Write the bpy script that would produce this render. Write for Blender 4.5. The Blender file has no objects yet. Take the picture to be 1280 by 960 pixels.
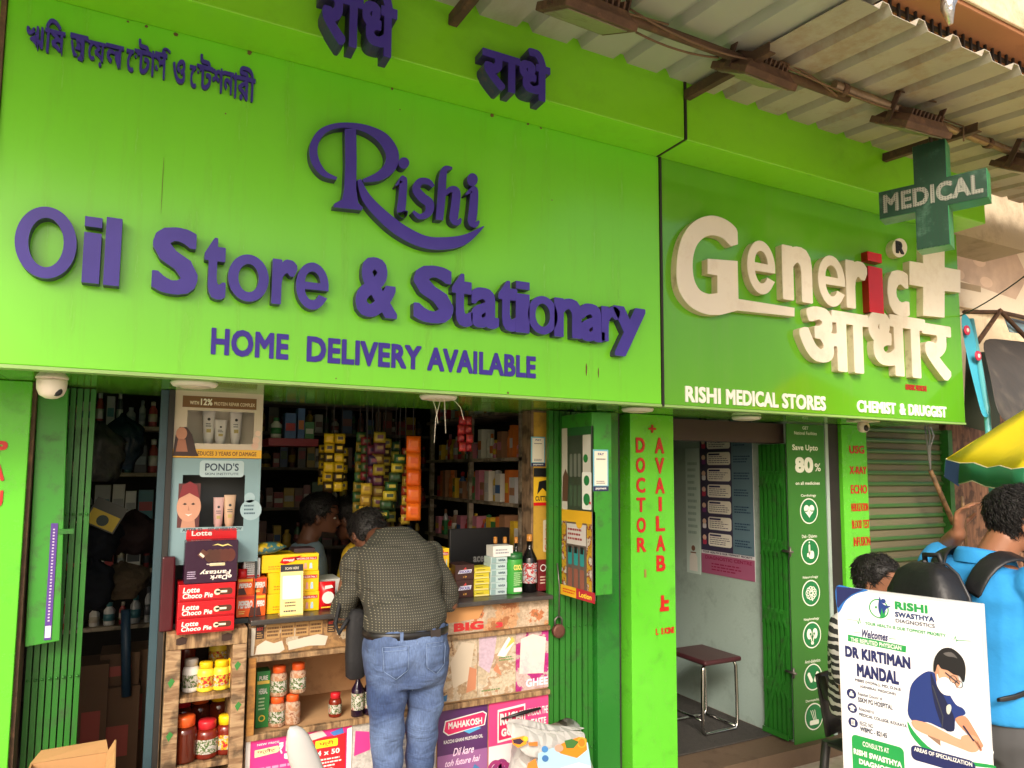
import bpy, bmesh, math, random
import numpy as np
from mathutils import Vector, Matrix

random.seed(7)
sc = bpy.context.scene
COL = sc.collection
R = math.radians

# ------------------------------------------------------------------ camera, sky, sun, exposure
CAM = Vector((0.0, 0.0, 1.6))
FPX, CX, CY = 890.0, 640.0, 511.0
_X = Vector((2374 - CX, 600 - CY, FPX)).normalized()          # the street's direction, in camera axes
_U = -Vector((700 - CX, -9600 - CY, FPX)).normalized()
if _U.y > 0: _U = -_U
_U = (_U - _X * _U.dot(_X)).normalized()
_Y = _U.cross(_X)
RC = Matrix((_X, _Y, _U))                                     # camera axes (right, down, forward) -> world
cam = bpy.data.cameras.new('camera'); cam.sensor_width = 36.0; cam.lens = FPX / 1280 * 36
cam.shift_y = (CY - 480) / 1280; cam.clip_start = 0.05; cam.clip_end = 500
co = bpy.data.objects.new('camera', cam); COL.objects.link(co); sc.camera = co
_r, _d, _f = RC.col[0], RC.col[1], RC.col[2]
co.matrix_world = Matrix(((_r[0], -_d[0], -_f[0], CAM[0]), (_r[1], -_d[1], -_f[1], CAM[1]), (_r[2], -_d[2], -_f[2], CAM[2]), (0, 0, 0, 1)))

SUN_EL, SUN_AZ = 33.0, 214.0      # azimuth clockwise from +Y: the sun stands over the street, behind the camera
w = bpy.data.worlds.new('World'); sc.world = w; w.use_nodes = True
nt = w.node_tree
sky = nt.nodes.new('ShaderNodeTexSky'); sky.sky_type = 'NISHITA'; sky.sun_disc = False
sky.sun_elevation = R(SUN_EL); sky.sun_rotation = R(SUN_AZ)
sky.dust_density = 6.0; sky.air_density = 1.0; sky.ozone_density = 0.6
nt.links.new(sky.outputs[0], nt.nodes['Background'].inputs[0])
nt.nodes['Background'].inputs[1].default_value = 0.14
sl = bpy.data.lights.new('sun', 'SUN'); sl.energy = 1.5; sl.angle = R(16); sl.color = (1, .955, .88)
so = bpy.data.objects.new('sun', sl); COL.objects.link(so); so.location = (-3, -8, 12)
_sd = Vector((math.sin(R(SUN_AZ)) * math.cos(R(SUN_EL)), math.cos(R(SUN_AZ)) * math.cos(R(SUN_EL)), math.sin(R(SUN_EL))))
so.rotation_euler = _sd.to_track_quat('Z', 'Y').to_euler()
sc.view_settings.view_transform = 'Standard'; sc.view_settings.look = 'None'
sc.view_settings.exposure = 0.76; sc.view_settings.gamma = 1.0; sc.view_settings.use_curve_mapping = False
sc.render.engine = 'CYCLES'
sc.cycles.use_denoising = True; sc.cycles.max_bounces = 8; sc.cycles.diffuse_bounces = 4
sc.cycles.caustics_reflective = False; sc.cycles.caustics_refractive = False
sc.cycles.sample_clamp_indirect = 6.0

# ------------------------------------------------------------------ helpers: places
def ray(px, py): return RC @ Vector(((px - CX) / FPX, (py - CY) / FPX, 1.0))
def at(px, py, Y):
    r = ray(px, py); return CAM + r * (Y / r.y)
def atz(px, py, z):
    r = ray(px, py); return CAM + r * ((z - CAM.z) / r.z)
def atx(px, py, x):
    r = ray(px, py); return CAM + r * (x / r.x)

# ------------------------------------------------------------------ helpers: materials
def S(r, g, b):
    f = lambda c: (c / 255 / 12.92) if c <= 10 else ((c / 255 + .055) / 1.055) ** 2.4
    return (f(r), f(g), f(b))
MATS = {}
def mat(name, col, rough=.5, metal=0., var=.12, scale=6., bump=0., bscale=60., spec=.5, alpha=1., trans=0., dirt=None, dscale=3., damt=.5, coat=0., emit=0., stretch=None):
    """one procedural material: base colour with a slow noise variation, optional dirt blotches and a fine bump"""
    if name in MATS: return MATS[name]
    m = bpy.data.materials.new(name); m.use_nodes = True; n = m.node_tree.nodes; l = m.node_tree.links
    b = n['Principled BSDF']
    b.inputs['Roughness'].default_value = rough; b.inputs['Metallic'].default_value = metal
    b.inputs['Specular IOR Level'].default_value = spec; b.inputs['Alpha'].default_value = alpha
    b.inputs['Transmission Weight'].default_value = trans
    b.inputs['Coat Weight'].default_value = coat; b.inputs['Coat Roughness'].default_value = .08
    tc = n.new('ShaderNodeTexCoord'); mp = n.new('ShaderNodeMapping'); l.new(tc.outputs['Object'], mp.inputs[0])
    if stretch: mp.inputs['Scale'].default_value = stretch
    no = n.new('ShaderNodeTexNoise'); no.inputs['Scale'].default_value = scale; no.inputs['Detail'].default_value = 6
    l.new(mp.outputs[0], no.inputs[0])
    mx = n.new('ShaderNodeMix'); mx.data_type = 'RGBA'
    mx.inputs[6].default_value = tuple(max(0, c * (1 - var * 1.6)) for c in col) + (1,)
    mx.inputs[7].default_value = tuple(min(.95, c * (1 + var)) for c in col) + (1,)
    l.new(no.outputs[0], mx.inputs[0]); out = mx.outputs[2]
    if dirt:
        n2 = n.new('ShaderNodeTexNoise'); n2.inputs['Scale'].default_value = dscale; n2.inputs['Detail'].default_value = 9; n2.inputs['Roughness'].default_value = .7
        l.new(mp.outputs[0], n2.inputs[0])
        rp = n.new('ShaderNodeMapRange'); rp.inputs[1].default_value = .52; rp.inputs[2].default_value = .68; rp.inputs[4].default_value = damt
        l.new(n2.outputs[0], rp.inputs[0])
        m2 = n.new('ShaderNodeMix'); m2.data_type = 'RGBA'; l.new(rp.outputs[0], m2.inputs[0]); l.new(out, m2.inputs[6])
        m2.inputs[7].default_value = tuple(dirt) + (1,); out = m2.outputs[2]
        ad = n.new('ShaderNodeMath'); ad.operation = 'MULTIPLY_ADD'; ad.inputs[1].default_value = .35; ad.inputs[2].default_value = rough
        l.new(rp.outputs[0], ad.inputs[0]); l.new(ad.outputs[0], b.inputs['Roughness'])
    l.new(out, b.inputs['Base Color'])
    if emit: l.new(out, b.inputs['Emission Color']); b.inputs['Emission Strength'].default_value = emit
    if bump:
        n3 = n.new('ShaderNodeTexNoise'); n3.inputs['Scale'].default_value = bscale; n3.inputs['Detail'].default_value = 4
        l.new(mp.outputs[0], n3.inputs[0]); bp = n.new('ShaderNodeBump'); bp.inputs['Strength'].default_value = bump; bp.inputs['Distance'].default_value = .01
        l.new(n3.outputs[0], bp.inputs['Height']); l.new(bp.outputs[0], b.inputs['Normal'])
    MATS[name] = m; return m
_auto = {}
def paint(r, g, b, rough=.5, var=.08, **k):
    """a printed or painted colour given as sRGB"""
    if rough >= .7: r, g, b = r*.86, g*.86, b*.86
    key = (r, g, b, rough, tuple(sorted(k.items())))
    if key not in _auto: _auto[key] = mat('paint_%d_%d_%d_%d' % (r, g, b, len(_auto)), S(r, g, b), rough, var=var, **k)
    return _auto[key]
def patches(name, cols, scale=7., rough=.75, seed=0.):
    """torn and layered paper: several colours in hard-edged patches"""
    if name in MATS: return MATS[name]
    m = bpy.data.materials.new(name); m.use_nodes = True; n = m.node_tree.nodes; l = m.node_tree.links
    b = n['Principled BSDF']; b.inputs['Roughness'].default_value = rough
    tc = n.new('ShaderNodeTexCoord'); mp = n.new('ShaderNodeMapping'); l.new(tc.outputs['Object'], mp.inputs[0]); mp.inputs['Location'].default_value = (seed, seed * 1.7, seed * .6)
    wn = n.new('ShaderNodeTexNoise'); wn.inputs['Scale'].default_value = scale; wn.inputs['Detail'].default_value = 10; wn.inputs['Roughness'].default_value = .62
    l.new(mp.outputs[0], wn.inputs[0])
    cr = n.new('ShaderNodeValToRGB'); cr.color_ramp.interpolation = 'CONSTANT'
    el = cr.color_ramp.elements
    for i, (p, c) in enumerate(cols):
        e = el[i] if i < 2 else el.new(p)
        e.position = p; e.color = tuple(.66*q for q in S(*c)) + (1,)
    l.new(wn.outputs[0], cr.inputs[0])
    n2 = n.new('ShaderNodeTexNoise'); n2.inputs['Scale'].default_value = 90; n2.inputs['Detail'].default_value = 6; l.new(mp.outputs[0], n2.inputs[0])
    mr = n.new('ShaderNodeMapRange'); mr.inputs[1].default_value = .3; mr.inputs[2].default_value = .7; mr.inputs[3].default_value = .72; mr.inputs[4].default_value = 1.08; l.new(n2.outputs[0], mr.inputs[0])
    mm = n.new('ShaderNodeMix'); mm.data_type = 'RGBA'; mm.blend_type = 'MULTIPLY'; mm.inputs[0].default_value = 1
    l.new(cr.outputs[0], mm.inputs[6]); l.new(mr.outputs[0], mm.inputs[7]); l.new(mm.outputs[2], b.inputs['Base Color'])
    bp = n.new('ShaderNodeBump'); bp.inputs['Strength'].default_value = .5; bp.inputs['Distance'].default_value = .004; l.new(wn.outputs[0], bp.inputs['Height']); l.new(bp.outputs[0], b.inputs['Normal'])
    MATS[name] = m; return m
def wood(name, c1, c2, stretch, rough=.65, scale=5.):
    if name in MATS: return MATS[name]
    m = bpy.data.materials.new(name); m.use_nodes = True; n = m.node_tree.nodes; l = m.node_tree.links
    b = n['Principled BSDF']; b.inputs['Roughness'].default_value = rough
    tc = n.new('ShaderNodeTexCoord'); mp = n.new('ShaderNodeMapping'); l.new(tc.outputs['Object'], mp.inputs[0]); mp.inputs['Scale'].default_value = stretch
    no = n.new('ShaderNodeTexNoise'); no.inputs['Scale'].default_value = scale; no.inputs['Detail'].default_value = 8; no.inputs['Distortion'].default_value = .6; l.new(mp.outputs[0], no.inputs[0])
    cr = n.new('ShaderNodeValToRGB'); e = cr.color_ramp.elements; e[0].position = .33; e[0].color = tuple(.72*q for q in S(*c1)) + (1,); e[1].position = .62; e[1].color = tuple(.72*q for q in S(*c2)) + (1,)
    l.new(no.outputs[0], cr.inputs[0])
    n2 = n.new('ShaderNodeTexNoise'); n2.inputs['Scale'].default_value = 14; n2.inputs['Detail'].default_value = 8; l.new(tc.outputs['Object'], n2.inputs[0])
    mr = n.new('ShaderNodeMapRange'); mr.inputs[1].default_value = .50; mr.inputs[2].default_value = .60; mr.inputs[3].default_value = 1; mr.inputs[4].default_value = .42; l.new(n2.outputs[0], mr.inputs[0])
    mm = n.new('ShaderNodeMix'); mm.data_type = 'RGBA'; mm.blend_type = 'MULTIPLY'; mm.inputs[0].default_value = 1; l.new(cr.outputs[0], mm.inputs[6]); l.new(mr.outputs[0], mm.inputs[7]); l.new(mm.outputs[2], b.inputs['Base Color'])
    bp = n.new('ShaderNodeBump'); bp.inputs['Strength'].default_value = .4; bp.inputs['Distance'].default_value = .004; l.new(no.outputs[0], bp.inputs['Height']); l.new(bp.outputs[0], b.inputs['Normal'])
    MATS[name] = m; return m

# ------------------------------------------------------------------ helpers: objects
def origin_of(o):
    v = Vector((0, 0, 0))
    while o is not None: v += Vector(o.location); o = o.parent
    return v
def tag(o, label=None, cat=None, group=None, kind=None):
    if label: o['label'] = label
    if cat: o['category'] = cat
    if group: o['group'] = group
    if kind: o['kind'] = kind
    return o
def thing(name, label, cat, loc, group=None):
    o = bpy.data.objects.new(name, None); COL.objects.link(o); o.location = loc; o.empty_display_size = .05
    return tag(o, label, cat, group)
def copy_tree(o, parent=None):
    c = o.copy(); COL.objects.link(c)
    if parent is not None: c.parent = parent
    for ch in list(o.children): copy_tree(ch, c)
    return c

class MB:
    """collects shapes in world coordinates and links them as one mesh object"""
    def __init__(s): s.v = []; s.f = []; s.m = []; s.sm = []; s.mats = []; s.M = None
    def mi(s, m):
        if m not in s.mats: s.mats.append(m)
        return s.mats.index(m)
    def add(s, vs, fs, m, smooth=False):
        k = len(s.v)
        for p in vs:
            p = Vector(p); s.v.append(s.M @ p if s.M is not None else p)
        i = s.mi(m)
        for f in fs: s.f.append([k + j for j in f]); s.m.append(i); s.sm.append(smooth)
        return s
    def box(s, a, b, m):
        x0, y0, z0 = (min(a[i], b[i]) for i in range(3)); x1, y1, z1 = (max(a[i], b[i]) for i in range(3))
        return s.add([(x0,y0,z0),(x1,y0,z0),(x1,y1,z0),(x0,y1,z0),(x0,y0,z1),(x1,y0,z1),(x1,y1,z1),(x0,y1,z1)],
                     [(0,3,2,1),(4,5,6,7),(0,1,5,4),(1,2,6,5),(2,3,7,6),(3,0,4,7)], m)
    def cbox(s, c, size, m, rz=0., ry=0., rx=0.):
        """box about a centre, turned"""
        old = s.M; T = Matrix.Translation(Vector(c)) @ Matrix.Rotation(rz, 4, 'Z') @ Matrix.Rotation(ry, 4, 'Y') @ Matrix.Rotation(rx, 4, 'X')
        s.M = old @ T if old is not None else T; h = [q / 2 for q in size]
        s.box((-h[0], -h[1], -h[2]), (h[0], h[1], h[2]), m); s.M = old; return s
    def bar(s, a, b, wd, ht, m):
        """square bar from a to b"""
        a = Vector(a); b = Vector(b); d = (b - a).normalized(); up = Vector((0, 0, 1)) if abs(d.z) < .95 else Vector((0, 1, 0))
        x = d.cross(up).normalized() * wd / 2; z = x.cross(d).normalized() * ht / 2
        vs = [a - x - z, a + x - z, a + x + z, a - x + z, b - x - z, b + x - z, b + x + z, b - x + z]
        return s.add(vs, [(0,1,2,3),(7,6,5,4),(0,4,5,1),(1,5,6,2),(2,6,7,3),(3,7,4,0)], m)
    def tube(s, pts, r, m, n=8, caps=True):
        pts = [Vector(p) for p in pts]; rs = r if isinstance(r, (list, tuple)) else [r] * len(pts)
        vs = []; prev = None
        for i, p in enumerate(pts):
            d = (pts[min(i + 1, len(pts) - 1)] - pts[max(i - 1, 0)]).normalized()
            if prev is None: x = d.orthogonal().normalized()
            else: x = (prev - d * prev.dot(d)).normalized()
            prev = x; y = d.cross(x)
            for k in range(n):
                a = 2 * math.pi * k / n; vs.append(p + (x * math.cos(a) + y * math.sin(a)) * rs[i])
        fs = []
        for i in range(len(pts) - 1):
            for k in range(n): fs.append((i*n+k, i*n+(k+1)%n, (i+1)*n+(k+1)%n, (i+1)*n+k))
        s.add(vs, fs, m, True)
        if caps:
            k0 = len(s.v) - len(vs); i = s.mi(m)
            s.f.append([k0 + k for k in range(n)][::-1]); s.m.append(i); s.sm.append(False)
            s.f.append([k0 + (len(pts)-1)*n + k for k in range(n)]); s.m.append(i); s.sm.append(False)
        return s
    def lathe(s, prof, c, m, n=16, axis='Z', smooth=True):
        """turn (radius, height) pairs about an axis through c"""
        vs = []
        for r, h in prof:
            for k in range(n):
                a = 2 * math.pi * k / n; x, y = r * math.cos(a), r * math.sin(a)
                p = {'Z': (x, y, h), 'Y': (x, h, y), 'X': (h, x, y)}[axis]; vs.append(Vector(c) + Vector(p))
        fs = [(i*n+k, i*n+(k+1)%n, (i+1)*n+(k+1)%n, (i+1)*n+k) for i in range(len(prof)-1) for k in range(n)]
        fs.append(tuple(range(n))[::-1]); fs.append(tuple((len(prof)-1)*n + k for k in range(n)))
        return s.add(vs, fs, m, smooth)
    def loft(s, rings, m, caps=True, smooth=True):
        n = len(rings[0]); vs = [p for r in rings for p in r]
        fs = [(i*n+k, i*n+(k+1)%n, (i+1)*n+(k+1)%n, (i+1)*n+k) for i in range(len(rings)-1) for k in range(n)]
        if caps: fs.append(tuple(range(n))[::-1]); fs.append(tuple((len(rings)-1)*n + k for k in range(n)))
        return s.add(vs, fs, m, smooth)
    def grid(s, P, m, smooth=True):
        """open sheet through a 2-D list of points"""
        h = len(P); wd = len(P[0]); vs = [p for r in P for p in r]
        return s.add(vs, [(i*wd+j, i*wd+j+1, (i+1)*wd+j+1, (i+1)*wd+j) for i in range(h-1) for j in range(wd-1)], m, smooth)
    def prism(s, poly, y0, y1, m):
        """outline of (x, z) pairs pushed through from y0 (front) to y1"""
        n = len(poly); vs = [(x, y0, z) for x, z in poly] + [(x, y1, z) for x, z in poly]
        return s.add(vs, [tuple(range(n)), tuple(range(n, 2*n))[::-1]] + [(k, n+k, n+(k+1)%n, (k+1)%n) for k in range(n)], m)
    def mesh(s, data, M, m):
        """append another mesh"""
        k = len(s.v); i = s.mi(m)
        for v in data.vertices:
            p = M @ v.co; s.v.append(s.M @ p if s.M is not None else p)
        for f in data.polygons: s.f.append([k + j for j in f.vertices]); s.m.append(i); s.sm.append(False)
        return s
    def build(s, name, parent=None, bevel=0., fix=True, solid=0., sub=0, seg=2):
        me = bpy.data.meshes.new(name); o = bpy.data.objects.new(name, me); COL.objects.link(o)
        if parent is not None: o.parent = parent; base = origin_of(parent)
        else:
            xs = [p.x for p in s.v]; ys = [p.y for p in s.v]; zs = [p.z for p in s.v]
            base = Vector(((min(xs)+max(xs))/2, (min(ys)+max(ys))/2, min(zs))); o.location = base
        me.from_pydata([tuple(p - base) for p in s.v], [], s.f)
        for m in s.mats: me.materials.append(m)
        me.polygons.foreach_set('material_index', s.m); me.polygons.foreach_set('use_smooth', s.sm)
        if fix:
            b = bmesh.new(); b.from_mesh(me); bmesh.ops.recalc_face_normals(b, faces=b.faces); b.to_mesh(me); b.free()
        me.update()
        if solid:
            d = o.modifiers.new('thickness', 'SOLIDIFY'); d.thickness = solid; d.offset = 0
        if bevel:
            d = o.modifiers.new('edges', 'BEVEL'); d.width = bevel; d.segments = seg; d.limit_method = 'ANGLE'; d.angle_limit = R(40); d.harden_normals = False
        if sub:
            d = o.modifiers.new('smooth', 'SUBSURF'); d.levels = sub; d.render_levels = sub
        return o

# ------------------------------------------------------------------ helpers: lettering
_DG = None
def curve_mesh(c):
    o = bpy.data.objects.new('tmp', c); me = bake(o); bpy.data.objects.remove(o); return me
def bake(o):
    """the finished mesh of a lone object, worked out in an empty side scene"""
    global SIDE
    if SIDE is None: SIDE = bpy.data.scenes.new('side')
    SIDE.collection.objects.link(o)
    with bpy.context.temp_override(scene=SIDE, view_layer=SIDE.view_layers[0]):
        dg = bpy.context.evaluated_depsgraph_get(); dg.update(); me = bpy.data.meshes.new_from_object(o.evaluated_get(dg))
    SIDE.collection.objects.unlink(o); return me
SIDE = None
_GL = {}
def glyph(s, bold=0., slant=0., res=130):
    """outline loops of a word, thickened by `bold` (in em), from the built-in font"""
    key = (s, bold, slant)
    if key in _GL: return _GL[key]
    c = bpy.data.curves.new('t', 'FONT'); c.body = s; c.size = 1.; c.resolution_u = 3; c.shear = slant; c.space_character = 1 + bold * 1.2
    me = curve_mesh(c); bpy.data.curves.remove(c)
    n = len(me.vertices); co_ = np.empty(n * 3); me.vertices.foreach_get('co', co_); co_ = co_.reshape(-1, 3)[:, :2]
    if n == 0: _GL[key] = ([], (0, 0, 1, 1)); return _GL[key]
    pad = bold + .06; lo = co_.min(0) - pad; hi = co_.max(0) + pad
    W, Hh = int((hi[0]-lo[0]) * res) + 2, int((hi[1]-lo[1]) * res) + 2
    SS = 2; g = np.zeros((Hh*SS, W*SS), bool); P = (co_ - lo) * res * SS
    me.calc_loop_triangles()
    for t in me.loop_triangles:
        a, b, d = P[t.vertices[0]], P[t.vertices[1]], P[t.vertices[2]]
        x0, x1 = int(min(a[0], b[0], d[0])), int(max(a[0], b[0], d[0])) + 1; y0, y1 = int(min(a[1], b[1], d[1])), int(max(a[1], b[1], d[1])) + 1
        yy, xx = np.mgrid[y0:y1+1, x0:x1+1]
        e = lambda p, q: (q[0]-p[0])*(yy-p[1]) - (q[1]-p[1])*(xx-p[0])
        e1, e2, e3 = e(a, b), e(b, d), e(d, a)
        ins = ((e1 >= -1e-6) & (e2 >= -1e-6) & (e3 >= -1e-6)) | ((e1 <= 1e-6) & (e2 <= 1e-6) & (e3 <= 1e-6))
        yy2 = min(y1+1, g.shape[0]); xx2 = min(x1+1, g.shape[1])
        g[y0:yy2, x0:xx2] |= ins[:yy2-y0, :xx2-x0]
    bpy.data.meshes.remove(me)
    rr = bold * res * SS
    if rr >= .5:
        o2 = np.zeros_like(g); k = int(math.ceil(rr))
        for dy in range(-k, k+1):
            if abs(dy) > rr: continue
            w_ = int(min(rr, math.sqrt(max(0, (rr*1.22)**2 - dy*dy))))
            row = g.copy(); cs = np.cumsum(np.pad(g.astype(np.int32), ((0, 0), (w_+1, w_))), axis=1)
            row = (cs[:, 2*w_+1:] - cs[:, :-(2*w_+1)]) > 0
            if dy >= 0: o2[dy:] |= row[:row.shape[0]-dy]
            else: o2[:dy] |= row[-dy:]
        g = o2
    f = g.astype(np.float32)
    f = f[:Hh*SS, :W*SS].reshape(Hh, SS, W, SS).mean((1, 3))
    for _ in range(1):
        q = np.pad(f, 1); f = (q[:-2, 1:-1] + q[2:, 1:-1] + q[1:-1, :-2] + q[1:-1, 2:] + 4*q[1:-1, 1:-1]) / 8
    f[0] = f[-1] = 0; f[:, 0] = f[:, -1] = 0
    loops = contour(f, .5)
    out = [[(p[0]/res + lo[0], p[1]/res + lo[1]) for p in simplify(L, .07)] for L in loops if len(L) > 6]
    xs = [p[0] for L in out for p in L]; ys = [p[1] for L in out for p in L]
    _GL[key] = (out, (min(xs), min(ys), max(xs), max(ys))); return _GL[key]
def contour(f, t):
    b = f > t; c = (b[:-1, :-1]*1 + b[:-1, 1:]*2 + b[1:, 1:]*4 + b[1:, :-1]*8)
    TB = {1:[(3,0)],2:[(0,1)],3:[(3,1)],4:[(1,2)],5:[(3,2),(1,0)],6:[(0,2)],7:[(3,2)],8:[(2,3)],9:[(2,0)],10:[(0,3),(2,1)],11:[(2,1)],12:[(1,3)],13:[(1,0)],14:[(0,3)]}
    nx = {}
    def ep(y, x, e):
        if e == 0: a, d = f[y, x], f[y, x+1]; return ('h', y, x), (x + (t-a)/(d-a), y)
        if e == 2: a, d = f[y+1, x], f[y+1, x+1]; return ('h', y+1, x), (x + (t-a)/(d-a), y+1)
        if e == 3: a, d = f[y, x], f[y+1, x]; return ('v', y, x), (x, y + (t-a)/(d-a))
        a, d = f[y, x+1], f[y+1, x+1]; return ('v', y, x+1), (x+1, y + (t-a)/(d-a))
    pos = {}
    ys, xs = np.nonzero((c > 0) & (c < 15))
    for y, x in zip(ys.tolist(), xs.tolist()):
        for e0, e1 in TB[int(c[y, x])]:
            k0, p0 = ep(y, x, e0); k1, p1 = ep(y, x, e1); nx[k0] = k1; pos[k0] = p0; pos[k1] = p1
    out = []
    while nx:
        k = next(iter(nx)); L = []
        while k in nx: L.append((float(pos[k][0]), float(pos[k][1]))); k = nx.pop(k)
        out.append(L)
    return out
def simplify(L, eps):
    def dp(a):
        if len(a) < 3: return a
        p, q = np.array(a[0]), np.array(a[-1]); d = q - p; n = np.hypot(*d); A = np.array(a)
        dist = np.hypot(*(A - p).T) if n < 1e-9 else np.abs((A[:, 0]-p[0])*d[1] - (A[:, 1]-p[1])*d[0]) / n
        i = int(dist.argmax())
        if dist[i] < eps: return [a[0], a[-1]]
        return dp(a[:i+1])[:-1] + dp(a[i:])
    h = len(L) // 2
    return dp(L[:h+1])[:-1] + dp(L[h:] + [L[0]])[:-1]
def loops_mesh(loops, depth, bevel=0.):
    """filled, extruded mesh of 2-D loops; front faces +z"""
    c = bpy.data.curves.new('l', 'CURVE'); c.dimensions = '2D'; c.fill_mode = 'BOTH'; c.extrude = depth / 2
    if bevel: c.bevel_depth = bevel; c.bevel_resolution = 1; c.offset = -bevel
    for L in loops:
        s = c.splines.new('POLY'); s.points.add(len(L) - 1); s.use_cyclic_u = True
        s.points.foreach_set('co', [q for p in L for q in (p[0], p[1], 0., 1.)])
    me = curve_mesh(c); bpy.data.curves.remove(c); return me
UPRIGHT = Matrix(((1, 0, 0, 0), (0, 0, -1, 0), (0, 1, 0, 0), (0, 0, 0, 1)))        # text plane -> facade plane facing the street
CUSTOM = {  # plain grotesque shapes where the built-in font differs: unit-box loops
    'i': [[(0, 0), (1, 0), (1, .76), (0, .76)], [(0, .85), (1, .85), (1, 1), (0, 1)]], 'l': [[(0, 0), (1, 0), (1, 1), (0, 1)]]}
def _arc(cx, cy, rx, ry, a0, a1, n=28): return [(cx+rx*math.cos(R(a0+(a1-a0)*i/n)), cy+ry*math.sin(R(a0+(a1-a0)*i/n))) for i in range(n+1)]
CUSTOM['e'] = [_arc(.5, .5, .5, .5, -8, -8)[:1] + [(.27, .42)] + _arc(.5, .5, .245, .30, 195, 325, 16)[1:] + [(.97, .27)] + _arc(.5, .5, .5, .5, -32, -352, 44)[1:] , _arc(.5, .53, .235, .285, 8, 172, 20)[:0] + [(.735, .575)] + _arc(.5, .575, .235, .235, 0, 180, 16)[1:-1] + [(.265, .575)]]
CUSTOM['o'] = [_arc(.5, .5, .5, .5, 0, 360, 48)[:-1], _arc(.5, .5, .25, .30, 360, 0, 40)[:-1]]
CUSTOM['O'] = [_arc(.5, .5, .5, .5, 0, 360, 64)[:-1], _arc(.5, .5, .285, .345, 360, 0, 52)[:-1]]
def fit_loops(s, box, bold=0., slant=0., keep=False, custom=False):
    loops, (a, b, c, d) = (CUSTOM[s], (0, 0, 1, 1)) if custom and s in CUSTOM else glyph(s, bold, slant); x0, z0, x1, z1 = box
    sx = (x1-x0)/(c-a); sz = (z1-z0)/(d-b)
    if keep: sx = min(sx, sz); x1 = x0 + sx*(c-a)
    return [[(x0 + (p[0]-a)*sx, z0 + (p[1]-b)*sz) for p in L] for L in loops]
def raised(mb, loops, yfront, depth, m, bevel=0.):
    """loops in (x, z) of the facade, front face at yfront"""
    me = loops_mesh(loops, depth, bevel); mb.mesh(me, Matrix.Translation((0, yfront + depth/2, 0)) @ UPRIGHT, m); bpy.data.meshes.remove(me)

class Flat:
    """a printed sheet: origin at its lower left, u to the right, v up, both unit vectors; layers lie 0.7 mm apart"""
    def __init__(s, o, u, v, wd, ht, mb=None, step=.0007):
        s.o = Vector(o); s.u = Vector(u).normalized(); s.v = Vector(v).normalized(); s.n = s.u.cross(s.v).normalized(); s.w = wd; s.h = ht; s.mb = mb or MB(); s.step = step
        s.T = Matrix(((s.u.x, s.v.x, s.n.x, s.o.x), (s.u.y, s.v.y, s.n.y, s.o.y), (s.u.z, s.v.z, s.n.z, s.o.z), (0, 0, 0, 1)))
    def P(s, x, y, k): return s.o + s.u*(x*s.w) + s.v*(y*s.h) + s.n*(k*s.step)
    def back(s, m, th=.004):
        a = [s.P(0,0,0), s.P(1,0,0), s.P(1,1,0), s.P(0,1,0)]; b = [p - s.n*th for p in a]
        s.mb.add(a + b, [(0,1,2,3),(7,6,5,4),(0,4,5,1),(1,5,6,2),(2,6,7,3),(3,7,4,0)], m); return s
    def rect(s, x0, y0, x1, y1, m, k=1): s.mb.add([s.P(x0,y0,k), s.P(x1,y0,k), s.P(x1,y1,k), s.P(x0,y1,k)], [(0,1,2,3)], m); return s
    def poly(s, pts, m, k=1): s.mb.add([s.P(x,y,k) for x,y in pts], [tuple(range(len(pts)))], m); return s
    def disc(s, x, y, r, m, k=1, n=20, ry=None):
        """radius in units of the height"""
        q = s.h / s.w; ry = ry or r
        return s.poly([(x + r*q*math.cos(2*math.pi*i/n), y + ry*math.sin(2*math.pi*i/n)) for i in range(n)], m, k)
    def ring(s, x, y, r, t, m, k=1, n=24):
        q = s.h / s.w
        for i in range(n):
            a, b = 2*math.pi*i/n, 2*math.pi*(i+1)/n
            s.poly([(x+r*q*math.cos(a), y+r*math.sin(a)), (x+r*q*math.cos(b), y+r*math.sin(b)), (x+(r-t)*q*math.cos(b), y+(r-t)*math.sin(b)), (x+(r-t)*q*math.cos(a), y+(r-t)*math.sin(a))], m, k)
        return s
    def rrect(s, x0, y0, x1, y1, r, m, k=1):
        q = s.h / s.w; pts = []
        for cx, cy, a0 in ((x1-r*q, y1-r, 0), (x0+r*q, y1-r, 90), (x0+r*q, y0+r, 180), (x1-r*q, y0+r, 270)):
            for i in range(6): a = R(a0 + 18*i); pts.append((cx + r*q*math.cos(a), cy + r*math.sin(a)))
        return s.poly(pts, m, k)
    def text(s, t, x0, y0, x1, y1, m, k=2, bold=.02, slant=0.):
        L = fit_loops(t, (x0*s.w, y0*s.h, x1*s.w, y1*s.h), bold, slant)
        if not L: return s
        me = loops_mesh(L, 0.); s.mb.mesh(me, s.T @ Matrix.Translation((0, 0, k*s.step)), m); bpy.data.meshes.remove(me); return s
    def lines(s, x0, y0, x1, y1, n, m, k=2, ragged=.3, fill=.45):
        """rows of small print too fine to read"""
        for i in range(n):
            y = y1 - (y1-y0)*(i+.5)/n; hh = (y1-y0)/n*fill/2; x = x0; e = x1 - (x1-x0)*random.random()*ragged
            while x < e:
                ww = (x1-x0)*random.uniform(.05, .16); s.rect(x, y-hh, min(e, x+ww), y+hh, m, k); x += ww + (x1-x0)*.025
        return s
def wall_flat(x0px, x1px, ytop, ybot, Y, mb=None):
    """a sheet on a plane parallel to the facade, from its left edge, right edge and the top and bottom rows at its middle"""
    xm, ym = (x0px+x1px)/2, (ytop+ybot)/2; a = at(x0px, ym, Y).x; b = at(x1px, ym, Y).x; t = at(xm, ytop, Y).z; z = at(xm, ybot, Y).z
    return Flat((a, Y, z), (1, 0, 0), (0, 0, 1), b - a, t - z, mb)
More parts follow.
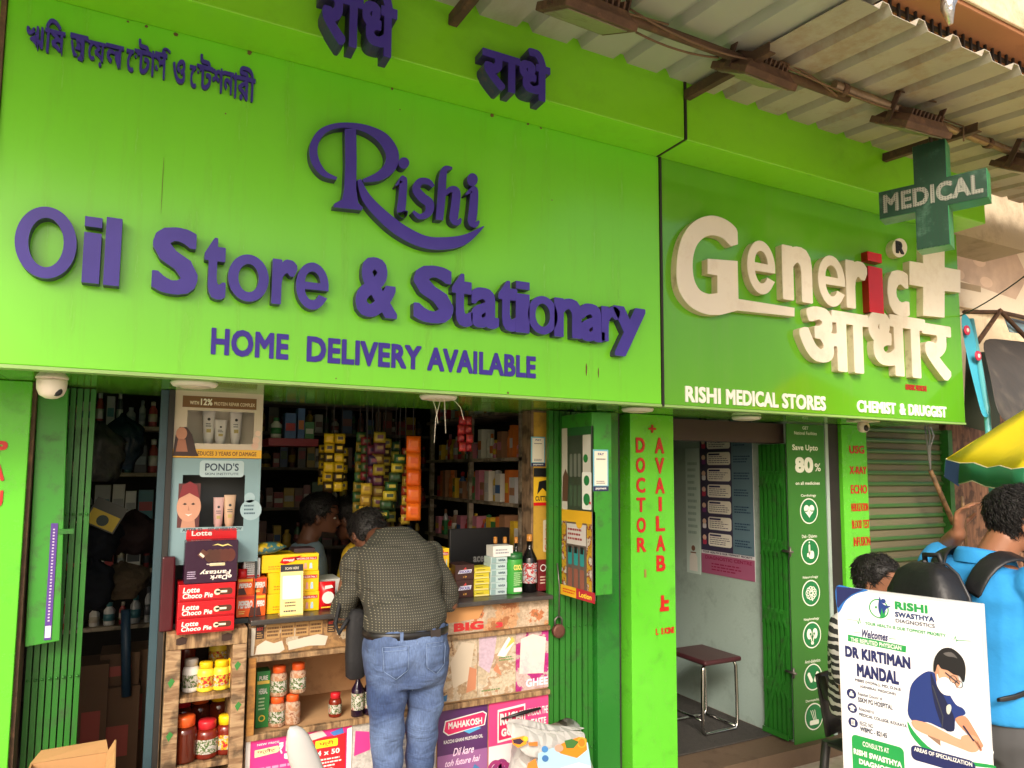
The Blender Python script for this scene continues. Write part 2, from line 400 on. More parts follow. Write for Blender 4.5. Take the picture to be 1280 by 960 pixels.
def boxpx(x0px, x1px, ytop, ybot, Y, left=False):
    xm, ym = (x0px+x1px)/2, (ytop+ybot)/2
    if left: xm = x0px
    return (at(x0px, ym, Y).x, at(xm, ybot, Y).z, at(x1px, ym, Y).x, at(xm, ytop, Y).z)
# ------------------------------------------------------------------ shared materials
GROUND_Z = -0.10
YF, YS = 2.6, 3.1                       # sign face, shop-front plane
ZB = 1.915                              # underside of the signs
GREEN = S(112, 214, 36)
M_sign = mat('sign_green_sheet', (.19, .68, .03), .24, var=.05, scale=1.2, dirt=S(112, 140, 50), dscale=4, damt=.16, spec=.5, stretch=(3.2, 1, .3), bump=.05, bscale=1.6)
M_sign2 = mat('sign_deep_green_sheet', (.125, .42, .02), .1, var=.06, scale=1.6, dirt=S(120, 160, 80), dscale=4, damt=.16, spec=.6, stretch=(3, 1, .35), bump=.06, bscale=1.8)
M_cornice = mat('cornice_green_sheet', (.24, .70, .02), .28, var=.04, scale=2, dirt=S(90, 130, 40), dscale=7, damt=.12)
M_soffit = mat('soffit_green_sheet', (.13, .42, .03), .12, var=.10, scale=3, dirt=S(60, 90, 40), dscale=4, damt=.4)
M_purple = mat('purple_acrylic', (.072, .05, .36), .2, var=.16, scale=9, dirt=S(84, 70, 160), dscale=10, damt=.12, coat=.25, spec=.12, bump=.25, bscale=5)
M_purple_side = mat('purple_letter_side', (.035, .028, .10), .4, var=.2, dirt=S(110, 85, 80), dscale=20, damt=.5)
M_cream = mat('cream_acrylic', S(230, 220, 204), .35, var=.05, dirt=S(190, 165, 140), dscale=10, damt=.25)
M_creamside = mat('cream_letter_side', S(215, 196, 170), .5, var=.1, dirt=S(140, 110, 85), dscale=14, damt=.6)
M_red = mat('red_acrylic', S(205, 25, 22), .25, var=.1)
M_white = mat('white_paint', S(226, 226, 222), .5, var=.04)
M_vinyl = mat('white_vinyl', S(250, 248, 240), .45, var=.03)
M_rust = mat('rusty_steel', S(98, 72, 56), .8, var=.35, scale=18, bump=.4, dirt=S(150, 110, 84), dscale=14, damt=.7)
M_dark = mat('dark_steel', S(38, 34, 32), .6, var=.2, scale=14)
M_brownsteel = mat('brown_steel', S(80, 58, 46), .7, var=.3, scale=20, dirt=S(130, 95, 70), dscale=12, damt=.6)
M_black = mat('black_plastic', S(22, 22, 24), .4, var=.2)
M_gate = mat('green_gate_paint', S(40, 112, 34), .4, var=.15, scale=7, dirt=S(48, 62, 40), dscale=11, damt=.7)
M_gated = mat('green_sheet_paint', S(56, 142, 42), .38, var=.1, scale=5, dirt=S(60, 70, 50), dscale=13, damt=.65)
M_wallgreen = mat('green_cladding', S(38, 118, 40), .22, var=.12, scale=3, dirt=S(30, 66, 34), dscale=6, damt=.5)
M_pillar = mat('pillar_green_sheet', S(98, 200, 50), .25, var=.05, scale=3, dirt=S(60, 120, 36), dscale=12, damt=.35)
M_mint = mat('mint_wall_paint', S(160, 178, 170), .7, var=.07, scale=3, dirt=S(120, 132, 124), dscale=5, damt=.5, bump=.15)
M_gunmetal = mat('grey_steel', S(120, 116, 110), .4, metal=.8, var=.2)
M_chrome = mat('chrome_tube', S(200, 198, 195), .18, metal=1., var=.1)
M_glass = mat('showcase_glass', (.9, .95, .95), .03, var=.0, trans=1., spec=.5)
M_lamp = mat('lamp_white', S(240, 234, 220), .5, var=.03)

# ------------------------------------------------------------------ ground and shop shell
def structure(mb, name, **k): return tag(mb.build(name, **k), kind='structure')
M_ground = mat('pavement_concrete', S(196, 184, 166), .85, var=.2, scale=2.2, bump=.5, bscale=26, dirt=S(140, 126, 110), dscale=2.5, damt=.5)
M_floor = mat('worn_floor', S(104, 84, 66), .7, var=.25, scale=3, bump=.25, dirt=S(60, 50, 42), dscale=4, damt=.6)
g = MB(); n = 30
g.grid([[(-60 + 120*i/n, -60 + 120*j/n, GROUND_Z) for i in range(n+1)] for j in range(n+1)], M_ground); structure(g, 'ground', fix=False)

M_dim = mat('dim_shop_plaster', S(40, 36, 33), .85, var=.15, scale=2)  # walls and ceiling coloured dark to hold the shade inside the shop
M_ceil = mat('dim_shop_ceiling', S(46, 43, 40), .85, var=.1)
M_facade = mat('upper_wall_plaster', S(196, 178, 150), .85, var=.12, scale=1.5, bump=.2, dirt=S(120, 104, 84), dscale=3, damt=.5)
x0, x1, xd, yb = -1.6, 5.35, 2.2, 6.2
def wall(name, label, a, b, m): return tag(MB().box(a, b, m).build(name), label, 'wall')
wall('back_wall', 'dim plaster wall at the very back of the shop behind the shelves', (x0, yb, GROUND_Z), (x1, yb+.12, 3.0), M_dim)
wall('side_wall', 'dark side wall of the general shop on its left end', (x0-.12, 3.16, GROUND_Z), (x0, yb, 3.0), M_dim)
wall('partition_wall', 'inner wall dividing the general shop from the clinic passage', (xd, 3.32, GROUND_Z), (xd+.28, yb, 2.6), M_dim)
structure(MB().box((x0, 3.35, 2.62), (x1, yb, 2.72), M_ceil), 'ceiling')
structure(MB().box((x0, 3.2, GROUND_Z+.002), (xd, yb, GROUND_Z+.05), mat('dark_shop_floor', S(48, 42, 38), .8, var=.2)), 'floor')  # floor darkened too, the room's shade is in its colour
wall('upper_wall', 'pale plaster wall of the upper storey above the two green signs', (-3.0, 2.62, 3.12), (5.3, 2.9, 6.5), M_facade)

# ------------------------------------------------------------------ signs
XL, XM, XR = -.444, 2.122, 4.47
def sign_body(T, xa, xb, m, xs0, xs1):
    MB().box((xa, YF, ZB), (xb, YF+.05, 3.10), m).build('face_panel', T, bevel=.003)
    s = MB().box((xs0, 2.4, 3.10), (xs1, 2.615, 3.42), M_cornice); s.build('cornice', T, bevel=.004)
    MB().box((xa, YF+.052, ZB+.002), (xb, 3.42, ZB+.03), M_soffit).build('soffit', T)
    MB().box((xa, YF-.004, ZB-.012), (xb, YF+.048, ZB-.001), mat('sign_edge', S(150, 190, 110), .4)).build('edge_strip', T)
SL = thing('shop_sign', 'wide lime green signboard with purple raised letters for an oil store and stationery shop', 'signboard', (.84, 2.6, ZB))
sign_body(SL, XL, XM-.004, M_sign, -1.4, 2.105)
T = thing('shop_sign', 'neighbouring green sign cut off at the far left edge beyond a brown upright strip', 'signboard', (-1.8, 2.62, ZB))
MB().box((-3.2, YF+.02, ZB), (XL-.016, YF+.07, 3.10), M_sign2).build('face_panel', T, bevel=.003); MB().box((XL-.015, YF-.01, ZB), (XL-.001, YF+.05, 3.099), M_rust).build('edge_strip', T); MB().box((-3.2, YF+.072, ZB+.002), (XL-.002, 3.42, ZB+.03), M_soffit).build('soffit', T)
SR = thing('shop_sign', 'deeper green medical store signboard with cream raised letters and one red letter i', 'signboard', (3.3, 2.6, ZB))
sign_body(SR, XM+.010, XR, M_sign2, 2.118, 4.43)
tag(MB().box((XM-.003, YF-.006, ZB-.01), (XM+.009, YF+.05, 3.1), M_dark).box((2.106, 2.395, 3.1), (2.117, 2.6, 3.42), M_dark).build('joint_strip'), 'thin dark strip in the joint between the two green signs', 'trim strip')

YL = YF - .042
def letter(ch, x0p, x1p, yt, yb_, T, bold, face, side, Y=YL, depth=.04, slant=0., kind='letter'):
    L = fit_loops(ch, boxpx(x0p, x1p, yt, yb_, Y), bold, slant, custom=True); out_letter(L, T, face, side, Y, depth, kind)
def out_letter(L, T, face, side, Y, depth, kind='letter'):
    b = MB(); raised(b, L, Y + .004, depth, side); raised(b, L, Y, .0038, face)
    return b.build(kind, T)
for a in [('O',18,96,258,348),('i',104,126,271,354),('l',131,151,272,357),('S',190,248,284,368),('t',255,283,297,374),('o',285,336,318,377),('r',340,371,324,381),('e',370,411,328,387),
          ('&',445,497,322,397),('S',517,567,332,404),('t',565,591,342,408),('a',589,624,360,410),('t',623,648,351,414),('i',645,662,352,416),('o',660,697,370,418),('n',693,727,373,422),('a',725,756,380,427),('r',752,775,383,427),('y',767,807,384,446)]:
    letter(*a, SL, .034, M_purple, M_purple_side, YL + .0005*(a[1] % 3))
M_vp = mat('purple_vinyl', (.062, .042, .34), .38, var=.08, dirt=S(84, 70, 160), dscale=16, damt=.15, spec=.15)
def words(T, rows, yt, yb_, Y, m, bold, depth=.004):
    for s, a, b, xr in rows:
        bx = boxpx(a, b, yt, yb_, Y); z0 = at(xr, yb_, Y).z; z1 = at(xr, yt, Y).z
        k = MB(); raised(k, fit_loops(s, (bx[0], z0, bx[2], z1), bold), Y, depth, m); k.build('lettering', T)
words(SL, [('HOME',264,361,264),('DELIVERY',384,527,264),('AVAILABLE',535,670,264)], 409, 443, YF-.005, M_vp, .036)
# Hindi words on the cornice
for a, b, yt, yb_ in ((400, 497, -28, 62), (603, 688, 54, 118)):
    Yc = 2.4 - .07; L = fit_loops('राधे', boxpx(a, b, yt, yb_, Yc), .034); out_letter(L, SL, M_purple, M_purple_side, Yc, .07, 'hindi_word')
# Bengali line: glyphs set one by one, vowel signs and conjuncts placed by hand
def bengali():
    zt = at(32, 22, YL).z; Lall = []
    def put(s, a, b, top, bot, xr, bold=.02):
        """a, b are rows-free x pixels; top/bot rows measured at column xr"""
        bx = (at(a, top, YL).x, at(xr, bot, YL).z, at(b, top, YL).x, at(xr, top, YL).z); Lall.append(fit_loops(s, bx, bold))
    for q in [('ঋ',32,54,26,56,43),('িষ',56,82,18,62,68),('অ',87,110,37,70,98),('য়',110,0,0,0,0)]:
        if q[2]: put(*q)
    put('েয়', 109, 132, 46, 77, 120); put('ল', 132, 155, 50, 79, 143)
    put('ে', 158, 168, 56, 84, 163); put('স', 168, 179, 56, 72, 174); put('ট', 173, 190, 44, 87, 181); put('া', 188, 196, 58, 90, 192); put('স', 194, 210, 60, 93, 202); put('ি', 203, 214, 54, 70, 208, .03)
    put('ও', 217, 233, 68, 99, 225)
    put('ে', 238, 247, 76, 104, 242); put('স', 247, 258, 75, 91, 253); put('ট', 251, 268, 63, 107, 259); put('শ', 266, 282, 79, 110, 274); put('ন', 281, 294, 84, 112, 287); put('া', 293, 300, 85, 117, 296); put('রী', 299, 322, 78, 121, 311)
    b = MB()
    for i, L in enumerate(Lall):
        if L: raised(b, L, YL+.026+.0003*i, .004, M_vp); raised(b, L, YL+.0305+.0003*i, .008, M_purple_side)
    b.build('bengali_line', SL)
bengali()
# the name in a swash hand, traced in the photograph's pixels and set on the letter plane
def zl(pts, ox, oy, k, Y=YL):
    return [((q := at(ox + x/k, oy + y/k, Y)).x, q.z) for x, y in pts]
def smooth(pts, n=5, closed=True):
    out = []; N = len(pts)
    for i in range(N):
        p0, p1, p2, p3 = (Vector(pts[(i+j) % N]) for j in (-1, 0, 1, 2))
        for t in range(n):
            t /= n; out.append(tuple(.5*((2*p1) + (p2-p0)*t + (2*p0-5*p1+4*p2-p3)*t*t + (3*p1-p0-3*p2+p3)*t**3)))
    return out
def stroke(pts, ws, n=6):
    """closed outline about an open centre line, with a width at each point"""
    P = [Vector((p[0], p[1], wd)) for p, wd in zip(pts, ws)]; C = []
    for i in range(len(P)-1):
        p0, p1, p2, p3 = P[max(i-1, 0)], P[i], P[i+1], P[min(i+2, len(P)-1)]
        for t in range(n):
            t /= n; C.append(.5*((2*p1) + (p2-p0)*t + (2*p0-5*p1+4*p2-p3)*t*t + (3*p1-p0-3*p2+p3)*t**3))
    C.append(P[-1]); a, b = [], []
    for i, c in enumerate(C):
        d = C[min(i+1, len(C)-1)] - C[max(i-1, 0)]; nn = Vector((-d.y, d.x)).normalized() * c.z / 2
        a.append((c.x+nn.x, c.y+nn.y)); b.append((c.x-nn.x, c.y-nn.y))
    return a + b[::-1]
Z2 = (370, 0, 2.977)
def swash(strokes, polys=()):
    b = MB()
    for i, (p, ws) in enumerate(strokes):
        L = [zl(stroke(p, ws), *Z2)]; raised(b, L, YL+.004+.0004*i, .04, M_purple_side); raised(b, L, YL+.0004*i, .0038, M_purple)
    for i, p in enumerate(polys):
        L = [zl(p, *Z2)]; raised(b, L, YL+.0046+.0004*i, .04, M_purple_side); raised(b, L, YL+.0006+.0004*i, .0038, M_purple)
    b.build('letter', SL)
swash([([(152,664),(105,645),(72,600),(66,545),(92,495),(140,470),(200,466),(265,480),(325,515),(358,570),(350,620),(310,655),(250,672)], [10,22,30,30,26,20,20,28,42,48,46,34,12]),
       ([(235,668),(262,735),(320,800),(395,860),(480,900),(560,905),(630,890),(700,842)], [14,34,44,48,46,46,36,4])],
      [[(182,480),(224,476),(226,600),(224,700),(232,755),(250,772),(245,782),(140,770),(142,758),(172,742),(180,700),(184,600)]])
ell = lambda cx, cy, rx, ry: [(cx + rx*math.cos(2*math.pi*i/20), cy + ry*math.sin(2*math.pi*i/20)) for i in range(20)]
swash([([(372,690),(394,668),(400,672),(396,740),(392,782),(402,798),(414,784)], [6,20,28,30,32,26,6])], [ell(402, 606, 20, 21)])
swash([([(512,694),(492,676),(462,676),(448,704),(470,734),(496,756),(494,790),(462,806),(436,786)], [12,22,26,30,34,34,28,20,10])])
swash([([(582,626),(556,628),(546,660),(542,730),(534,818)], [8,22,28,30,28]), ([(542,738),(572,706),(596,712),(594,760),(588,812),(604,826),(614,812)], [8,20,30,32,32,24,6])])
swash([([(632,724),(656,706),(664,712),(660,780),(656,822),(668,834),(682,822)], [6,20,28,32,32,24,6])], [ell(657, 668, 20, 24)])

# rust spots, drips and the sheet joint on the big sign
Mst = mat('rust_stain', S(110, 84, 50), .8, var=.3)
for px, py, r, dz in [(183, 33, .006, 0), (220, 43, .008, 0), (312, 66, .009, 0), (160, 27, .004, 0), (490, 111, .006, 0), (615, 144, .009, 0), (660, 155, .006, 0), (676, 160, .005, 0), (545, 28, .005, 0), (282, 142, .003, 0), (500, 137, .003, 0), (733, 462, .004, .05), (748, 466, .003, .04), (690, 250, .003, 0), (635, 491, .005, 0), (420, 473, .003, 0), (203, 232, .0008, .2)]:
    p = at(px, py, YF-.0012); b = MB(); n = 14; b.add([(p.x + r*(.7+.5*random.random())*math.cos(2*math.pi*k/n), YF-.0012, p.z + (r*(.7+.5*random.random())+dz/2)*math.sin(2*math.pi*k/n)) for k in range(n)], [tuple(range(n))], Mst); b.build('rust_stain', SL)
# right sign
Z6 = (820, 240, 2.783); YG = YF - .042
def cream(L, face=M_cream, side=M_creamside, kind='letter'): return out_letter(L, SR, face, side, YG, .04, kind)
Gout = [(285,182),(262,188),(232,160),(195,150),(165,160),(140,190),(128,240),(132,300),(152,340),(185,355),(214,352),(214,290),(180,284),(180,232),(284,240),(287,372),(482,403),(482,433),(284,412),(232,426),(172,424),(120,398),(84,350),(72,290),(78,205),(100,140),(140,98),(190,82),(235,92),(270,116),(284,140)]
def half_smooth(pts, sharp, n=5):
    """round the outline except at and next to its corners"""
    out = []; N = len(pts)
    for i in range(N):
        a, b_ = pts[i], pts[(i+1) % N]
        if i in sharp or (i+1) % N in sharp: out.append(a); continue
        p0, p1, p2, p3 = (Vector(pts[(i+j) % N]) for j in (-1, 0, 1, 2))
        for t in range(n): t /= n; out.append(tuple(.5*((2*p1) + (p2-p0)*t + (2*p0-5*p1+4*p2-p3)*t*t + (3*p1-p0-3*p2+p3)*t**3)))
    return out
cream([zl(half_smooth(Gout, {0, 10, 11, 12, 13, 14, 15, 16, 17, 18}), *Z6, YG)])
for ch, a, b, t, bt in [('e',318,415,170,355),('n',440,543,190,380),('e',565,658,222,398),('r',662,736,240,407),('c',806,880,272,431)]:
    letter(ch, 820+a/2.783, 820+b/2.783, 240+t/2.783, 240+bt/2.783, SR, .042, M_cream, M_creamside, YG)
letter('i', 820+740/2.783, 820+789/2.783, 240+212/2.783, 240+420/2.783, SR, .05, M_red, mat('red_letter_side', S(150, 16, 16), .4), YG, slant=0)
cream([zl([(930,150),(1004,166),(1004,262),(1059,272),(1059,350),(1004,344),(1004,437),(930,430),(930,330),(882,322),(882,240),(930,248)], *Z6, YG)], kind='plus_sign')
cream([zl(ell(848, 194, 26, 33), *Z6, YG)], kind='registered_disc')
b = MB(); raised(b, fit_loops('R', (*[0]*4,) if 0 else boxpx(820+836/2.783, 820+862/2.783, 240+172/2.783, 240+214/2.783, YG-.005), .05), YG-.006, .005, M_black); b.build('registered_mark', SR)
for dy_, s, a, b_, t, bt in [(0, 'आ', 500, 742, 408, 622), (.0006, 'धा', 742, 940, 425, 640), (.0012, 'र', 930, 1030, 462, 652)]:
    L = fit_loops(s, boxpx(820+a/2.783, 820+b_/2.783, 240+t/2.783, 240+bt/2.783, YG), .036); out_letter(L, SR, M_cream, M_creamside, YG + dy_, .04, 'hindi_letter')
words(SR, [('RISHI',857,901,857),('MEDICAL',908,973,857),('STORES',978,1032,857)], 482, 502.5, YF-.006, M_vinyl, .036, .005)
words(SR, [('CHEMIST',1072,1120,1072),('&',1125,1132,1072),('DRUGGIST',1136,1183,1072)], 500, 515, YF-.006, M_vinyl, .036, .005)
words(SR, [('GENERIC MEDICINE',1132,1158.5,1132)], 480, 487, YF-.003, mat('red_vinyl', S(170, 40, 30), .5), .05, .002)
# ------------------------------------------------------------------ tin awning over the pavement
AWK = .102                                                  # the sheets fall towards the street
def awz(y): return 3.373 + AWK * (y - 2.4)
M_tinA = mat('grey_green_tin', S(176, 177, 168), .45, var=.1, scale=3, dirt=S(140, 132, 112), dscale=3, damt=.5, stretch=(1, .3, 1))
M_tinB = mat('old_dusty_tin', S(174, 167, 152), .6, var=.16, scale=4, dirt=S(146, 112, 78), dscale=3.4, damt=.6, bump=.2)
AWN = thing('tin_awning', 'ribbed tin awning over the pavement, newer grey sheets meeting older dusty tan sheets', 'awning', (2.0, 2.0, 3.2))
def tin(x0, x1, pitch, y0, y1, dz, m, ph=0.):
    xs = []; x = x0; k = 0
    prof = []
    while x < x1:
        prof += [(x, 0), (x + pitch - .075, 0), (x + pitch - .055, .034), (x + pitch - .02, .034)]; x += pitch
    prof.append((x, 0))
    b = MB(); b.grid([[(px, y, awz(y) + dz + pz) for px, pz in prof] for y in (y0, (y0+y1)/2, y1)], m, False)
    o = b.build('tin_sheet', AWN, solid=.003); return o
tin(-1.5, 2.24, .235, .55, 2.44, .0, M_tinA); tin(2.15, 5.6, .21, 1.56, 2.5, -.014, M_tinB)
b = MB(); b.tube([(-1.5, 2.06, awz(2.06)-.04), (.6, 2.06, awz(2.06)-.035), (2.75, 2.045, awz(2.04)-.05)], .019, M_rust, 8); b.build('purlin', AWN)
b = MB(); b.tube([(2.6, 2.0, awz(2.0)-.045), (5.6, 2.0, awz(2)-.055)], .02, mat('dull_pipe', S(150, 128, 104), .45, metal=.5, var=.25, scale=10, dirt=S(110, 80, 60), dscale=16, damt=.6), 8)
for x in (2.66, 3.2, 3.75, 4.35): b.tube([(x-.015, 2.0, awz(2)-.05), (x+.015, 2.0, awz(2)-.05)], .027, M_rust, 8)
b.build('purlin', AWN)
for x in (.97, 2.12, 3.5, 4.9):
    b = MB(); b.bar((x, 2.395, 3.29), (x, 1.9, 3.245), .032, .005, M_brownsteel).bar((x-.016, 2.395, 3.31), (x-.016, 1.9, 3.265), .005, .038, M_brownsteel); b.build('arm', AWN)
b = MB()
def sag(a, c, d, n=8):
    a, c = Vector(a), Vector(c); return [a.lerp(c, i/n) - Vector((0, 0, d*4*(i/n)*(1-i/n))) for i in range(n+1)]
M_wire = mat('dusty_cable', S(120, 92, 70), .7, var=.2)
for a, c, d in [((.2, 2.03, 3.30), (1.7, 2.02, 3.30), .03), ((1.5, 2.02, 3.31), (2.3, 2.0, 3.30), .05), ((2.2, 2.0, 3.30), (3.3, 1.98, 3.28), .03), ((3.3, 1.98, 3.29), (4.6, 1.97, 3.28), .025), ((1.6, 2.09, 3.28), (2.0, 2.07, 3.28), .02), ((2.3, 2.03, 3.33), (2.62, 2.0, 3.24), -.02)]:
    b.tube(sag(a, c, d), .0045, M_wire, 5)
tag(b.build('cable'), 'thin brown electric cable strung along the awning pipe', 'cable')

# floodlights
def floodlight(c, rz, tilt, label):
    T = thing('floodlight', label, 'floodlight', c, 'floodlights under the awning')
    M0 = Matrix.Translation(Vector(c)) @ Matrix.Rotation(rz, 4, 'Z') @ Matrix.Rotation(tilt, 4, 'X')
    b = MB(); b.M = M0
    b.add([(-.14,-.10,.018),(.14,-.10,.018),(.14,.10,.018),(-.14,.10,.018),(-.11,-.075,.05),(.11,-.075,.05),(.11,.075,.05),(-.11,.075,.05)], [(0,3,2,1),(4,5,6,7),(0,1,5,4),(1,2,6,5),(2,3,7,6),(3,0,4,7)], M_rust)
    b.box((-.15, -.11, -.012), (.15, .11, .018), M_rust); hs = b.build('housing', T, bevel=.004)
    b = MB(); b.M = M0; b.box((-.125, -.085, -.016), (.125, .085, -.0125), mat('dusty_lens', S(150, 140, 118), .35, var=.15, dirt=S(110, 90, 70), dscale=9)); b.build('lens', hs)
    b = MB(); b.M = M0
    for i in range(9): b.box((-.1 + .025*i - .004, -.07, .05), (-.1 + .025*i + .004, .07, .075), M_brownsteel)
    b.build('cooling_fins', hs)
    b = MB(); b.M = M0
    for s_ in (-1, 1): b.bar((s_*.155, 0, .0), (s_*.155, .0, .13), .006, .03, M_brownsteel)
    b.bar((-.158, 0, .13), (.158, 0, .13), .03, .006, M_brownsteel); b.build('bracket', T)
for px, py, Y, rz, tl, lab in [(733, 22, 2.0, R(2), R(26), 'rusty floodlight under the awning nearest the Hindi words on the left sign'),
                               (942, 96, 2.08, R(2), R(31), 'rusty floodlight under the awning above the joint between the two signs'),
                               (1138, 160, 2.0, R(-4), R(31), 'rusty floodlight hanging just left of the green medical cross'),
                               (1283, 214, 1.98, R(-4), R(31), 'rusty floodlight at the right end of the awning pipe beyond the cross')]:
    p = at(px, py, Y); floodlight(tuple(p), rz, tl, lab)

# medical cross: a projecting box sign
Cc = at(1163.5, 243, 2.0); hx = Vector((.37, -.93, 0)).normalized(); nx_ = Vector((-.93, -.37, 0)).normalized()
CR = thing('medical_cross', 'dark green projecting cross sign reading MEDICAL in white dotted letters', 'cross sign', tuple(Cc))
M_cg = mat('cross_dark_green', S(30, 62, 46), .35, var=.15, scale=9, dirt=S(80, 120, 96), dscale=12, damt=.4)
M_cs = mat('cross_side_green', S(56, 140, 92), .3, var=.15, scale=9, dirt=S(40, 90, 60), dscale=10, damt=.6)
TCR = Matrix(((hx.x, 0, nx_.x, Cc.x), (hx.y, 0, nx_.y, Cc.y), (0, 1, 0, Cc.z), (0, 0, 0, 1)))
def plusl(l, lv, t): return [(-t,-lv),(t,-lv),(t,-t),(l,-t),(l,t),(t,t),(t,lv),(-t,lv),(-t,t),(-l,t),(-l,-t),(-t,-t)]
def onto(loops, depth, z, M, m, name, par):
    me = loops_mesh(loops, depth); b = MB(); b.mesh(me, M @ Matrix.Translation((0, 0, z - depth/2)), m); bpy.data.meshes.remove(me); return b.build(name, par)
onto([plusl(.225, .255, .069)], .105, -.004, TCR, M_cs, 'box_body', CR)
onto([plusl(.223, .253, .067)], .003, 0, TCR, M_cg, 'face', CR)
Lm = fit_loops('MEDICAL', (-.205, -.045, .208, .048), .036); onto(Lm, .0012, .0015, TCR, mat('led_white', S(140, 140, 128), .5), 'lettering', CR)
b = MB(); Md = mat('led_dark', S(52, 60, 54), .5); Mdg = mat('led_green', S(24, 66, 46), .4)
def inside(p, Ls):
    c = False
    for L in Ls:
        for i in range(len(L)):
            (xa, ya), (xb, yb2) = L[i], L[i-1]
            if (ya > p[1]) != (yb2 > p[1]) and p[0] < (xb-xa)*(p[1]-ya)/(yb2-ya)+xa: c = not c
    return c
for i in range(38):
    for j in range(9):
        p = (-.205 + .0112*i, -.041 + .0105*j)
        if inside(p, Lm): b.add([TCR @ Vector((p[0]+.0028*math.cos(a), p[1]+.0028*math.sin(a), .0022)) for a in [k*math.pi/3 for k in range(6)]], [tuple(range(6))], Md)
b.build('led_dots', CR)
b = MB(); b2 = MB()
for i in range(5):
    for j in range(16):
        z = .085 + .0112*j
        for sgn in (1, -1):
            (b if sgn == 1 else b2).add([TCR @ Vector((-.045 + .0225*i + .004*math.cos(a), sgn*z + .004*math.sin(a), .0006)) for a in [k*math.pi/3 for k in range(6)]], [tuple(range(6))], Mdg)
b.build('led_dots', CR); b2.build('led_dots', CR)
b = MB(); q = Cc + Vector((.05, .02, .255)); b.tube([q, q + Vector((.0, 0, .11))], .008, M_brownsteel, 6); b.tube([q + Vector((.06, -.12, -.01)), q + Vector((.1, -.1, .08)), q + Vector((.02, -.05, .12)), q + Vector((-.03, .02, .1))], .004, M_wire, 5); b.build('hanger', CR)

# downlights set in the soffit, cctv cameras
for px, py, lab in [(243, 484, 'round white downlight in the soffit in front of the cosmetics showcase'), (548, 500, 'round white downlight in the soffit above the customer, thin threads hanging from it'),
                    (797, 515, 'round white downlight in the soffit above the DOCTOR pillar'), (933, 525, 'round white downlight in the soffit over the clinic doorway')]:
    p = atz(px, py, ZB - .018); T = thing('downlight', lab, 'ceiling light', (p.x, p.y, ZB), 'round downlights under the signs')
    MB().lathe([(.078, 0), (.08, -.006), (.072, -.016), (.06, -.018)], (p.x, p.y, ZB), M_lamp, 24).build('rim', T)
    MB().lathe([(.058, -.0185), (.04, -.021), (.005, -.022)], (p.x, p.y, ZB), mat('diffuser', S(225, 214, 190), .4, var=.03), 24).build('diffuser', T)
p = atz(548, 500, ZB - .018); b = MB()
for dx, dz, ex in ((-.05, -.12, .02), (.0, -.16, .01), (.05, -.10, .03), (-.02, -.2, -.01)):
    b.tube([(p.x+dx*.3, p.y-.05, ZB-.002), (p.x+dx, p.y-.07, ZB-.03), (p.x+dx+ex, p.y-.05, ZB+dz*.5), (p.x+dx+ex*1.5, p.y-.05, ZB+dz)], .0015, M_cream, 4)
tag(b.build('thread'), 'loose pale threads dangling around the downlight above the customer', 'thread')
def dome_cam(c, label, turret=False):
    q = .68
    T = thing('cctv_camera', label, 'security camera', c, None); x, y, z = c; Mw = mat('camera_ivory', S(226, 216, 200), .45, var=.06, dirt=S(150, 130, 110), dscale=14, damt=.5)
    if not turret:
        MB().lathe([(r_*q, h_*q) for r_, h_ in [(.05, 0), (.052, -.008), (.062, -.02), (.068, -.03), (.068, -.036), (.06, -.04)]], c, Mw, 24).build('mount', T)
        dm = MB().lathe([(r_*q, h_*q) for r_, h_ in [(.062, -.0405), (.064, -.05), (.062, -.085), (.05, -.115), (.025, -.13), (.004, -.133)]], c, Mw, 24).build('dome', T)
        MB().lathe([(r_*q, h_*q) for r_, h_ in [(.024, 0), (.022, -.008), (.012, -.012), (.003, -.013)]], (x+.025*q, y-.036*q, z-.098*q), M_black, 16, 'Y').build('lens', dm)
    else:
        MB().box((x-.085, y-.05, z-.012), (x+.085, y+.05, z), Mw).build('mount', T, bevel=.004)
        dm = MB().lathe([(r_*q, h_*q) for r_, h_ in [(.03, -.0125), (.046, -.03), (.05, -.06), (.044, -.088), (.026, -.104), (.004, -.108)]], c, Mw, 24).build('dome', T)
        MB().lathe([(r_*q, h_*q) for r_, h_ in [(.029, 0), (.027, -.01), (.012, -.014), (.003, -.015)]], (x-.012*q, y-.036*q, z-.07*q), M_black, 16, 'Y').build('lens', dm)
p = at(66, 462, 2.72); dome_cam((p.x, p.y, ZB), 'ivory dome security camera under the left end of the big green sign')
p = at(1079, 531, 2.78); dome_cam((p.x, p.y, ZB), 'white security camera on a flat plate above the USG pillar', True)

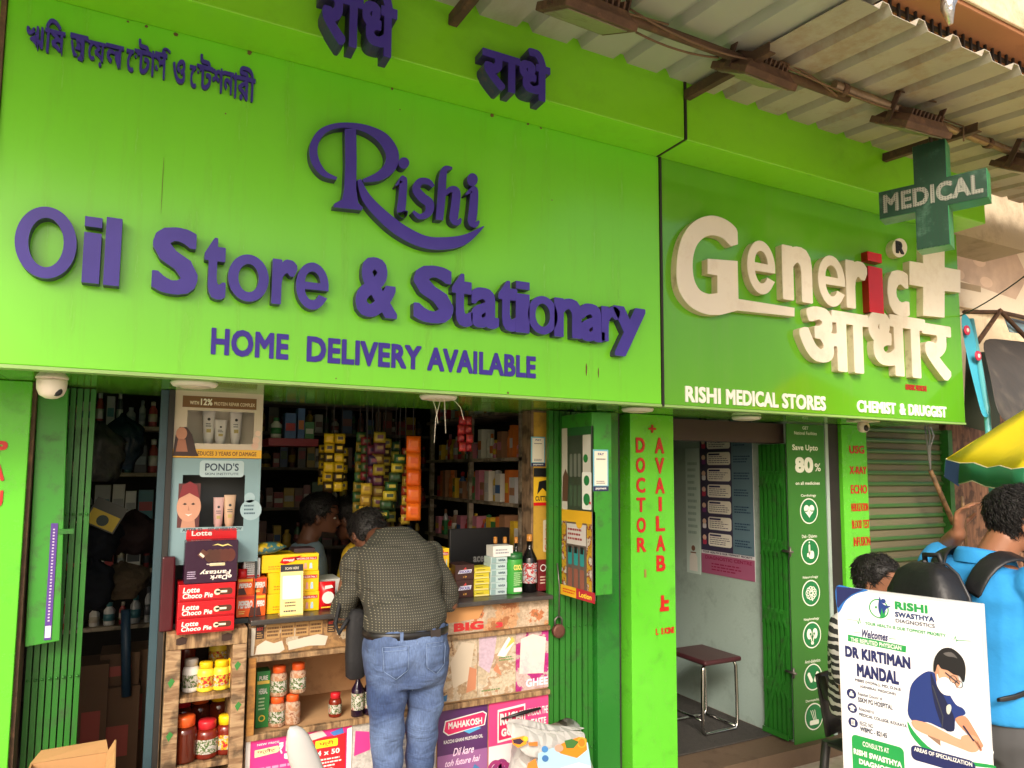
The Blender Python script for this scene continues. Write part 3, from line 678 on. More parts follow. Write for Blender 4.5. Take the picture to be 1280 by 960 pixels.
# ------------------------------------------------------------------ left end of the shop front
M_txt = mat('red_vinyl_text', S(196, 34, 28), .45, var=.08)
T = thing('sign_pillar', 'green clad pillar with cropped red letters at the far left edge', 'pillar', (-.7, 3.1, GROUND_Z))
MB().box((-1.1, 3.08, GROUND_Z), (-.372, 3.2, ZB), M_pillar).build('cladding', T, bevel=.003)
for ch, xa, xb, a, c in [('P', -6, 9.5, 551, 570), ('A', -10, 5.5, 580, 601), ('U', -10, 3.5, 613, 634)]:
    b = MB(); raised(b, fit_loops(ch, boxpx(xa, xb, a, c, 3.078), .05), 3.077, .003, M_txt); b.build('letter', T)
def gate(name, label, x0, x1, y, z0, z1, n, m=M_gate):
    """folded collapsible gate: upright channels with pivoted cross straps behind"""
    T = thing(name, label, 'gate', ((x0+x1)/2, y, z0)); pitch = (x1-x0)/n
    for i in range(n):
        xa = x0 + pitch*i + pitch*.10; xb = xa + pitch*.78; yy = y + (i % 2)*.004
        b = MB(); b.box((xa, yy, z0), (xb, yy+.004, z1), m); b.box((xa, yy+.0045, z0), (xa+.004, yy+.026, z1), m); b.box((xb-.004, yy+.0045, z0), (xb, yy+.026, z1), m); b.build('upright', T)
    for k in range(3):
        zc = z0 + (z1-z0)*(.16+.3*k); b = MB()
        for i in range(n-1):
            xa = x0 + pitch*(i+.45); b.bar((xa, y+.034, zc-.05), (xa+pitch, y+.034, zc+.05), .005, .016, m); b.bar((xa, y+.040, zc+.05), (xa+pitch, y+.040, zc-.05), .005, .016, m)
        for i in range(n): b.lathe([(.005, -.004), (.005, 0)], (x0+pitch*(i+.5), y-.0005, zc), m, 8, 'Y')
        b.build('lattice_strap', T)
    return T
gate('folding_gate', 'green folding gate pushed open at the left of the general shop', -.352, -.175, 3.2, GROUND_Z, ZB-.005, 8)
b = MB(); b.box((-.372, 3.1, GROUND_Z), (-.360, 3.22, ZB), M_rust); tag(b.build('door_post'), 'rusty strip of steel post between the left pillar and folding gate', 'post')
T = thing('sheet_panel', 'dented green sheet panel hung over the left folding gate', 'panel', (-.28, 3.14, .5))
a = at(48, 487, 3.14); c = at(132/1.882, 450+660/1.882, 3.14); a2 = at(86, 482, 3.14)
MB().add([(a.x, 3.13, 1.9), (a2.x, 3.13, 1.9), (c.x+.012, 3.13, c.z), (a.x+.01, 3.13, c.z-.012), (a.x, 3.155, 1.9), (a2.x, 3.155, 1.9), (c.x+.012, 3.155, c.z), (a.x+.01, 3.155, c.z-.012)], [(0,1,2,3),(7,6,5,4),(0,4,5,1),(1,5,6,2),(2,6,7,3),(3,7,4,0)], M_gated).build('sheet', T, bevel=.003)
b = MB(); b.box((a.x+.09, 3.126, 1.36), (a.x+.14, 3.129, 1.378), M_gate); b.build('letter_slot', T)
Fp = Flat((a2.x-.028, 3.127, .98), (1, 0, 0), (0, 0, 1), .022, .42); Fp.back(paint(86, 52, 140, .5), .002); Fp.rect(.1, .02, .9, .12, paint(220, 215, 225)); Fp.lines(.35, .15, .65, .96, 30, paint(210, 200, 225), 1, .2); Fp.mb.build('strip_sticker', T)

# ------------------------------------------------------------------ right of the counter: gate, cladding, doctor pillar
gate('folding_gate', 'green folding gate gathered at the right of the counter with a padlock on it', 1.815, 2.085, 3.12, GROUND_Z, ZB-.005, 8)
b = MB(); b.box((2.088, 3.09, GROUND_Z), (2.225, 3.32, ZB), M_wallgreen); tag(b.build('clad_wall', bevel=.003), 'dark green clad strip of wall between the gate and the DOCTOR pillar', 'wall')
b = MB(); b.box((2.228, 3.13, GROUND_Z), (2.262, 3.3, ZB), M_dark); tag(b.build('door_post'), 'black upright strip in the gap beside the DOCTOR pillar', 'post')  # dark strip filling the gap between cladding and pillar
xa = at(789, 700, 3.1).x; xb = 2.606
T = thing('sign_pillar', 'bright green pillar with red letters DOCTOR AVAILABLE running down it', 'pillar', ((xa+xb)/2, 3.1, GROUND_Z))
MB().box((xa, 3.1, GROUND_Z), (xb, 3.31, ZB), M_pillar).build('cladding', T, bevel=.003)
def vletters(T, s, xl, xr, tops, Y, m, bold=.03, h=1.):
    for ch, (a, c) in zip(s, tops):
        k = (a-547)/100*xl[1]; b = MB(); nw = 3.6 if ch == 'I' else 0; raised(b, fit_loops(ch, boxpx(xl[0]+k+nw, xr+k-nw, a, c, Y-.004), bold), Y-.005, .004, m); b.build('letter', T)
vletters(T, 'DOCTOR', (795, 1.2), 806, [(547,566),(572,591),(597,616),(622,640),(647,666),(672,690)], 3.1, M_txt)
vletters(T, 'AVAILAB', (819, 1.2), 830, [(547,567),(572,592),(597,617),(621,639),(645,664),(669,689),(694,714)], 3.1, M_txt)
b = MB(); raised(b, fit_loops('+', boxpx(811, 820, 531, 541, 3.096), .03), 3.095, .004, M_txt); b.build('letter', T)
q = boxpx(825, 836, 744, 764, 3.096); b = MB(); raised(b, [[(q[0], q[1]), (q[2], q[1]), (q[2], q[1]+.022), (q[0]+.028, q[1]+.022), (q[0]+.028, q[1]+.04), (q[2], q[1]+.04), (q[2], q[1]+.058), (q[0]+.028, q[1]+.058), (q[0]+.028, q[3]), (q[0]+.008, q[3]), (q[0]+.008, q[1]+.022), (q[0], q[1]+.02)]], 3.095, .004, M_txt); b.build('letter', T)
words(T, [('L', 820, 823, 820), ('E ICINE', 827, 843, 820)], 786, 794, 3.096, M_txt, .05, .002)
words(T, [('1', 805.5, 808, 805)], 712, 722, 3.096, mat('faded_print', S(150, 120, 60), .6), .04, .002)

# ------------------------------------------------------------------ clinic doorway
FZ = 0.0
structure(MB().box((2.606, 3.06, GROUND_Z+.002), (4.0, yb, FZ), M_floor), 'floor')
M_mat = mat('dark_door_mat', S(62, 58, 54), .95, var=.3, scale=40, bump=.6, bscale=120)
tag(MB().box((2.62, 3.275, FZ+.001), (3.5, 4.6, FZ+.012), M_mat).build('door_mat', bevel=.004), 'dark worn mat on the clinic doorway floor', 'mat')
XW = 3.53
wall('mint_wall', 'pale mint painted wall along the right of the clinic passage', (XW, 3.13, FZ), (XW+.1, yb, 2.6), M_mint)
wall('mint_jamb', 'narrow mint painted jamb behind the green clinic banner', (XW+.101, 3.13, FZ), (3.97, 3.3, 2.6), M_mint)
tag(MB().box((2.61, 3.16, 1.785), (XW+.02, 3.26, 1.905), mat('dark_lintel', S(58, 40, 36), .6, var=.2)).build('lintel'), 'dark brown beam across the top of the clinic doorway', 'beam')
wall('clinic_back_wall', 'dim wall at the far end of the clinic passage', (2.48, 5.6, FZ), (XW, 5.7, 2.6), M_mint)
structure(MB().box((2.48, 3.35, 2.605), (5.3, yb, 2.618), M_ceil), 'ceiling')
# the gate of the clinic, folded against the wall
def side_gate():
    T = thing('folding_gate', 'narrow green folding gate pushed back against the mint clinic wall', 'gate', (XW-.03, 3.25, FZ))
    for i in range(6):
        y = 3.14 + .035*i; b = MB(); b.box((XW-.034, y, FZ+.02), (XW-.012, y+.022, 1.78), M_gate); b.build('upright', T)
    for k in range(4):
        b = MB(); zc = .3 + .42*k
        for i in range(5): b.bar((XW-.038, 3.15+.035*i, zc-.05), (XW-.038, 3.185+.035*i, zc+.05), .004, .014, M_gate); b.bar((XW-.043, 3.15+.035*i, zc+.05), (XW-.043, 3.185+.035*i, zc-.05), .004, .014, M_gate)
        b.build('lattice_strap', T)
    b = MB(); b.bar((XW-.05, 3.14, .62), (XW-.05, 3.32, .05), .005, .016, M_gate); b.bar((XW-.05, 3.14, .03), (XW-.05, 3.34, .03), .006, .03, M_gate); b.build('bottom_brace', T)
    for z in (.42, 1.13):
        b = MB(); b.tube([(XW-.05, 3.15, z), (XW-.05, 3.07, z)], .008, M_gunmetal, 8); b.tube([(XW-.05, 3.09, z-.03), (XW-.05, 3.09, z+.03)], .007, M_gunmetal, 8); b.build('latch', T)
side_gate()
# leaflets on the mint wall (plane x = XW), read from the passage
def side_flat(pxl, pxr, ytop_r, ybot_r, X):
    """sheet on the wall x = X: left edge deep in the passage, rows measured at the right edge"""
    pr = atx(pxr, (ytop_r+ybot_r)/2, X); pl = atx(pxl, (ytop_r+ybot_r)/2, X); zt = atx(pxr, ytop_r, X).z; zb = atx(pxr, ybot_r, X).z
    return Flat((X-.003, pl.y, zb), (0, -1, 0), (0, 0, 1), pl.y - pr.y, zt - zb)
F = side_flat(876, 942, 500, 727, XW)
F.back(paint(214, 208, 214, .5)); F.rect(.0, .135, .66, 1, paint(60, 54, 80, .5), 1); F.rect(.62, .135, 1, 1, paint(96, 122, 136, .5), 2); F.rect(0, 0, 1, .115, paint(160, 88, 120, .5), 1)
F.text('YOUR HEALTH IS OUR TOPMOST PRIORITY', .03, .12, .96, .132, paint(40, 40, 70), 2, .03)
F.text('DIAGNOSTIC CENTRE', .08, .085, .95, .105, paint(140, 20, 70), 2, .03); F.lines(.2, .02, .8, .07, 3, paint(140, 20, 70), 2)
for i in range(9):
    y = .165 + .095*i; F.rrect(.15, y, .6, y+.075, .016, paint(232, 226, 216, .4), 3); F.lines(.18, y+.008, .57, y+.055, 4, paint(96, 86, 110), 4, .35, .35); F.rect(.18, y+.058, .40, y+.068, paint(40, 34, 90), 4)
    F.lines(.66, y+.01, .96, y+.055, 3, paint(30, 60, 90), 4, .3, .45); F.disc(.075, y+.045, .016, paint(225, 190, 170), 4); F.rrect(.04, y+.004, .115, y+.034, .008, paint(*[(190, 60, 90), (230, 225, 230), (120, 60, 120)][i % 3]), 4)
tag(F.mb.build('health_poster'), 'purple and blue health information poster with a pink foot on the mint clinic wall', 'poster')
F = side_flat(858, 875, 560, 718, XW)
F.back(paint(196, 214, 208, .5)); F.disc(.5, .2, .022, paint(120, 84, 66), 1); F.poly([(.2, .02), (.8, .02), (.78, .13), (.6, .17), (.4, .17), (.22, .13)], paint(224, 220, 214), 1); F.rect(.3, .16, .7, .17, paint(120, 84, 66), 2); F.lines(.15, .3, .85, .9, 12, paint(150, 176, 170), 1)
tag(F.mb.build('doctor_leaflet'), 'narrow pale leaflet with a small doctor figure beside the health poster', 'poster')
# stool
T = thing('stool', 'low metal stool with chrome loop legs and maroon seat against the mint wall', 'stool', (3.2, 3.58, FZ))
b = MB(); b.cbox((3.22, 3.57, .447), (.30, .36, .03), mat('maroon_seat', S(70, 36, 40), .35, var=.12)); b.build('seat', T, bevel=.012, seg=3)
for y in (3.43, 3.71):
    b = MB(); b.tube([(3.10, y, .43), (3.085, y, .40), (3.08, y, .2), (3.08, y, .05), (3.10, y, .02), (3.2, y, .0215), (3.34, y, .0215), (3.36, y, .05), (3.36, y, .2), (3.355, y, .4), (3.34, y, .43)], .011, M_chrome, 10); b.build('leg', T)
b = MB(); b.tube([(3.36, 3.44, .025), (3.36, 3.70, .025)], .010, M_chrome, 8); b.build('crossbar', T); b = MB(); b.tube([(3.08, 3.44, .10), (3.08, 3.70, .10)], .009, M_chrome, 8); b.build('crossbar', T)
# counter and shelf inside the clinic, left
T = thing('clinic_counter', 'green counter just inside the clinic door on the left', 'counter', (2.75, 4.6, FZ))
MB().box((2.62, 4.2, FZ), (3.0, 5.4, .95), M_wallgreen).build('body', T, bevel=.004)
MB().box((2.61, 4.18, .951), (3.02, 5.4, .975), M_black).build('worktop', T, bevel=.003)
F = Flat((2.93, 4.196, .80), (1, 0, 0), (0, 0, 1), .12, .1); b = F.text('Group', 0, .2, 1, .8, M_white, 1, .03); F.mb.build('lettering', T)
tag(MB().box((2.62, 4.7, 1.1), (2.85, 4.72, 2.3), M_wallgreen).box((2.86, 4.7, 1.1), (2.9, 4.72, 2.3), M_gate).build('partition'), 'dark green glazed partition behind the clinic counter', 'partition')

# green banner with department badges
M_ban = mat('banner_green', S(52, 116, 38), .4, var=.10, scale=1.6)
xa, xb = at(986, 600, 3.1).x, at(1033, 600, 3.1).x; za = at(1020, 941, 3.1).z + .03
F = Flat((xa, 3.108, za), (1, 0, 0), (0, 0, 1), xb - xa, 1.905 - za)
M_bw = paint(238, 240, 226, .4); M_bg = paint(16, 120, 62, .4); F.back(M_ban, .006)
def bz(py): return (at(1010, py, 3.1).z - za) / F.h
F.text('GET', .42, bz(537), .58, bz(533), M_bw, 1, .02); F.text('National Facilities', .2, bz(543.5), .8, bz(539.5), M_bw, 1, .01)
F.text('Save Upto', .14, bz(565), .82, bz(556), M_bw, 1, .025); F.text('80', .2, bz(591), .68, bz(571.5), M_bw, 1, .05); F.text('%', .72, bz(589), .88, bz(579), M_bw, 1, .01); F.text('on all medicines', .2, bz(606), .84, bz(602), M_bw, 1, .02)
BC = [639, 690, 742, 795, 848, 898]; nm = ['Cardiology', 'Diab - Diabetes', 'Neurology', 'Nephrology', 'Anti-diabetics', 'Dermatology']
for i, (py, t) in enumerate(zip(BC, nm)):
    y = bz(py); x = .53 - .006*i; r = .0405
    F.disc(x, y, r, M_bw, 1, 28); F.disc(x, y, r*.91, M_bg, 2, 28); F.text(t, x-.2, y+r*1.08, x+.2, y+r*1.32, M_bw, 1, .01)
    q = F.h / F.w
    if i == 0:
        F.poly([(x+q*r*.58*math.sin(a)**3*1.0, y + r*.05 + r*.036*(13*math.cos(a)-5*math.cos(2*a)-2*math.cos(3*a)-math.cos(4*a))) for a in [2*math.pi*k/40 for k in range(40)]], M_bw, 3)
        z = [(-.5,0),(-.2,0),(-.1,.2),(0,-.28),(.1,.12),(.18,0),(.5,0)]
        for (a, c), (d, e) in zip(z, z[1:]): F.poly([(x+a*r*q, y+c*r-.0016), (x+d*r*q, y+e*r-.0016), (x+d*r*q, y+e*r+.0016), (x+a*r*q, y+c*r+.0016)], M_bg, 4)
    elif i == 1:
        F.rrect(x-.16*r*q, y-.2*r, x+.02*r*q, y+.58*r, .004, M_bw, 3); F.rrect(x-.16*r*q, y-.55*r, x+.42*r*q, y+.06*r, .008, M_bw, 3); F.rrect(x-.36*r*q, y-.4*r, x-.1*r*q, y-.1*r, .004, M_bw, 3); F.disc(x-.07*r*q, y+.72*r, r*.07, M_bw, 3)
    elif i == 2:
        for a in range(9): F.ring(x + .38*r*q*math.cos(a*.7+.3), y + .3*r*math.sin(a*.7+.3), r*.24, r*.07, M_bw, 3 + a % 2, 14)
        F.rrect(x+.05*r*q, y-.62*r, x+.18*r*q, y-.3*r, .003, M_bw, 3)
    elif i == 3:
        for s_ in (-1, 1): F.disc(x+s_*.32*r*q, y+.1*r, r*.27, M_bw, 3, 20, r*.4); F.disc(x+s_*.2*r*q, y+.1*r, r*.1, M_bg, 4); F.poly([(x+s_*.22*r*q, y), (x+s_*.12*r*q, y), (x+s_*.03*r*q, y-.55*r), (x+s_*.12*r*q, y-.55*r)], M_bw, 3)
        F.rrect(x-.16*r*q, y-.72*r, x+.16*r*q, y-.45*r, .005, M_bw, 3)
    elif i == 4:
        for s_, a in ((-1, .5), (1, -.5)):
            c, sn = math.cos(a), math.sin(a); pts = [(.0+.16*math.cos(t), (.26 if math.sin(t) > 0 else -.26) + .16*math.sin(t)) for t in [2*math.pi*k/20 for k in range(20)]]
            F.poly([(x+q*r*(s_*.34 + c*u-sn*v), y+r*(sn*u+c*v)) for u, v in pts], M_bw, 3)
    else:
        for k in range(3): F.poly([(x+r*q*(-.4+.22*k), y+.5*r), (x+r*q*(-.34+.22*k), y+.5*r), (x+r*q*(.0+.12*k), y-.3*r), (x+r*q*(-.06+.12*k), y-.3*r)], M_bw, 3)
        F.rrect(x-.5*r*q, y-.6*r, x+.5*r*q, y-.25*r, .005, M_bw, 3)
tag(F.mb.build('clinic_banner'), 'tall green banner with Save Upto 80 percent and a column of white medical badges', 'banner')
b = MB(); b.box((xb+.012, 3.11, FZ-.09), (xb+.04, 3.3, ZB), M_mint); tag(b.build('door_jamb'), 'thin pale strip between the clinic banner and a black post', 'post')
b = MB(); b.box((xb+.043, 3.12, GROUND_Z), (3.975, 3.3, ZB), M_dark); tag(b.build('door_post'), 'black steel post between the clinic banner and the USG pillar', 'post')
xa, xb = 3.985, at(1085, 600, 3.1).x
T = thing('sign_pillar', 'narrow green pillar with red letters USG, X-RAY, ECHO, BLOOD TEST and INFUSION', 'pillar', ((xa+xb)/2, 3.1, GROUND_Z))
MB().box((xa, 3.1, GROUND_Z), (xb, 3.3, ZB), M_pillar).build('cladding', T, bevel=.003)
for s_, x_, c_, t_, b_ in [('USG',1062,1080.5,557,567),('X-RAY',1062.5,1083.5,583,592.5),('ECHO',1064,1084,606,617),('NEBULIZATION',1064.5,1085.5,629,639),('BLOOD TEST',1065.5,1087,650,660.5),('INFUSION',1067.5,1088,671,682.5)]:
    b = MB(); raised(b, fit_loops(s_, boxpx(x_, c_, t_, b_, 3.096), .022 if len(s_) < 6 else .004), 3.096, .003, M_txt); b.build('lettering', T)
# roller shutter
M_sh1 = mat('shutter_ridge_green', S(60, 106, 46), .4, var=.15, dirt=S(90, 100, 66), dscale=8, damt=.4, stretch=(.3, 1, 1)); M_sh2 = mat('shutter_olive_face', S(112, 106, 80), .6, var=.12, dirt=S(84, 112, 56), dscale=5, damt=.7, stretch=(.2, 1, 1))  # two-tone slats: greener ridges, olive-brown faces
T = thing('roller_shutter', 'closed roller shutter with olive slats and green ridges right of the USG pillar', 'shutter', (4.6, 3.16, GROUND_Z))
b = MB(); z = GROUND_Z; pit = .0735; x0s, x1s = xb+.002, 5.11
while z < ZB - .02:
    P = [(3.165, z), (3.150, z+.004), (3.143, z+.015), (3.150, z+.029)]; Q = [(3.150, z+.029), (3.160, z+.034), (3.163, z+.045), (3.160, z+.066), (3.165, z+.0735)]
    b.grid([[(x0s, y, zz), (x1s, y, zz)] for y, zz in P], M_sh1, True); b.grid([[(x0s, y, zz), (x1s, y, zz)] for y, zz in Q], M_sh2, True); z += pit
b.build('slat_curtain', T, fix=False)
MB().box((x1s, 3.1, GROUND_Z), (x1s+.05, 3.2, ZB), M_gate).build('guide_rail', T); MB().box((x0s, 3.19, GROUND_Z), (x1s, 3.2, ZB+.1), M_dark).build('backing', T)
# hook, twisted wire and pole
h = at(1160, 536, 2.95); e = at(1163, 588, 2.95); e2 = at(1192, 655, 2.95); b = MB()
for dx in (-.03, 0, .03): b.tube([(h.x+dx, 2.95, ZB), (h.x+dx*1.4, 2.94, ZB-.06), (h.x+dx*.4, 2.95, ZB-.14), e], .0055, mat('grey_wire', S(150, 150, 152), .45, var=.2), 5)
tag(b.build('hanging_wire'), 'bunch of twisted grey wire hanging from the soffit before the shutter', 'wire')
b = MB(); b.tube([e, e2], [.014, .017], wood('stick_wood', (120, 88, 56), (176, 134, 92), (4, 4, 1)), 8); tag(b.build('wooden_pole'), 'short wooden pole hanging from twisted wire in front of the shutter', 'pole')

# ------------------------------------------------------------------ buildings further along the street
M_cr = mat('cream_wall_plaster', S(226, 206, 172), .85, var=.12, scale=2, bump=.2, dirt=S(150, 122, 92), dscale=2.5, damt=.6)
M_or = mat('orange_plaster', S(180, 124, 86), .8, var=.15, scale=2, dirt=S(130, 84, 60), dscale=3, damt=.5)
T = thing('neighbouring_building', 'cream plastered building beyond the awning with an orange ledge and a worn balcony', 'building', (8.5, 4, GROUND_Z))
MB().box((5.32, 3.31, GROUND_Z), (14, 9, 8.5), M_cr).build('wall', T)
MB().box((5.32, 2.98, 3.78), (14, 3.305, 4.02), M_or).build('ledge', T, bevel=.01)
MB().box((5.32, 3.02, 4.03), (14, 3.3, 4.10), M_cr).build('ledge_cap', T, bevel=.008)
ys_ = 2.2; zs_ = at(1235, 22, ys_).z; kg = at(1200, 47, 1.).z - 1.6; yg_ = (zs_-1.6-.03)/kg
T = thing('balcony', 'upper balcony with a worn orange underside and dark bars above the awning end', 'balcony', (8, 2.7, zs_))
MB().box((3.3, ys_, zs_), (14, 3.305, zs_+.12), M_or).build('slab', T, bevel=.01); MB().box((3.3, ys_-.02, zs_+.02), (14, ys_-.001, zs_+1.0), M_cr).build('parapet', T, bevel=.008)
b = MB()
for i in range(60): b.bar((3.4+.075*i, yg_, zs_-.17), (3.4+.075*i, yg_, zs_-.003), .014, .014, M_dark)
for z in (zs_-.17, zs_-.03): b.bar((3.35, yg_+.016, z), (8.2, yg_+.016, z), .018, .018, M_dark)
b.build('bar_grille', T)
MB().box((3.3, yg_+.12, zs_-.5), (8, yg_+.2, zs_-.002), mat('ochre_wall', S(190, 146, 92), .85, var=.15, dirt=S(140, 96, 60), dscale=4, damt=.6)).build('back_wall', T)
p = at(1186, 10, ys_-.05); b = MB(); b.tube([p + Vector((0, 0, .2)), p + Vector((.02, 0, .08)), p + Vector((-.01, 0, 0)), p + Vector((.01, 0, -.09))], [.05, .05, .035, .012], mat('crumpled_foil', S(200, 200, 200), .3, metal=.9, bump=1., bscale=30), 9); tag(b.build('foil_bundle'), 'crumpled silver bundle hanging from the balcony edge at the top right', 'bundle')
F = wall_flat(1178, 1320, 285, 392, 3.27); F.back(mat('faded_board', S(214, 198, 172), .6, var=.1, scale=2, dirt=S(186, 156, 126), dscale=4, damt=.6), .03)
F.poly([(.12, .98), (.55, .98), (.72, .5), (.6, .2), (.08, .3)], mat('faded_picture', S(186, 160, 136), .6, var=.3, scale=6), 1)
for cx, cy in ((.12, .35), (.35, .33), (.3, .55)): F.disc(cx, cy, .12, mat('faded_plate', S(204, 176, 150), .6, var=.2), 2, 20, .06)
F.rect(.02, .2, .3, .27, mat('faded_bowl', S(150, 130, 100), .6), 2)
tag(F.mb.build('faded_signboard'), 'sun-faded food signboard on the cream wall beyond the medical sign', 'signboard')
wall('plank_wall', 'brown plank partition behind the yellow umbrella and the man in blue', (5.19, 3.16, GROUND_Z), (6.6, 3.22, 2.1), wood('brown_plank', (120, 80, 56), (170, 122, 88), (9, 9, 1)))
wall('end_wall', 'dim wall closing the shop on the shutter side', (5.19, 3.225, GROUND_Z), (5.31, yb, 3.1), M_dim)
# tarpaulin stall
T = thing('tarpaulin_stall', 'street stall roof of dark tarpaulin on rusty bars with a blue printed flap', 'stall', (5.4, 2.5, GROUND_Z))
Mt = mat('dark_tarpaulin', S(74, 70, 66), .6, var=.2, scale=5, bump=.5, bscale=8, dirt=S(110, 102, 94), dscale=5, damt=.5); Mb = mat('blue_flap', S(70, 172, 200), .45, var=.1)
def W(px, py, y): return tuple(at(px, py, y))
tp = [[W(1222, 418, 2.75), W(1262, 425, 2.75), W(1320, 428, 2.75)], [W(1232, 450, 2.55), W(1268, 462, 2.55), W(1330, 470, 2.55)], [W(1240, 490, 2.4), W(1272, 505, 2.42), W(1330, 515, 2.4)], [W(1246, 524, 2.35), W(1280, 545, 2.35), W(1330, 560, 2.35)]]
MB().grid(tp, Mt).build('tarpaulin', T, solid=.006, sub=2)
fl = [[W(1199, 388, 2.7), W(1212, 392, 2.68)], [W(1203, 420, 2.66), W(1220, 424, 2.64)], [W(1210, 455, 2.6), W(1226, 458, 2.6)], [W(1222, 500, 2.5), W(1235, 500, 2.5)], [W(1228, 526, 2.45), W(1240, 522, 2.45)]]
b = MB(); b.grid(fl, Mb); b.build('printed_flap', T, solid=.006, sub=2)
for px, py, y in ((1208, 413, 2.66), (1222, 445, 2.6)):
    p = at(px, py, y - .03); b = MB(); b.lathe([(.032, .0), (.032, -.006), (.02, -.008)], (p.x, p.y, p.z), paint(206, 52, 84), 16, 'Y'); b.lathe([(.014, -.0085), (.012, -.011)], (p.x, p.y, p.z), M_white, 12, 'Y'); b.build('printed_rose', T)
b = MB(); b.tube([W(1222, 428, 2.72), W(1250, 388, 2.72), W(1290, 430, 2.72)], .016, M_rust, 6); b.tube([W(1205, 390, 2.73), W(1250, 390, 2.73), W(1330, 408, 2.73)], .014, M_rust, 6)
q = at(1239, 524, 2.46); b.tube([(q.x, 2.46, GROUND_Z), (q.x-.02, 2.47, 2.0), W(1214, 400, 2.72)], .018, mat('teal_pipe', S(96, 176, 186), .4, var=.1), 8)
b.build('frame', T)
b = MB(); b.grid([[W(1255, 396, 2.8), W(1282, 402, 2.8), W(1330, 410, 2.8)], [W(1262, 415, 2.74), W(1284, 418, 2.74), W(1330, 424, 2.74)]], mat('blue_plastic', S(150, 186, 206), .4)); b.build('blue_sheet', T, solid=.005)
MB().grid([[W(1208, 440, 3.0), W(1246, 440, 3.0)], [W(1205, 532, 3.0), W(1250, 545, 3.0)]], mat('dark_green_tarp', S(52, 70, 50), .6, var=.2)).build('side_sheet', T, solid=.006)
b = MB(); b.tube(sag(W(1200, 395, 2.6), W(1300, 330, 1.9), .02), .004, M_black, 5); tag(b.build('cable'), 'black cable rising to the right across the faded signboard', 'cable')
# ------------------------------------------------------------------ the counter
M_slab = mat('dark_counter_stone', S(60, 56, 54), .3, var=.2, scale=18, dirt=S(96, 90, 84), dscale=8, damt=.4)
M_wood = wood('worn_wood', (136, 100, 68), (196, 162, 122), (2.2, 2.2, 14)); M_woodh = wood('worn_wood_rail', (126, 92, 60), (192, 156, 112), (14, 2.2, 2.2)); M_ochre = wood('ochre_wood', (150, 96, 40), (196, 138, 62), (3, 3, 10))
M_card = mat('cardboard', S(188, 148, 104), .85, var=.12, scale=5, dirt=S(150, 112, 76), dscale=4, damt=.4)
YC = 3.1
zc = lambda py, px=330: at(px, py, YC).z
Z_TOP, Z_SL, Z_R1, Z_R1b, Z_R2, Z_R2b = zc(772), zc(778.5), zc(819.6), zc(826), zc(915.5), zc(923)
xc0, xc1 = at(309, 850, YC).x, 1.808
xo0, xo1 = at(318, 870, YC).x, at(478, 860, YC).x
SC = thing('shop_counter', 'long worn shop counter with a dark top and torn posters on its front', 'counter', ((xc0+xc1)/2, 3.3, GROUND_Z))
MB().box((xc0, 3.055, Z_SL), (xc1, 3.72, Z_TOP), M_slab).build('countertop', SC, bevel=.004)
b = MB(); b.box((xc0, 3.112, GROUND_Z+.06), (xo0, 3.6, Z_SL-.002), M_wood).box((xo1, 3.112, GROUND_Z+.06), (xc1, 3.6, Z_SL-.002), M_card).box((xo0, 3.112, GROUND_Z+.06), (xo1, 3.6, Z_R2-.012), M_card).box((xo0, 3.112, Z_R1b+.002), (xo1, 3.6, Z_SL-.002), M_card)
b.box((xo0, 3.55, Z_R2-.012), (xo1, 3.6, Z_R1b+.002), mat('showcase_back_card', S(206, 166, 124), .8, var=.1, dirt=S(120, 84, 56), dscale=5, damt=.5)); b.build('carcass', SC)
MB().box((xc0, 3.085, Z_R1), (xc1, 3.111, Z_R1b), M_woodh).build('rail', SC, bevel=.002); MB().box((xc0, 3.085, Z_R2b), (xc1, 3.111, Z_R2), M_woodh).build('rail', SC, bevel=.002)
MB().box((xc0, 3.08, Z_R2+.001), (xo0, 3.111, Z_R1-.001), M_ochre).build('stile', SC, bevel=.002); MB().box((xo1, 3.08, Z_R2+.001), (xo1+.05, 3.111, Z_R1-.001), M_ochre).build('stile', SC, bevel=.002)
def on_counter(name, a, b_, z0, z1, label=None, Y=3.108, th=.004):
    F = Flat((a, Y-th, z0), (1, 0, 0), (0, 0, 1), b_-a, z1-z0); F.fin = lambda: tag(F.mb.build(name, SC), label); return F
M_tornA = patches('torn_posters_cream', [(0, (222, 196, 160)), (.42, (205, 170, 130)), (.47, (236, 214, 184)), (.55, (226, 190, 150)), (.6, (150, 110, 76)), (.63, (230, 206, 176)), (.72, (196, 150, 110))], 6)
M_tornB = patches('torn_posters_orange', [(0, (206, 132, 84)), (.38, (236, 180, 130)), (.46, (222, 196, 166)), (.54, (240, 214, 184)), (.6, (226, 140, 90)), (.66, (168, 120, 84))], 7, seed=3)
M_tornC = patches('torn_posters_magenta', [(0, (206, 40, 140)), (.42, (214, 60, 150)), (.47, (236, 206, 200)), (.56, (230, 190, 186)), (.62, (190, 40, 130)), (.7, (240, 226, 210))], 7, seed=8)
M_tornD = patches('torn_labels_brown', [(0, (150, 112, 74)), (.42, (196, 150, 96)), (.5, (170, 128, 84)), (.56, (226, 206, 176)), (.64, (120, 84, 58))], 6, seed=5)
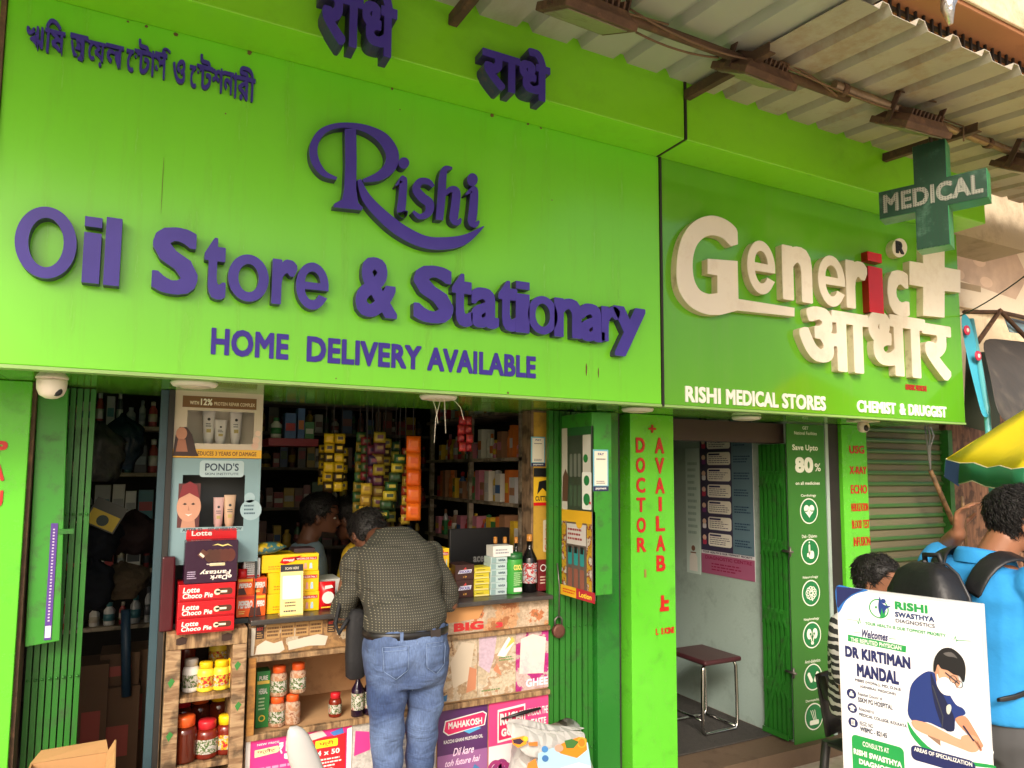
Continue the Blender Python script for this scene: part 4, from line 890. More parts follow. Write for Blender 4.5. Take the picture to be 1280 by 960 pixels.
# label strip, left
F = on_counter('label_strip', xc0+.01, xo1, Z_R1+.004, Z_SL-.006); F.back(M_tornD)
Mk = paint(60, 40, 30, .7); Ml = paint(206, 160, 100, .7)
for i in range(9):
    x = .03 + .105*i
    if i in (0, 5): F.rect(x, .52, x+.06, .97, Mk, 1); F.text('BEST', x+.008, .8, x+.052, .9, paint(200, 60, 50), 2, .03); F.lines(x+.008, .55, x+.052, .75, 3, Ml, 2)
    elif 0 < i < 8: F.rect(x-.03, .5, x+.066, .96, Ml, 1); F.lines(x-.024, .55, x+.06, .9, 3, paint(110, 76, 44, .7), 2, .1, .6)
Mp = paint(238, 226, 206, .7)
F.poly([(.03,.02),(.04,.3),(.1,.46),(.16,.34),(.22,.4),(.24,.1),(.2,.0)], Mp, 3); F.poly([(.27,.06),(.26,.34),(.36,.42),(.48,.5),(.56,.4),(.54,.1),(.42,.14)], Mp, 3); F.poly([(0,0),(.02,.0),(.03,.9),(.0,.9)], Mp, 2); F.fin()
# right strip and torn sheets
F = on_counter('torn_poster', at(566, 790, YC).x-.12, xc1, Z_R1+.004, Z_SL-.006); F.back(M_tornB); F.text('BIG', .20, .08, .44, .40, paint(196, 40, 40, .6), 2, .06); F.text('3', .54, .08, .60, .28, paint(206, 50, 60, .6), 2, .06); F.poly([(.1,.4),(.4,.5),(.45,.98),(.05,.95)], paint(232, 168, 104, .7), 1); F.fin()
xr0, xr1, xr2 = at(548, 840, YC).x, at(597, 840, YC).x, at(645, 840, YC).x
F = on_counter('torn_poster', xo1+.055, xr1, Z_R2+.006, Z_R1-.006); F.back(M_tornA); F.poly([(.7,.2),(.9,.3),(.96,.85),(.8,.9),(.66,.6)], paint(240, 222, 196, .75), 1); F.poly([(.86,.1),(.98,.14),(.99,.45),(.9,.5)], paint(226, 150, 110, .75), 2); F.poly([(.55,.02),(.62,.02),(.63,.12),(.57,.1)], paint(60, 120, 170, .7), 2); F.fin()
F = on_counter('torn_poster', xr1+.002, xr2, Z_R2+.006, Z_R1-.006); F.back(patches('torn_posters_pale', [(0, (230, 208, 176)), (.45, (240, 224, 198)), (.5, (214, 176, 140)), (.55, (238, 220, 190)), (.64, (208, 156, 120))], 6, seed=12)); F.poly([(.03,.5),(.3,.36),(.42,.6),(.5,.98),(.03,.98)], mat('printed_lilac', S(196, 172, 188), .7, var=.2, scale=80), 1); F.poly([(.4,.4),(.62,.3),(.5,.5)], paint(226, 130, 96), 2); F.poly([(.5,.62),(.8,.9),(.95,.8),(.7,.58)], paint(238, 236, 226), 2); F.poly([(.7,.7),(.9,.9),(.97,.82)], paint(230, 190, 90), 3); F.lines(.55, .52, .95, .6, 2, paint(90, 140, 80), 3); F.lines(.1, .07, .6, .12, 1, paint(110, 130, 80), 2, .1); F.fin()
F = on_counter('torn_poster', xr2+.002, xc1, Z_R2+.006, Z_R1-.006); F.back(M_tornC); F.poly([(.1,.28),(.85,.24),(.92,.82),(.5,.9),(.14,.84)], mat('paper_scuffed', S(236, 208, 200), .8, var=.1, scale=14, dirt=S(206, 120, 160), dscale=9, damt=.5), 1); F.text('GHEE', .3, .05, .98, .18, paint(244, 214, 232), 2, .04); F.fin()
# lower posters
zl0 = GROUND_Z + .1; zt = Z_R2b - .004
F = on_counter('sale_poster', at(306, 930, YC).x+.005, at(440, 925, YC).x, zl0, zt, 'pink price poster with a big 5 on the front of the counter'); F.back(paint(228, 52, 136, .4))
F.rect(.0, .0, .04, 1, paint(240, 236, 230), 1); F.text('₹', .3, .87, .34, .955, M_white, 2, .03); F.text('5', .35, .82, .46, .965, M_white, 2, .055); F.poly([(.08,.87),(.29,.885),(.31,.91),(.29,.935),(.08,.925)], paint(236, 226, 170), 2); F.text('फ्लैट', .10, .888, .27, .924, paint(140, 20, 60), 3, .008); F.text('NEW PRICE', .1, .955, .3, .97, M_white, 2, .02)
F.poly([(.58,.6),(.94,.6),(.94,.95),(.58,.93)], paint(222, 34, 44, .4), 2); F.rrect(.64, .86, .86, .92, .01, paint(250, 216, 40), 3); F.text('फ्री', .68, .87, .82, .91, paint(180, 20, 20), 4, .008); F.text('4 x 50', .66, .80, .88, .84, M_white, 3, .03); F.lines(.62, .65, .9, .78, 5, M_white, 3); F.poly([(.5,.97),(.7,1.0),(.75,.95),(.6,.93)], paint(236, 196, 190), 4); F.poly([(.78,.97),(.9,.995),(.92,.95),(.82,.94)], paint(70, 120, 190), 4); F.poly([(.95,.0),(1,.0),(1,.99),(.95,.98)], paint(238, 232, 226), 4); F.lines(.06, .1, .55, .8, 16, paint(244, 150, 190), 2); F.fin()
F = on_counter('torn_poster', at(441, 925, YC).x, at(546, 900, YC).x, zl0, zt); F.back(patches('torn_posters_white', [(0, (226, 220, 212)), (.45, (238, 232, 226)), (.52, (206, 196, 196)), (.58, (236, 226, 220)), (.66, (170, 60, 80))], 6, seed=21)); F.poly([(.02,.75),(.2,.78),(.22,.92),(.03,.95)], paint(222, 60, 140), 1); F.lines(.25, .5, .8, .9, 8, paint(150, 150, 160), 1); F.fin()
F = on_counter('oil_poster', at(547.5, 920, YC).x, at(610, 905, YC).x, zl0, zt, 'purple hair oil poster with a pink logo on the counter front'); F.back(paint(84, 44, 98, .35))
F.rect(0, .0, 1, .42, paint(206, 160, 196, .35), 1); F.rect(0, .42, 1, .62, paint(150, 96, 150, .35), 1); F.poly([(.1,.82),(.2,.78),(.94,.82),(.98,.92),(.9,.945),(.14,.91)], M_white, 2); F.poly([(.12,.825),(.21,.79),(.92,.828),(.955,.915),(.89,.935),(.155,.9)], paint(222, 44, 100), 3); F.text('MAHAKOSH', .2, .835, .88, .893, M_white, 4, .035); F.poly([(.5,.8),(.8,.815),(.86,.80),(.62,.77)], paint(80, 170, 220), 4)
F.text('KACCHI GHANI MUSTARD OIL', .12, .715, .9, .745, M_white, 2, .02); F.text('Dil kare', .3, .60, .72, .665, paint(250, 220, 240), 2, .01, .4); F.text('toh future hai', .15, .52, .85, .575, paint(250, 220, 240), 2, .01, .4)
F.poly([(.5,.42),(.62,.48),(.66,.44),(.74,.5),(.86,.45),(.74,.42)], paint(64, 120, 170), 3)
for i in range(14): F.disc(.6+.36*random.random(), .31+.1*random.random(), .022, paint(40, 30, 60, .4), 3, 10)
F.poly([(.55,.34),(.95,.34),(.88,.22),(.62,.22)], paint(222, 110, 150), 4); F.fin()
F = on_counter('soya_poster', at(611.5, 900, YC).x, xc1, zl0, zt, 'pink RUCHI poster with a bowl of purple rings on the counter front'); F.back(paint(224, 70, 128, .35))
F.rect(.0, .0, .46, .62, paint(238, 226, 226), 1); F.poly([(.14,.64),(.60,.66),(.60,.95),(.14,.93)], M_white, 2); F.poly([(.16,.66),(.58,.68),(.58,.93),(.16,.91)], paint(210, 40, 90), 3); F.text('RUCHI', .18, .79, .56, .895, M_white, 4, .05); F.text('GOLD', .2, .69, .54, .76, M_white, 4, .05); F.text('UNLOCK THE', .64, .83, .99, .9, M_white, 2, .02); F.text('TASTE', .7, .74, .96, .8, M_white, 2, .04); F.rect(.64, .66, .98, .70, M_white, 2)
for i in range(9): F.ring(.08+.05*(i % 5)+.02*(i//5), .30+.10*(i//5)+.03*(i % 2), .07, .035, paint(128+(i % 3)*14, 54, 112), 3+(i % 3), 16)
F.poly([(.02,.26),(.44,.26),(.38,.1),(.1,.1)], M_white, 6); F.fin()
b = MB(); q = at(650, 893, 3.09); b.tube([(q.x-.1, 3.088, q.z-.006), (q.x+.02, 3.085, q.z+.008), (q.x+.11, 3.088, q.z+.014)], [.004, .010, .006], M_black, 8); tag(b.build('black_mark_bar'), 'thin black bar standing in for dark marks across the pink poster', 'umbrella')  # bar added for the black marks on the poster

# ------------------------------------------------------------------ jars, boxes, bottles
def jar(c, r, h, body, lid, label_col, label, lidh=.22, group=None, kind='jar', cat='jar', squat=False):
    x, y, z = c; T = thing(kind, label, cat, c, group); hb = h*(1-lidh)
    bo = MB().lathe([(r*.8, 0), (r*.96, h*.02), (r, h*.07), (r, hb*.8), (r*.9, hb*.92), (r*.72, hb)], c, body, 16).build('body', T)
    MB().lathe([(r*.74, hb+.0005), (r*.78, hb+.001), (r*.78, h*.97), (r*.72, h), (.003, h+.0005)], c, lid, 16).build('lid', T)
    if label_col:
        MB().lathe([(r*1.012, hb*.2), (r*1.014, hb*.21), (r*1.014, hb*.68), (r*1.012, hb*.69)], c, label_col, 16).build('label', bo)
    return T
def bottle(c, r, h, body, cap, label_col, label, group=None, capw=.34, sh=.62):
    x, y, z = c; T = thing('bottle', label, 'bottle', c, group)
    bo = MB().lathe([(r*.85, 0), (r, h*.015), (r, h*(sh-.02)), (r*.92, h*sh), (r*.45, h*(sh+.13)), (r*capw, h*(sh+.17)), (r*capw, h*.88)], c, body, 16).build('body', T)
    MB().lathe([(r*capw*1.12, h*.8805), (r*capw*1.15, h*.885), (r*capw*1.1, h*.995), (.003, h)], c, cap, 14).build('cap', T)
    if label_col: MB().lathe([(r*1.01, h*.16), (r*1.015, h*.165), (r*1.015, h*(sh-.1)), (r*1.01, h*(sh-.095))], c, label_col, 16).build('label', bo)
    return T
def carton(name, label, cat, px0, px1, yt, z0, Y, depth, m, art=None, group=None, z1=None, rz=0., bevel=.002, x=None):
    """printed box: its front edges and top taken on the plane Y; art(F) prints the front"""
    if x: x0, x1 = x
    else:
        ym = yt + 8 if yt else 745; x0, x1 = at(px0, ym, Y).x, at(px1, ym, Y).x
    if z1 is None: z1 = at((px0+px1)/2, yt, Y).z
    T = thing(name, label, cat, ((x0+x1)/2, Y+depth/2, z0), group)
    bo = MB().box((x0, Y, z0), (x1, Y+depth, z1), m).build('body', T, bevel=bevel)
    if art:
        F = Flat((x0+.003, Y-.0006, z0+.003), (1, 0, 0), (0, 0, 1), x1-x0-.006, z1-z0-.006); art(F); F.mb.build('front_print', bo)
    if rz: T.rotation_euler.z = rz
    return T, (x0, x1, z1)
# left wooden cabinet
YK = 3.05; kx0, kx1 = at(205, 870, YK).x, at(306.5, 870, YK).x; kz = at(258, 789, YK).z
KB = thing('display_cabinet', 'scratched open wooden cabinet of jars at the left end of the counter', 'cabinet', ((kx0+kx1)/2, 3.2, GROUND_Z))
kzl = [at(258, p, YK).z for p in (789, 809, 870.5, 876, 954, 961)]
MB().box((kx0, YK, kzl[1]), (kx1, 3.45, kz), M_woodh).build('top_board', KB, bevel=.003)
MB().box((kx0, YK, GROUND_Z), (kx0+.052, 3.45, kzl[1]-.001), M_wood).build('side_post', KB, bevel=.003); MB().box((kx1-.052, YK, GROUND_Z), (kx1, 3.45, kzl[1]-.001), M_wood).build('side_post', KB, bevel=.003)
for a, c in ((kzl[2], kzl[3]), (kzl[4], kzl[5])): MB().box((kx0+.053, YK+.008, c), (kx1-.053, 3.44, a), M_woodh).build('shelf', KB, bevel=.002)
MB().box((kx0+.053, 3.43, GROUND_Z), (kx1-.053, 3.449, kzl[1]-.001), mat('dark_ply', S(70, 48, 34), .8, var=.2)).build('back_board', KB)
b = MB(); F = Flat((kx0+.02, YK-.001, kzl[1]+.012), (1, 0, 0), (0, 0, 1), kx1-kx0-.04, kz-kzl[1]-.02, b)
for x in (.05, .7): F.poly([(x,.2),(x+.05,.1),(x+.14,.2),(x+.16,.7),(x+.08,.9),(x,.7)], paint(64, 40, 30, .8), 1)
for x, y in ((-.04, -3.2), (.9, -2.3), (.93, -6.1), (-.03, -8)): F.poly([(x,y),(x+.05,y+.4),(x+.1,y+.1),(x+.04,y-.5)], paint(60, 140, 60, .7), 1)
b.build('sticker_scraps', KB)
Myl = paint(242, 196, 24, .35); Mye = paint(246, 214, 60, .4); Mor = paint(226, 92, 36, .35); Mrd = paint(196, 34, 44, .35); Mclr = paint(196, 170, 130, .2); Mhon = mat('dark_honey', S(86, 30, 16), .12, var=.1); Mjam = mat('pickle_red', S(120, 36, 22), .2, var=.3, scale=40); Mwl = paint(232, 228, 222, .4); Mgl = patches('label_mixed', [(0, (226, 40, 44)), (.45, (244, 206, 40)), (.55, (226, 222, 214)), (.62, (206, 40, 40))], 60); Mgrl = patches('label_green_white', [(0, (236, 230, 220)), (.46, (90, 120, 50)), (.54, (230, 222, 206)), (.62, (190, 60, 50))], 55, seed=4)
def kx(px): return at(px, 860, YK+.1).x
zs1, zs2 = kzl[2]+.0005, kzl[4]+.0005
for px, y, r, h, bd, ld, lb, lab in [(238, 3.15, .032, .125, Mwl, paint(170, 160, 150, .4), Mgrl, 'pale jar with a grey lid at the left of the cabinet upper shelf'),
    (256, 3.13, .032, .112, Mye, Myl, Mgl, 'yellow labelled jar second from left on the cabinet upper shelf'), (275, 3.13, .032, .112, Mye, Myl, Mgl, 'yellow labelled jar third from left on the cabinet upper shelf'), (290, 3.14, .028, .112, Mye, Myl, Mgl, 'yellow labelled jar half hidden by the right post on the cabinet upper shelf'),
    (233, 3.30, .040, .20, Mjam, Mrd, None, 'dark jar with a red lid at the back left of the cabinet upper shelf'), (276, 3.30, .038, .215, Mye, Myl, Mgl, 'taller yellow jar standing behind the front row on the cabinet upper shelf'), (296, 3.31, .035, .21, Mye, Myl, Mgl, 'rear yellow jar at the right of the cabinet upper shelf')]:
    jar((kx(px), y, zs1), r, h, bd, ld, lb, lab, group='jars in the wooden cabinet')
for px, y, r, h, bd, ld, lb, lab in [(233, 3.11, .045, .17, Mhon, Mor, None, 'big dark honey jar with an orange lid on the cabinet lower shelf'), (260, 3.12, .043, .14, Mjam, Mrd, Mgrl, 'pickle jar with a red lid and white label on the cabinet lower shelf'), (284, 3.13, .038, .145, Mjam, Myl, Mgl, 'jar with a yellow lid at the right of the cabinet lower shelf'),
    (232, 3.28, .04, .20, Mhon, Mrd, None, 'dark jar with a red lid behind the honey jar on the cabinet lower shelf'), (255, 3.30, .042, .20, Mhon, Mor, None, 'dark jar with an orange lid at the back of the cabinet lower shelf'), (280, 3.29, .042, .205, Mhon, Myl, None, 'dark jar with a yellow lid at the back of the cabinet lower shelf')]:
    jar((kx(px), y, zs2), r, h, bd, ld, lb, lab, group='jars in the wooden cabinet')
carton('egg_tray', 'folded white paper pad lying at the back of the cabinet lower shelf', 'paper pad', 0, 0, 0, zs2+.21, 3.36, .05, Mwl, x=(kx0+.1, kx1-.08), z1=zs2+.235)
# counter display window
zo = Z_R2 - .011
b = MB().box((xo0+.002, 3.12, zo-.0008), (xo1-.002, 3.545, zo), M_dark)
def wx(px, y=3.2): return at(px, 880, y).x
def art_green(F): F.rect(0, .78, 1, .84, paint(226, 190, 80), 1); F.text('PURE', .15, .85, .85, .93, Mwl, 1, .03); F.text('HERBAL', .15, .6, .85, .7, Mwl, 1, .02); F.lines(.15, .3, .7, .55, 4, paint(190, 220, 170), 1); F.ring(.45, .16, .06, .02, paint(236, 196, 60), 1)
carton('tea_carton', 'upright green carton at the left of the counter display window', 'carton', 321, 338, 839, zo, 3.19, .07, paint(44, 128, 60, .35), art_green)
Morj = patches('jar_food', [(0, (206, 150, 110)), (.5, (226, 190, 160)), (.6, (170, 110, 80))], 40)
for px, y, dz, lab in [(346, 3.19, 0, 'orange lidded jar beside the green carton in the display window'), (365, 3.19, 0, 'pale orange lidded jar at the right of the bottom row in the display window'),
                       (347, 3.19, .123, 'jar with an orange lid stacked upper left in the display window'), (371, 3.19, .126, 'jar with an orange lid stacked upper right in the display window')]:
    jar((wx(px), y, zo+dz), .034, .121, Morj, Mor, Mgrl if 'pale' not in lab else None, lab, group='orange lidded jars in the counter window')
jar((wx(419), 3.2, zo), .028, .10, Mjam, Mrd, Mgrl, 'small dark jar with a red lid at the right of the display window')
Mpur = mat('dark_purple_bottle', S(36, 22, 44), .15, var=.1)
bottle((wx(447, 3.16), 3.16, zo), .028, .19, Mpur, Mpur, Mgrl, 'dark purple bottle with white label beside the customer, left of two', 'dark purple bottles'); bottle((wx(463, 3.16), 3.16, zo), .028, .19, Mpur, Mpur, Mgrl, 'dark purple bottle with white label beside the customer, right of two', 'dark purple bottles')

# goods on top of the cabinet and counter, left
Mred = mat('glossy_red_pack', S(206, 24, 34), .28, var=.06); Mwhi = M_white
def art_pie(F):
    F.rect(0, 0, 1, .10, paint(150, 14, 24, .3), 1); F.text('Lotte', .06, .52, .36, .88, M_white, 1, .03, .15); F.text('Choco Pie', .06, .16, .60, .5, M_white, 1, .03, .15)
    F.rrect(.68, .28, .96, .72, .18, paint(84, 44, 28, .4), 1); F.rect(.66, .42, .86, .56, paint(240, 226, 200, .4), 2); F.disc(.68, .48, .2, paint(236, 216, 186, .4), 2, 12)
zk = kz + .0005; ys = [788, 769, 748.5, 727]
zp = [at(260, p, 3.02).z for p in ys]; zz = zk
for i, nm_ in enumerate(('bottom', 'middle', 'top')):
    h = (zp[i+1] - zp[i]) - .0006
    carton('biscuit_box', 'red biscuit carton with white lettering, %s of a stack of three' % nm_, 'biscuit box', 223, 294, 0, zz, 3.02+.004*i, .17, Mred, art_pie, 'red biscuit cartons', z1=zz+h); zz += h + .0006
Mdf = mat('plum_foil', S(52, 22, 48), .25, var=.15, bump=.3, bscale=12)
def pillow_pack(name, label, cat, x0, x1, z0, z1, y, th, m, art=None, group=None, lean=0.):
    T = thing(name, label, cat, ((x0+x1)/2, y, z0), group); P = []; n, k = 8, 6
    def pt(u, v, s):
        e = (1-abs(2*u-1)**4)*(1-abs(2*v-1)**4); return (x0+(x1-x0)*u, y + s*th/2*e + lean*(v) , z0+(z1-z0)*v)
    b = MB(); b.grid([[pt(i/n, j/k, -1) for i in range(n+1)] for j in range(k+1)], m); b.grid([[pt(1-i/n, j/k, 1) for i in range(n+1)] for j in range(k+1)], m); b.build('pack', T, fix=False)
    if art:
        F = Flat((x0, y-th/2-.001, z0), (1, 0, 0), (0, -lean/(z1-z0) if False else lean, z1-z0), x1-x0, math.hypot(z1-z0, lean)); art(F); F.mb.build('front_print', T)
    return T
def art_df(F):
    F.rect(.0, .0, 1, 1, Mdf, 1); F.text('ysatnaF', .30, .12, .80, .30, paint(236, 220, 190), 2, .03) if False else None
    b0 = F.mb; M0 = F.T.copy(); ctr = F.P(.55, .2, 0); F2 = Flat(F.P(.88, .38, 1), -F.u, -F.v, F.w, F.h, b0); F2.text('Dark', .06, .04, .40, .16, paint(236, 224, 196), 1, .03, .2) if False else None
    fl = lambda L: [[(F.w*1.10-p[0], F.h*.48-p[1]) for p in l] for l in L]
    for t, bx in (('eDark', (.20, .31, .62, .42)), ('Fantasy', (.22, .16, .82, .30)), ('No.1 choco-fills', (.4, .02, .7, .05))):
        L = fl(fit_loops(t, (bx[0]*F.w, bx[1]*F.h, bx[2]*F.w, bx[3]*F.h), .025, .15)); me = loops_mesh(L, 0.); b0.mesh(me, F.T @ Matrix.Translation((0, 0, .0016)), paint(232, 222, 214)); bpy.data.meshes.remove(me)
    F.rrect(.46, .40, .76, .47, .02, paint(206, 190, 150), 2)
    for i in range(5): F.disc(.46+.1*i, .65, .12, paint(72+i*5, 40, 30, .4), 2+i % 2, 16, .16)
    F.poly([(.22,.68),(.32,.58),(.44,.72),(.32,.82)], paint(92, 50, 34), 4); F.poly([(.25,.69),(.33,.61),(.36,.65),(.28,.74)], paint(236, 220, 200), 5); F.poly([(.5,.9),(.6,.94),(.7,.9),(.8,.93),(.9,.86),(.8,.9),(.7,.87),(.6,.91)], paint(236, 214, 130), 4); F.lines(.04, .1, .22, .3, 4, paint(190, 170, 200), 2)
xa, xb = at(231, 700, 3.02).x, at(298, 700, 3.02).x; zt = at(264, 676, 3.02).z
carton('biscuit_pack', 'purple biscuit pack standing upside down on the red cartons', 'biscuit pack', 0, 0, 0, zz, 3.03, .09, Mdf, art_df, x=(xa, xb), z1=zt, bevel=.006)
carton('biscuit_pack', 'red biscuit pack whose edge shows behind the purple pack', 'biscuit pack', 0, 0, 0, zz, 3.135, .06, Mred, lambda F: F.text('Lotte', .1, .87, .5, .97, M_white, 1, .03), x=(xa+.005, xb+.005), z1=zt+.04, bevel=.004)
pillow_pack('snack_pouch', 'dark crumpled wrapper lying at the left behind the purple pack', 'pouch', xa-.09, xa+.06, zz+.13, zt+.035, 3.24, .06, mat('dark_wrapper', S(70, 40, 40), .3, var=.3, bump=.4, bscale=14))
carton('gift_box', 'dark maroon wrapped box at the left edge of the cabinet top', 'box', 0, 0, 0, zk, 3.10, .22, mat('maroon_wrap', S(72, 16, 26), .25, var=.25, bump=.3, bscale=16), x=(xa-.075, xa-.028), z1=zz+.1, bevel=.006)
ZT = Z_TOP + .0005; YG_ = 3.14
def cx(px, y=YG_): return at(px, 740, y).x
def zat(px, py, y=YG_): return at(px, py, y).z
Morg = mat('orange_snack_box', S(232, 92, 26), .35, var=.1)
def art_pep(F): F.text('PEPERO', .06, .4, .9, .78, M_white, 1, .05, .15); F.poly([(.68,.0),(1,.0),(1,.4),(.8,.5)], paint(90, 40, 26), 2); F.lines(.1, .1, .5, .3, 2, paint(250, 220, 120), 1); F.rect(0, .85, 1, 1, paint(200, 40, 30), 1)
def art_pep2(F): F.text('PEPERO', .06, .45, .94, .75, M_white, 1, .05, .15); F.poly([(.0,.0),(.6,.0),(.4,.45),(.0,.4)], paint(70, 34, 30), 2); F.rect(0, .86, 1, 1, paint(240, 180, 40), 1)
zm = zat(313, 744)
carton('snack_box', 'orange snack box at the bottom left beside the red cartons', 'snack box', 296, 319, 0, ZT, YG_, .12, Morg, art_pep, 'orange snack boxes', z1=zm); carton('snack_box', 'orange and brown snack box at the bottom right beside the yellow boxes', 'snack box', 319.6, 332.5, 0, ZT, YG_, .12, Morg, art_pep2, 'orange snack boxes', z1=zm)
zn = zat(313, 723); carton('snack_box', 'orange snack box on top of the left orange one', 'snack box', 296.5, 316, 0, zm+.0005, YG_, .12, Morg, art_pep2, 'orange snack boxes', z1=zn); carton('snack_box', 'orange snack box on top of the right orange one', 'snack box', 316.6, 333, 0, zm+.0005, YG_, .12, Morg, art_pep, 'orange snack boxes', z1=zn)
zw = zat(312, 699)
carton('white_carton', 'white carton with small print standing on the orange snack boxes', 'carton', 303, 324, 0, zn+.0005, YG_+.02, .1, M_white, lambda F: (F.lines(.1, .15, .9, .85, 6, paint(120, 120, 130), 1), F.rect(0, 0, 1, .1, Mred, 1)), z1=zw)
pillow_pack('snack_pouch', 'small red pouch tucked in front of the white carton', 'pouch', cx(297), cx(308), zn+.001, zat(303, 711), YG_+.0, .03, Mred)
T = thing('snack_pouch', 'yellow and teal snack pouch lying on the white carton', 'pouch', (cx(328), YG_+.04, zw+.001)); b = MB(); x0_, x1_ = cx(300), cx(358); rings = []
for i in range(9):
    u = i/8; e = max(.12, (1-abs(2*u-1)**3)); rings.append([(x0_+(x1_-x0_)*u, YG_+.05+.045*math.cos(a)*(.4+.6*e), zw+.03+.012*u+.026*e*math.sin(a)) for a in [2*math.pi*k/12 for k in range(12)]])
b.loft(rings, patches('pouch_teal_yellow', [(0, (222, 186, 40)), (.5, (70, 126, 130)), (.6, (230, 200, 70))], 10, rough=.3)); b.build('pack', T)
Myb = mat('yellow_carton', S(246, 204, 20), .35, var=.04)
def art_y(F): F.poly([(.3,.55),(.36,.85),(.6,.9),(.7,.95),(.56,.6),(.4,.45)], Mred, 1); F.text('maggi', .36, .6, .56, .78, M_white, 2, .04); F.rect(.58, .66, .98, .84, Mred, 1); F.text('WORLDS No.1', .6, .69, .96, .8, M_white, 2, .03); F.poly([(.74,.1),(.8,.1),(.79,.45),(.75,.45)], paint(240, 170, 160), 1); F.poly([(.84,.1),(.9,.1),(.89,.45),(.85,.45)], paint(190, 220, 240), 1); F.lines(.1, .12, .5, .4, 2, paint(196, 150, 20), 1)
za_, zb_ = zat(365, 742), zat(365, 716); zc_ = zat(362, 694)
carton('noodle_carton', 'yellow carton at the bottom of the stack behind the small stand', 'carton', 334, 399, 0, ZT, YG_+.02, .16, Myb, art_y, 'yellow cartons left of the customer', z1=za_); carton('noodle_carton', 'yellow carton in the middle of the stack behind the small stand', 'carton', 334.5, 398, 0, za_+.0005, YG_+.022, .16, Myb, art_y, 'yellow cartons left of the customer', z1=zb_); carton('noodle_carton', 'yellow carton on top of the stack behind the small stand', 'carton', 326, 397, 0, zb_+.0005, YG_+.03, .16, Myb, art_y, 'yellow cartons left of the customer', z1=zc_)
carton('flat_pack', 'dark flat packet lying on the topmost yellow carton', 'packet', 366, 392, 0, zc_+.0005, YG_+.06, .1, paint(60, 40, 44, .4), z1=zc_+.02)
T = thing('counter_stand', 'pale yellow payment stand with a black header leaning on the yellow cartons', 'stand', (cx(365, 3.1), 3.11, ZT)); w0, w1 = cx(350.5, 3.1), cx(379, 3.1)
F = Flat((w0, 3.092, ZT+.001), (1, 0, 0), (0, .12, 1), w1-w0, zat(365, 706, 3.1)-ZT); F.back(paint(240, 218, 150, .4), .004); F.rect(0, .86, 1, 1, paint(38, 36, 44), 1); F.text('SCAN HERE', .2, .90, .8, .95, paint(220, 210, 190), 2, .02); F.rrect(.1, .32, .9, .78, .02, paint(250, 246, 232), 1); F.lines(.2, .16, .8, .28, 2, paint(110, 96, 70), 1); F.lines(.15, .05, .85, .12, 1, paint(90, 80, 70), 1); F.mb.build('board', T)
MB().box((w0, 3.088, ZT), (w1, 3.13, ZT+.006), paint(230, 200, 120)).build('foot', T)
pillow_pack('snack_pouch', 'red pouch with a white patch right of the yellow cartons', 'pouch', cx(400), cx(421), ZT, zat(410, 728), YG_+.03, .05, Mred, lambda F: (F.disc(.5, .45, .22, M_white, 1, 16), F.poly([(.3,.75),(.8,.8),(.7,.9),(.3,.88)], M_white, 1), F.lines(.1, .06, .9, .16, 1, Mye, 1)))
carton('paper_stack', 'stack of white paper behind the red pouch', 'paper stack', 400, 426, 0, ZT, YG_+.12, .16, M_white, z1=zat(412, 724, YG_+.12))
# right of the customer
YR = 3.17
def rx(a, b_): return (at(a, 735, YR).x, at(b_, 735, YR).x)
def zr(px, py): return at(px, py, YR).z
carton('noodle_carton', 'yellow carton just right of the customer, lower of two', 'carton', 0, 0, 0, ZT, YR+.06, .12, Myb, art_y, 'yellow cartons right of the customer', x=rx(545, 569), z1=zr(560, 713)); carton('noodle_carton', 'yellow carton just right of the customer, upper of two', 'carton', 0, 0, 0, zr(560, 713)+.0005, YR+.06, .12, Myb, art_y, 'yellow cartons right of the customer', x=rx(546, 567), z1=zr(560, 687))
Mbr = mat('brown_choc_box', S(62, 34, 30), .35, var=.1)
def art_sn(F): F.poly([(.1,.42),(.2,.66),(.9,.7),(.85,.45)], paint(230, 226, 236), 1); F.text('SNICKERS', .17, .46, .83, .64, paint(50, 50, 140), 2, .04, .2); F.poly([(.4,.7),(.6,.7),(.55,.88)], paint(200, 60, 60), 1); F.text('x 24', .4, .12, .6, .25, paint(226, 170, 80), 1, .03)
zq = zr(581, 725); carton('chocolate_box', 'dark brown chocolate bar box, lower of two beside the customer', 'chocolate box', 0, 0, 0, ZT, YR, .13, Mbr, art_sn, 'brown chocolate boxes', x=rx(570, 592), z1=zq); carton('chocolate_box', 'dark brown chocolate bar box, upper of two beside the customer', 'chocolate box', 0, 0, 0, zq+.0005, YR, .13, Mbr, art_sn, 'brown chocolate boxes', x=rx(569, 592.5), z1=zr(581, 706))
zt = zr(603, 709); h = (zt-ZT)/5; Mgy = mat('olive_yellow_pack', S(206, 190, 50), .4, var=.1); ordn = ['lowest', 'second lowest', 'middle', 'second highest', 'topmost']
for i in range(5): carton('soap_box', 'yellow soap box, %s of the stack beside the chocolate boxes' % ordn[i], 'soap box', 0, 0, 0, ZT+h*i, YR+.005*(i % 2), .09, Mgy, lambda F: (F.rect(.0, .0, 1, .22, paint(226, 214, 150), 1), F.lines(.1, .4, .7, .8, 1, paint(110, 100, 30), 1)), 'yellow soap boxes in a stack', x=rx(593, 612 + (i == 4)), z1=ZT+h*(i+1)-.0006)
zt = zr(623, 696); h = (zt-ZT)/6; Mte = mat('pale_teal_pack', S(186, 206, 206), .4, var=.06); ord6 = ['lowest', 'second lowest', 'third lowest', 'third highest', 'second highest', 'topmost']
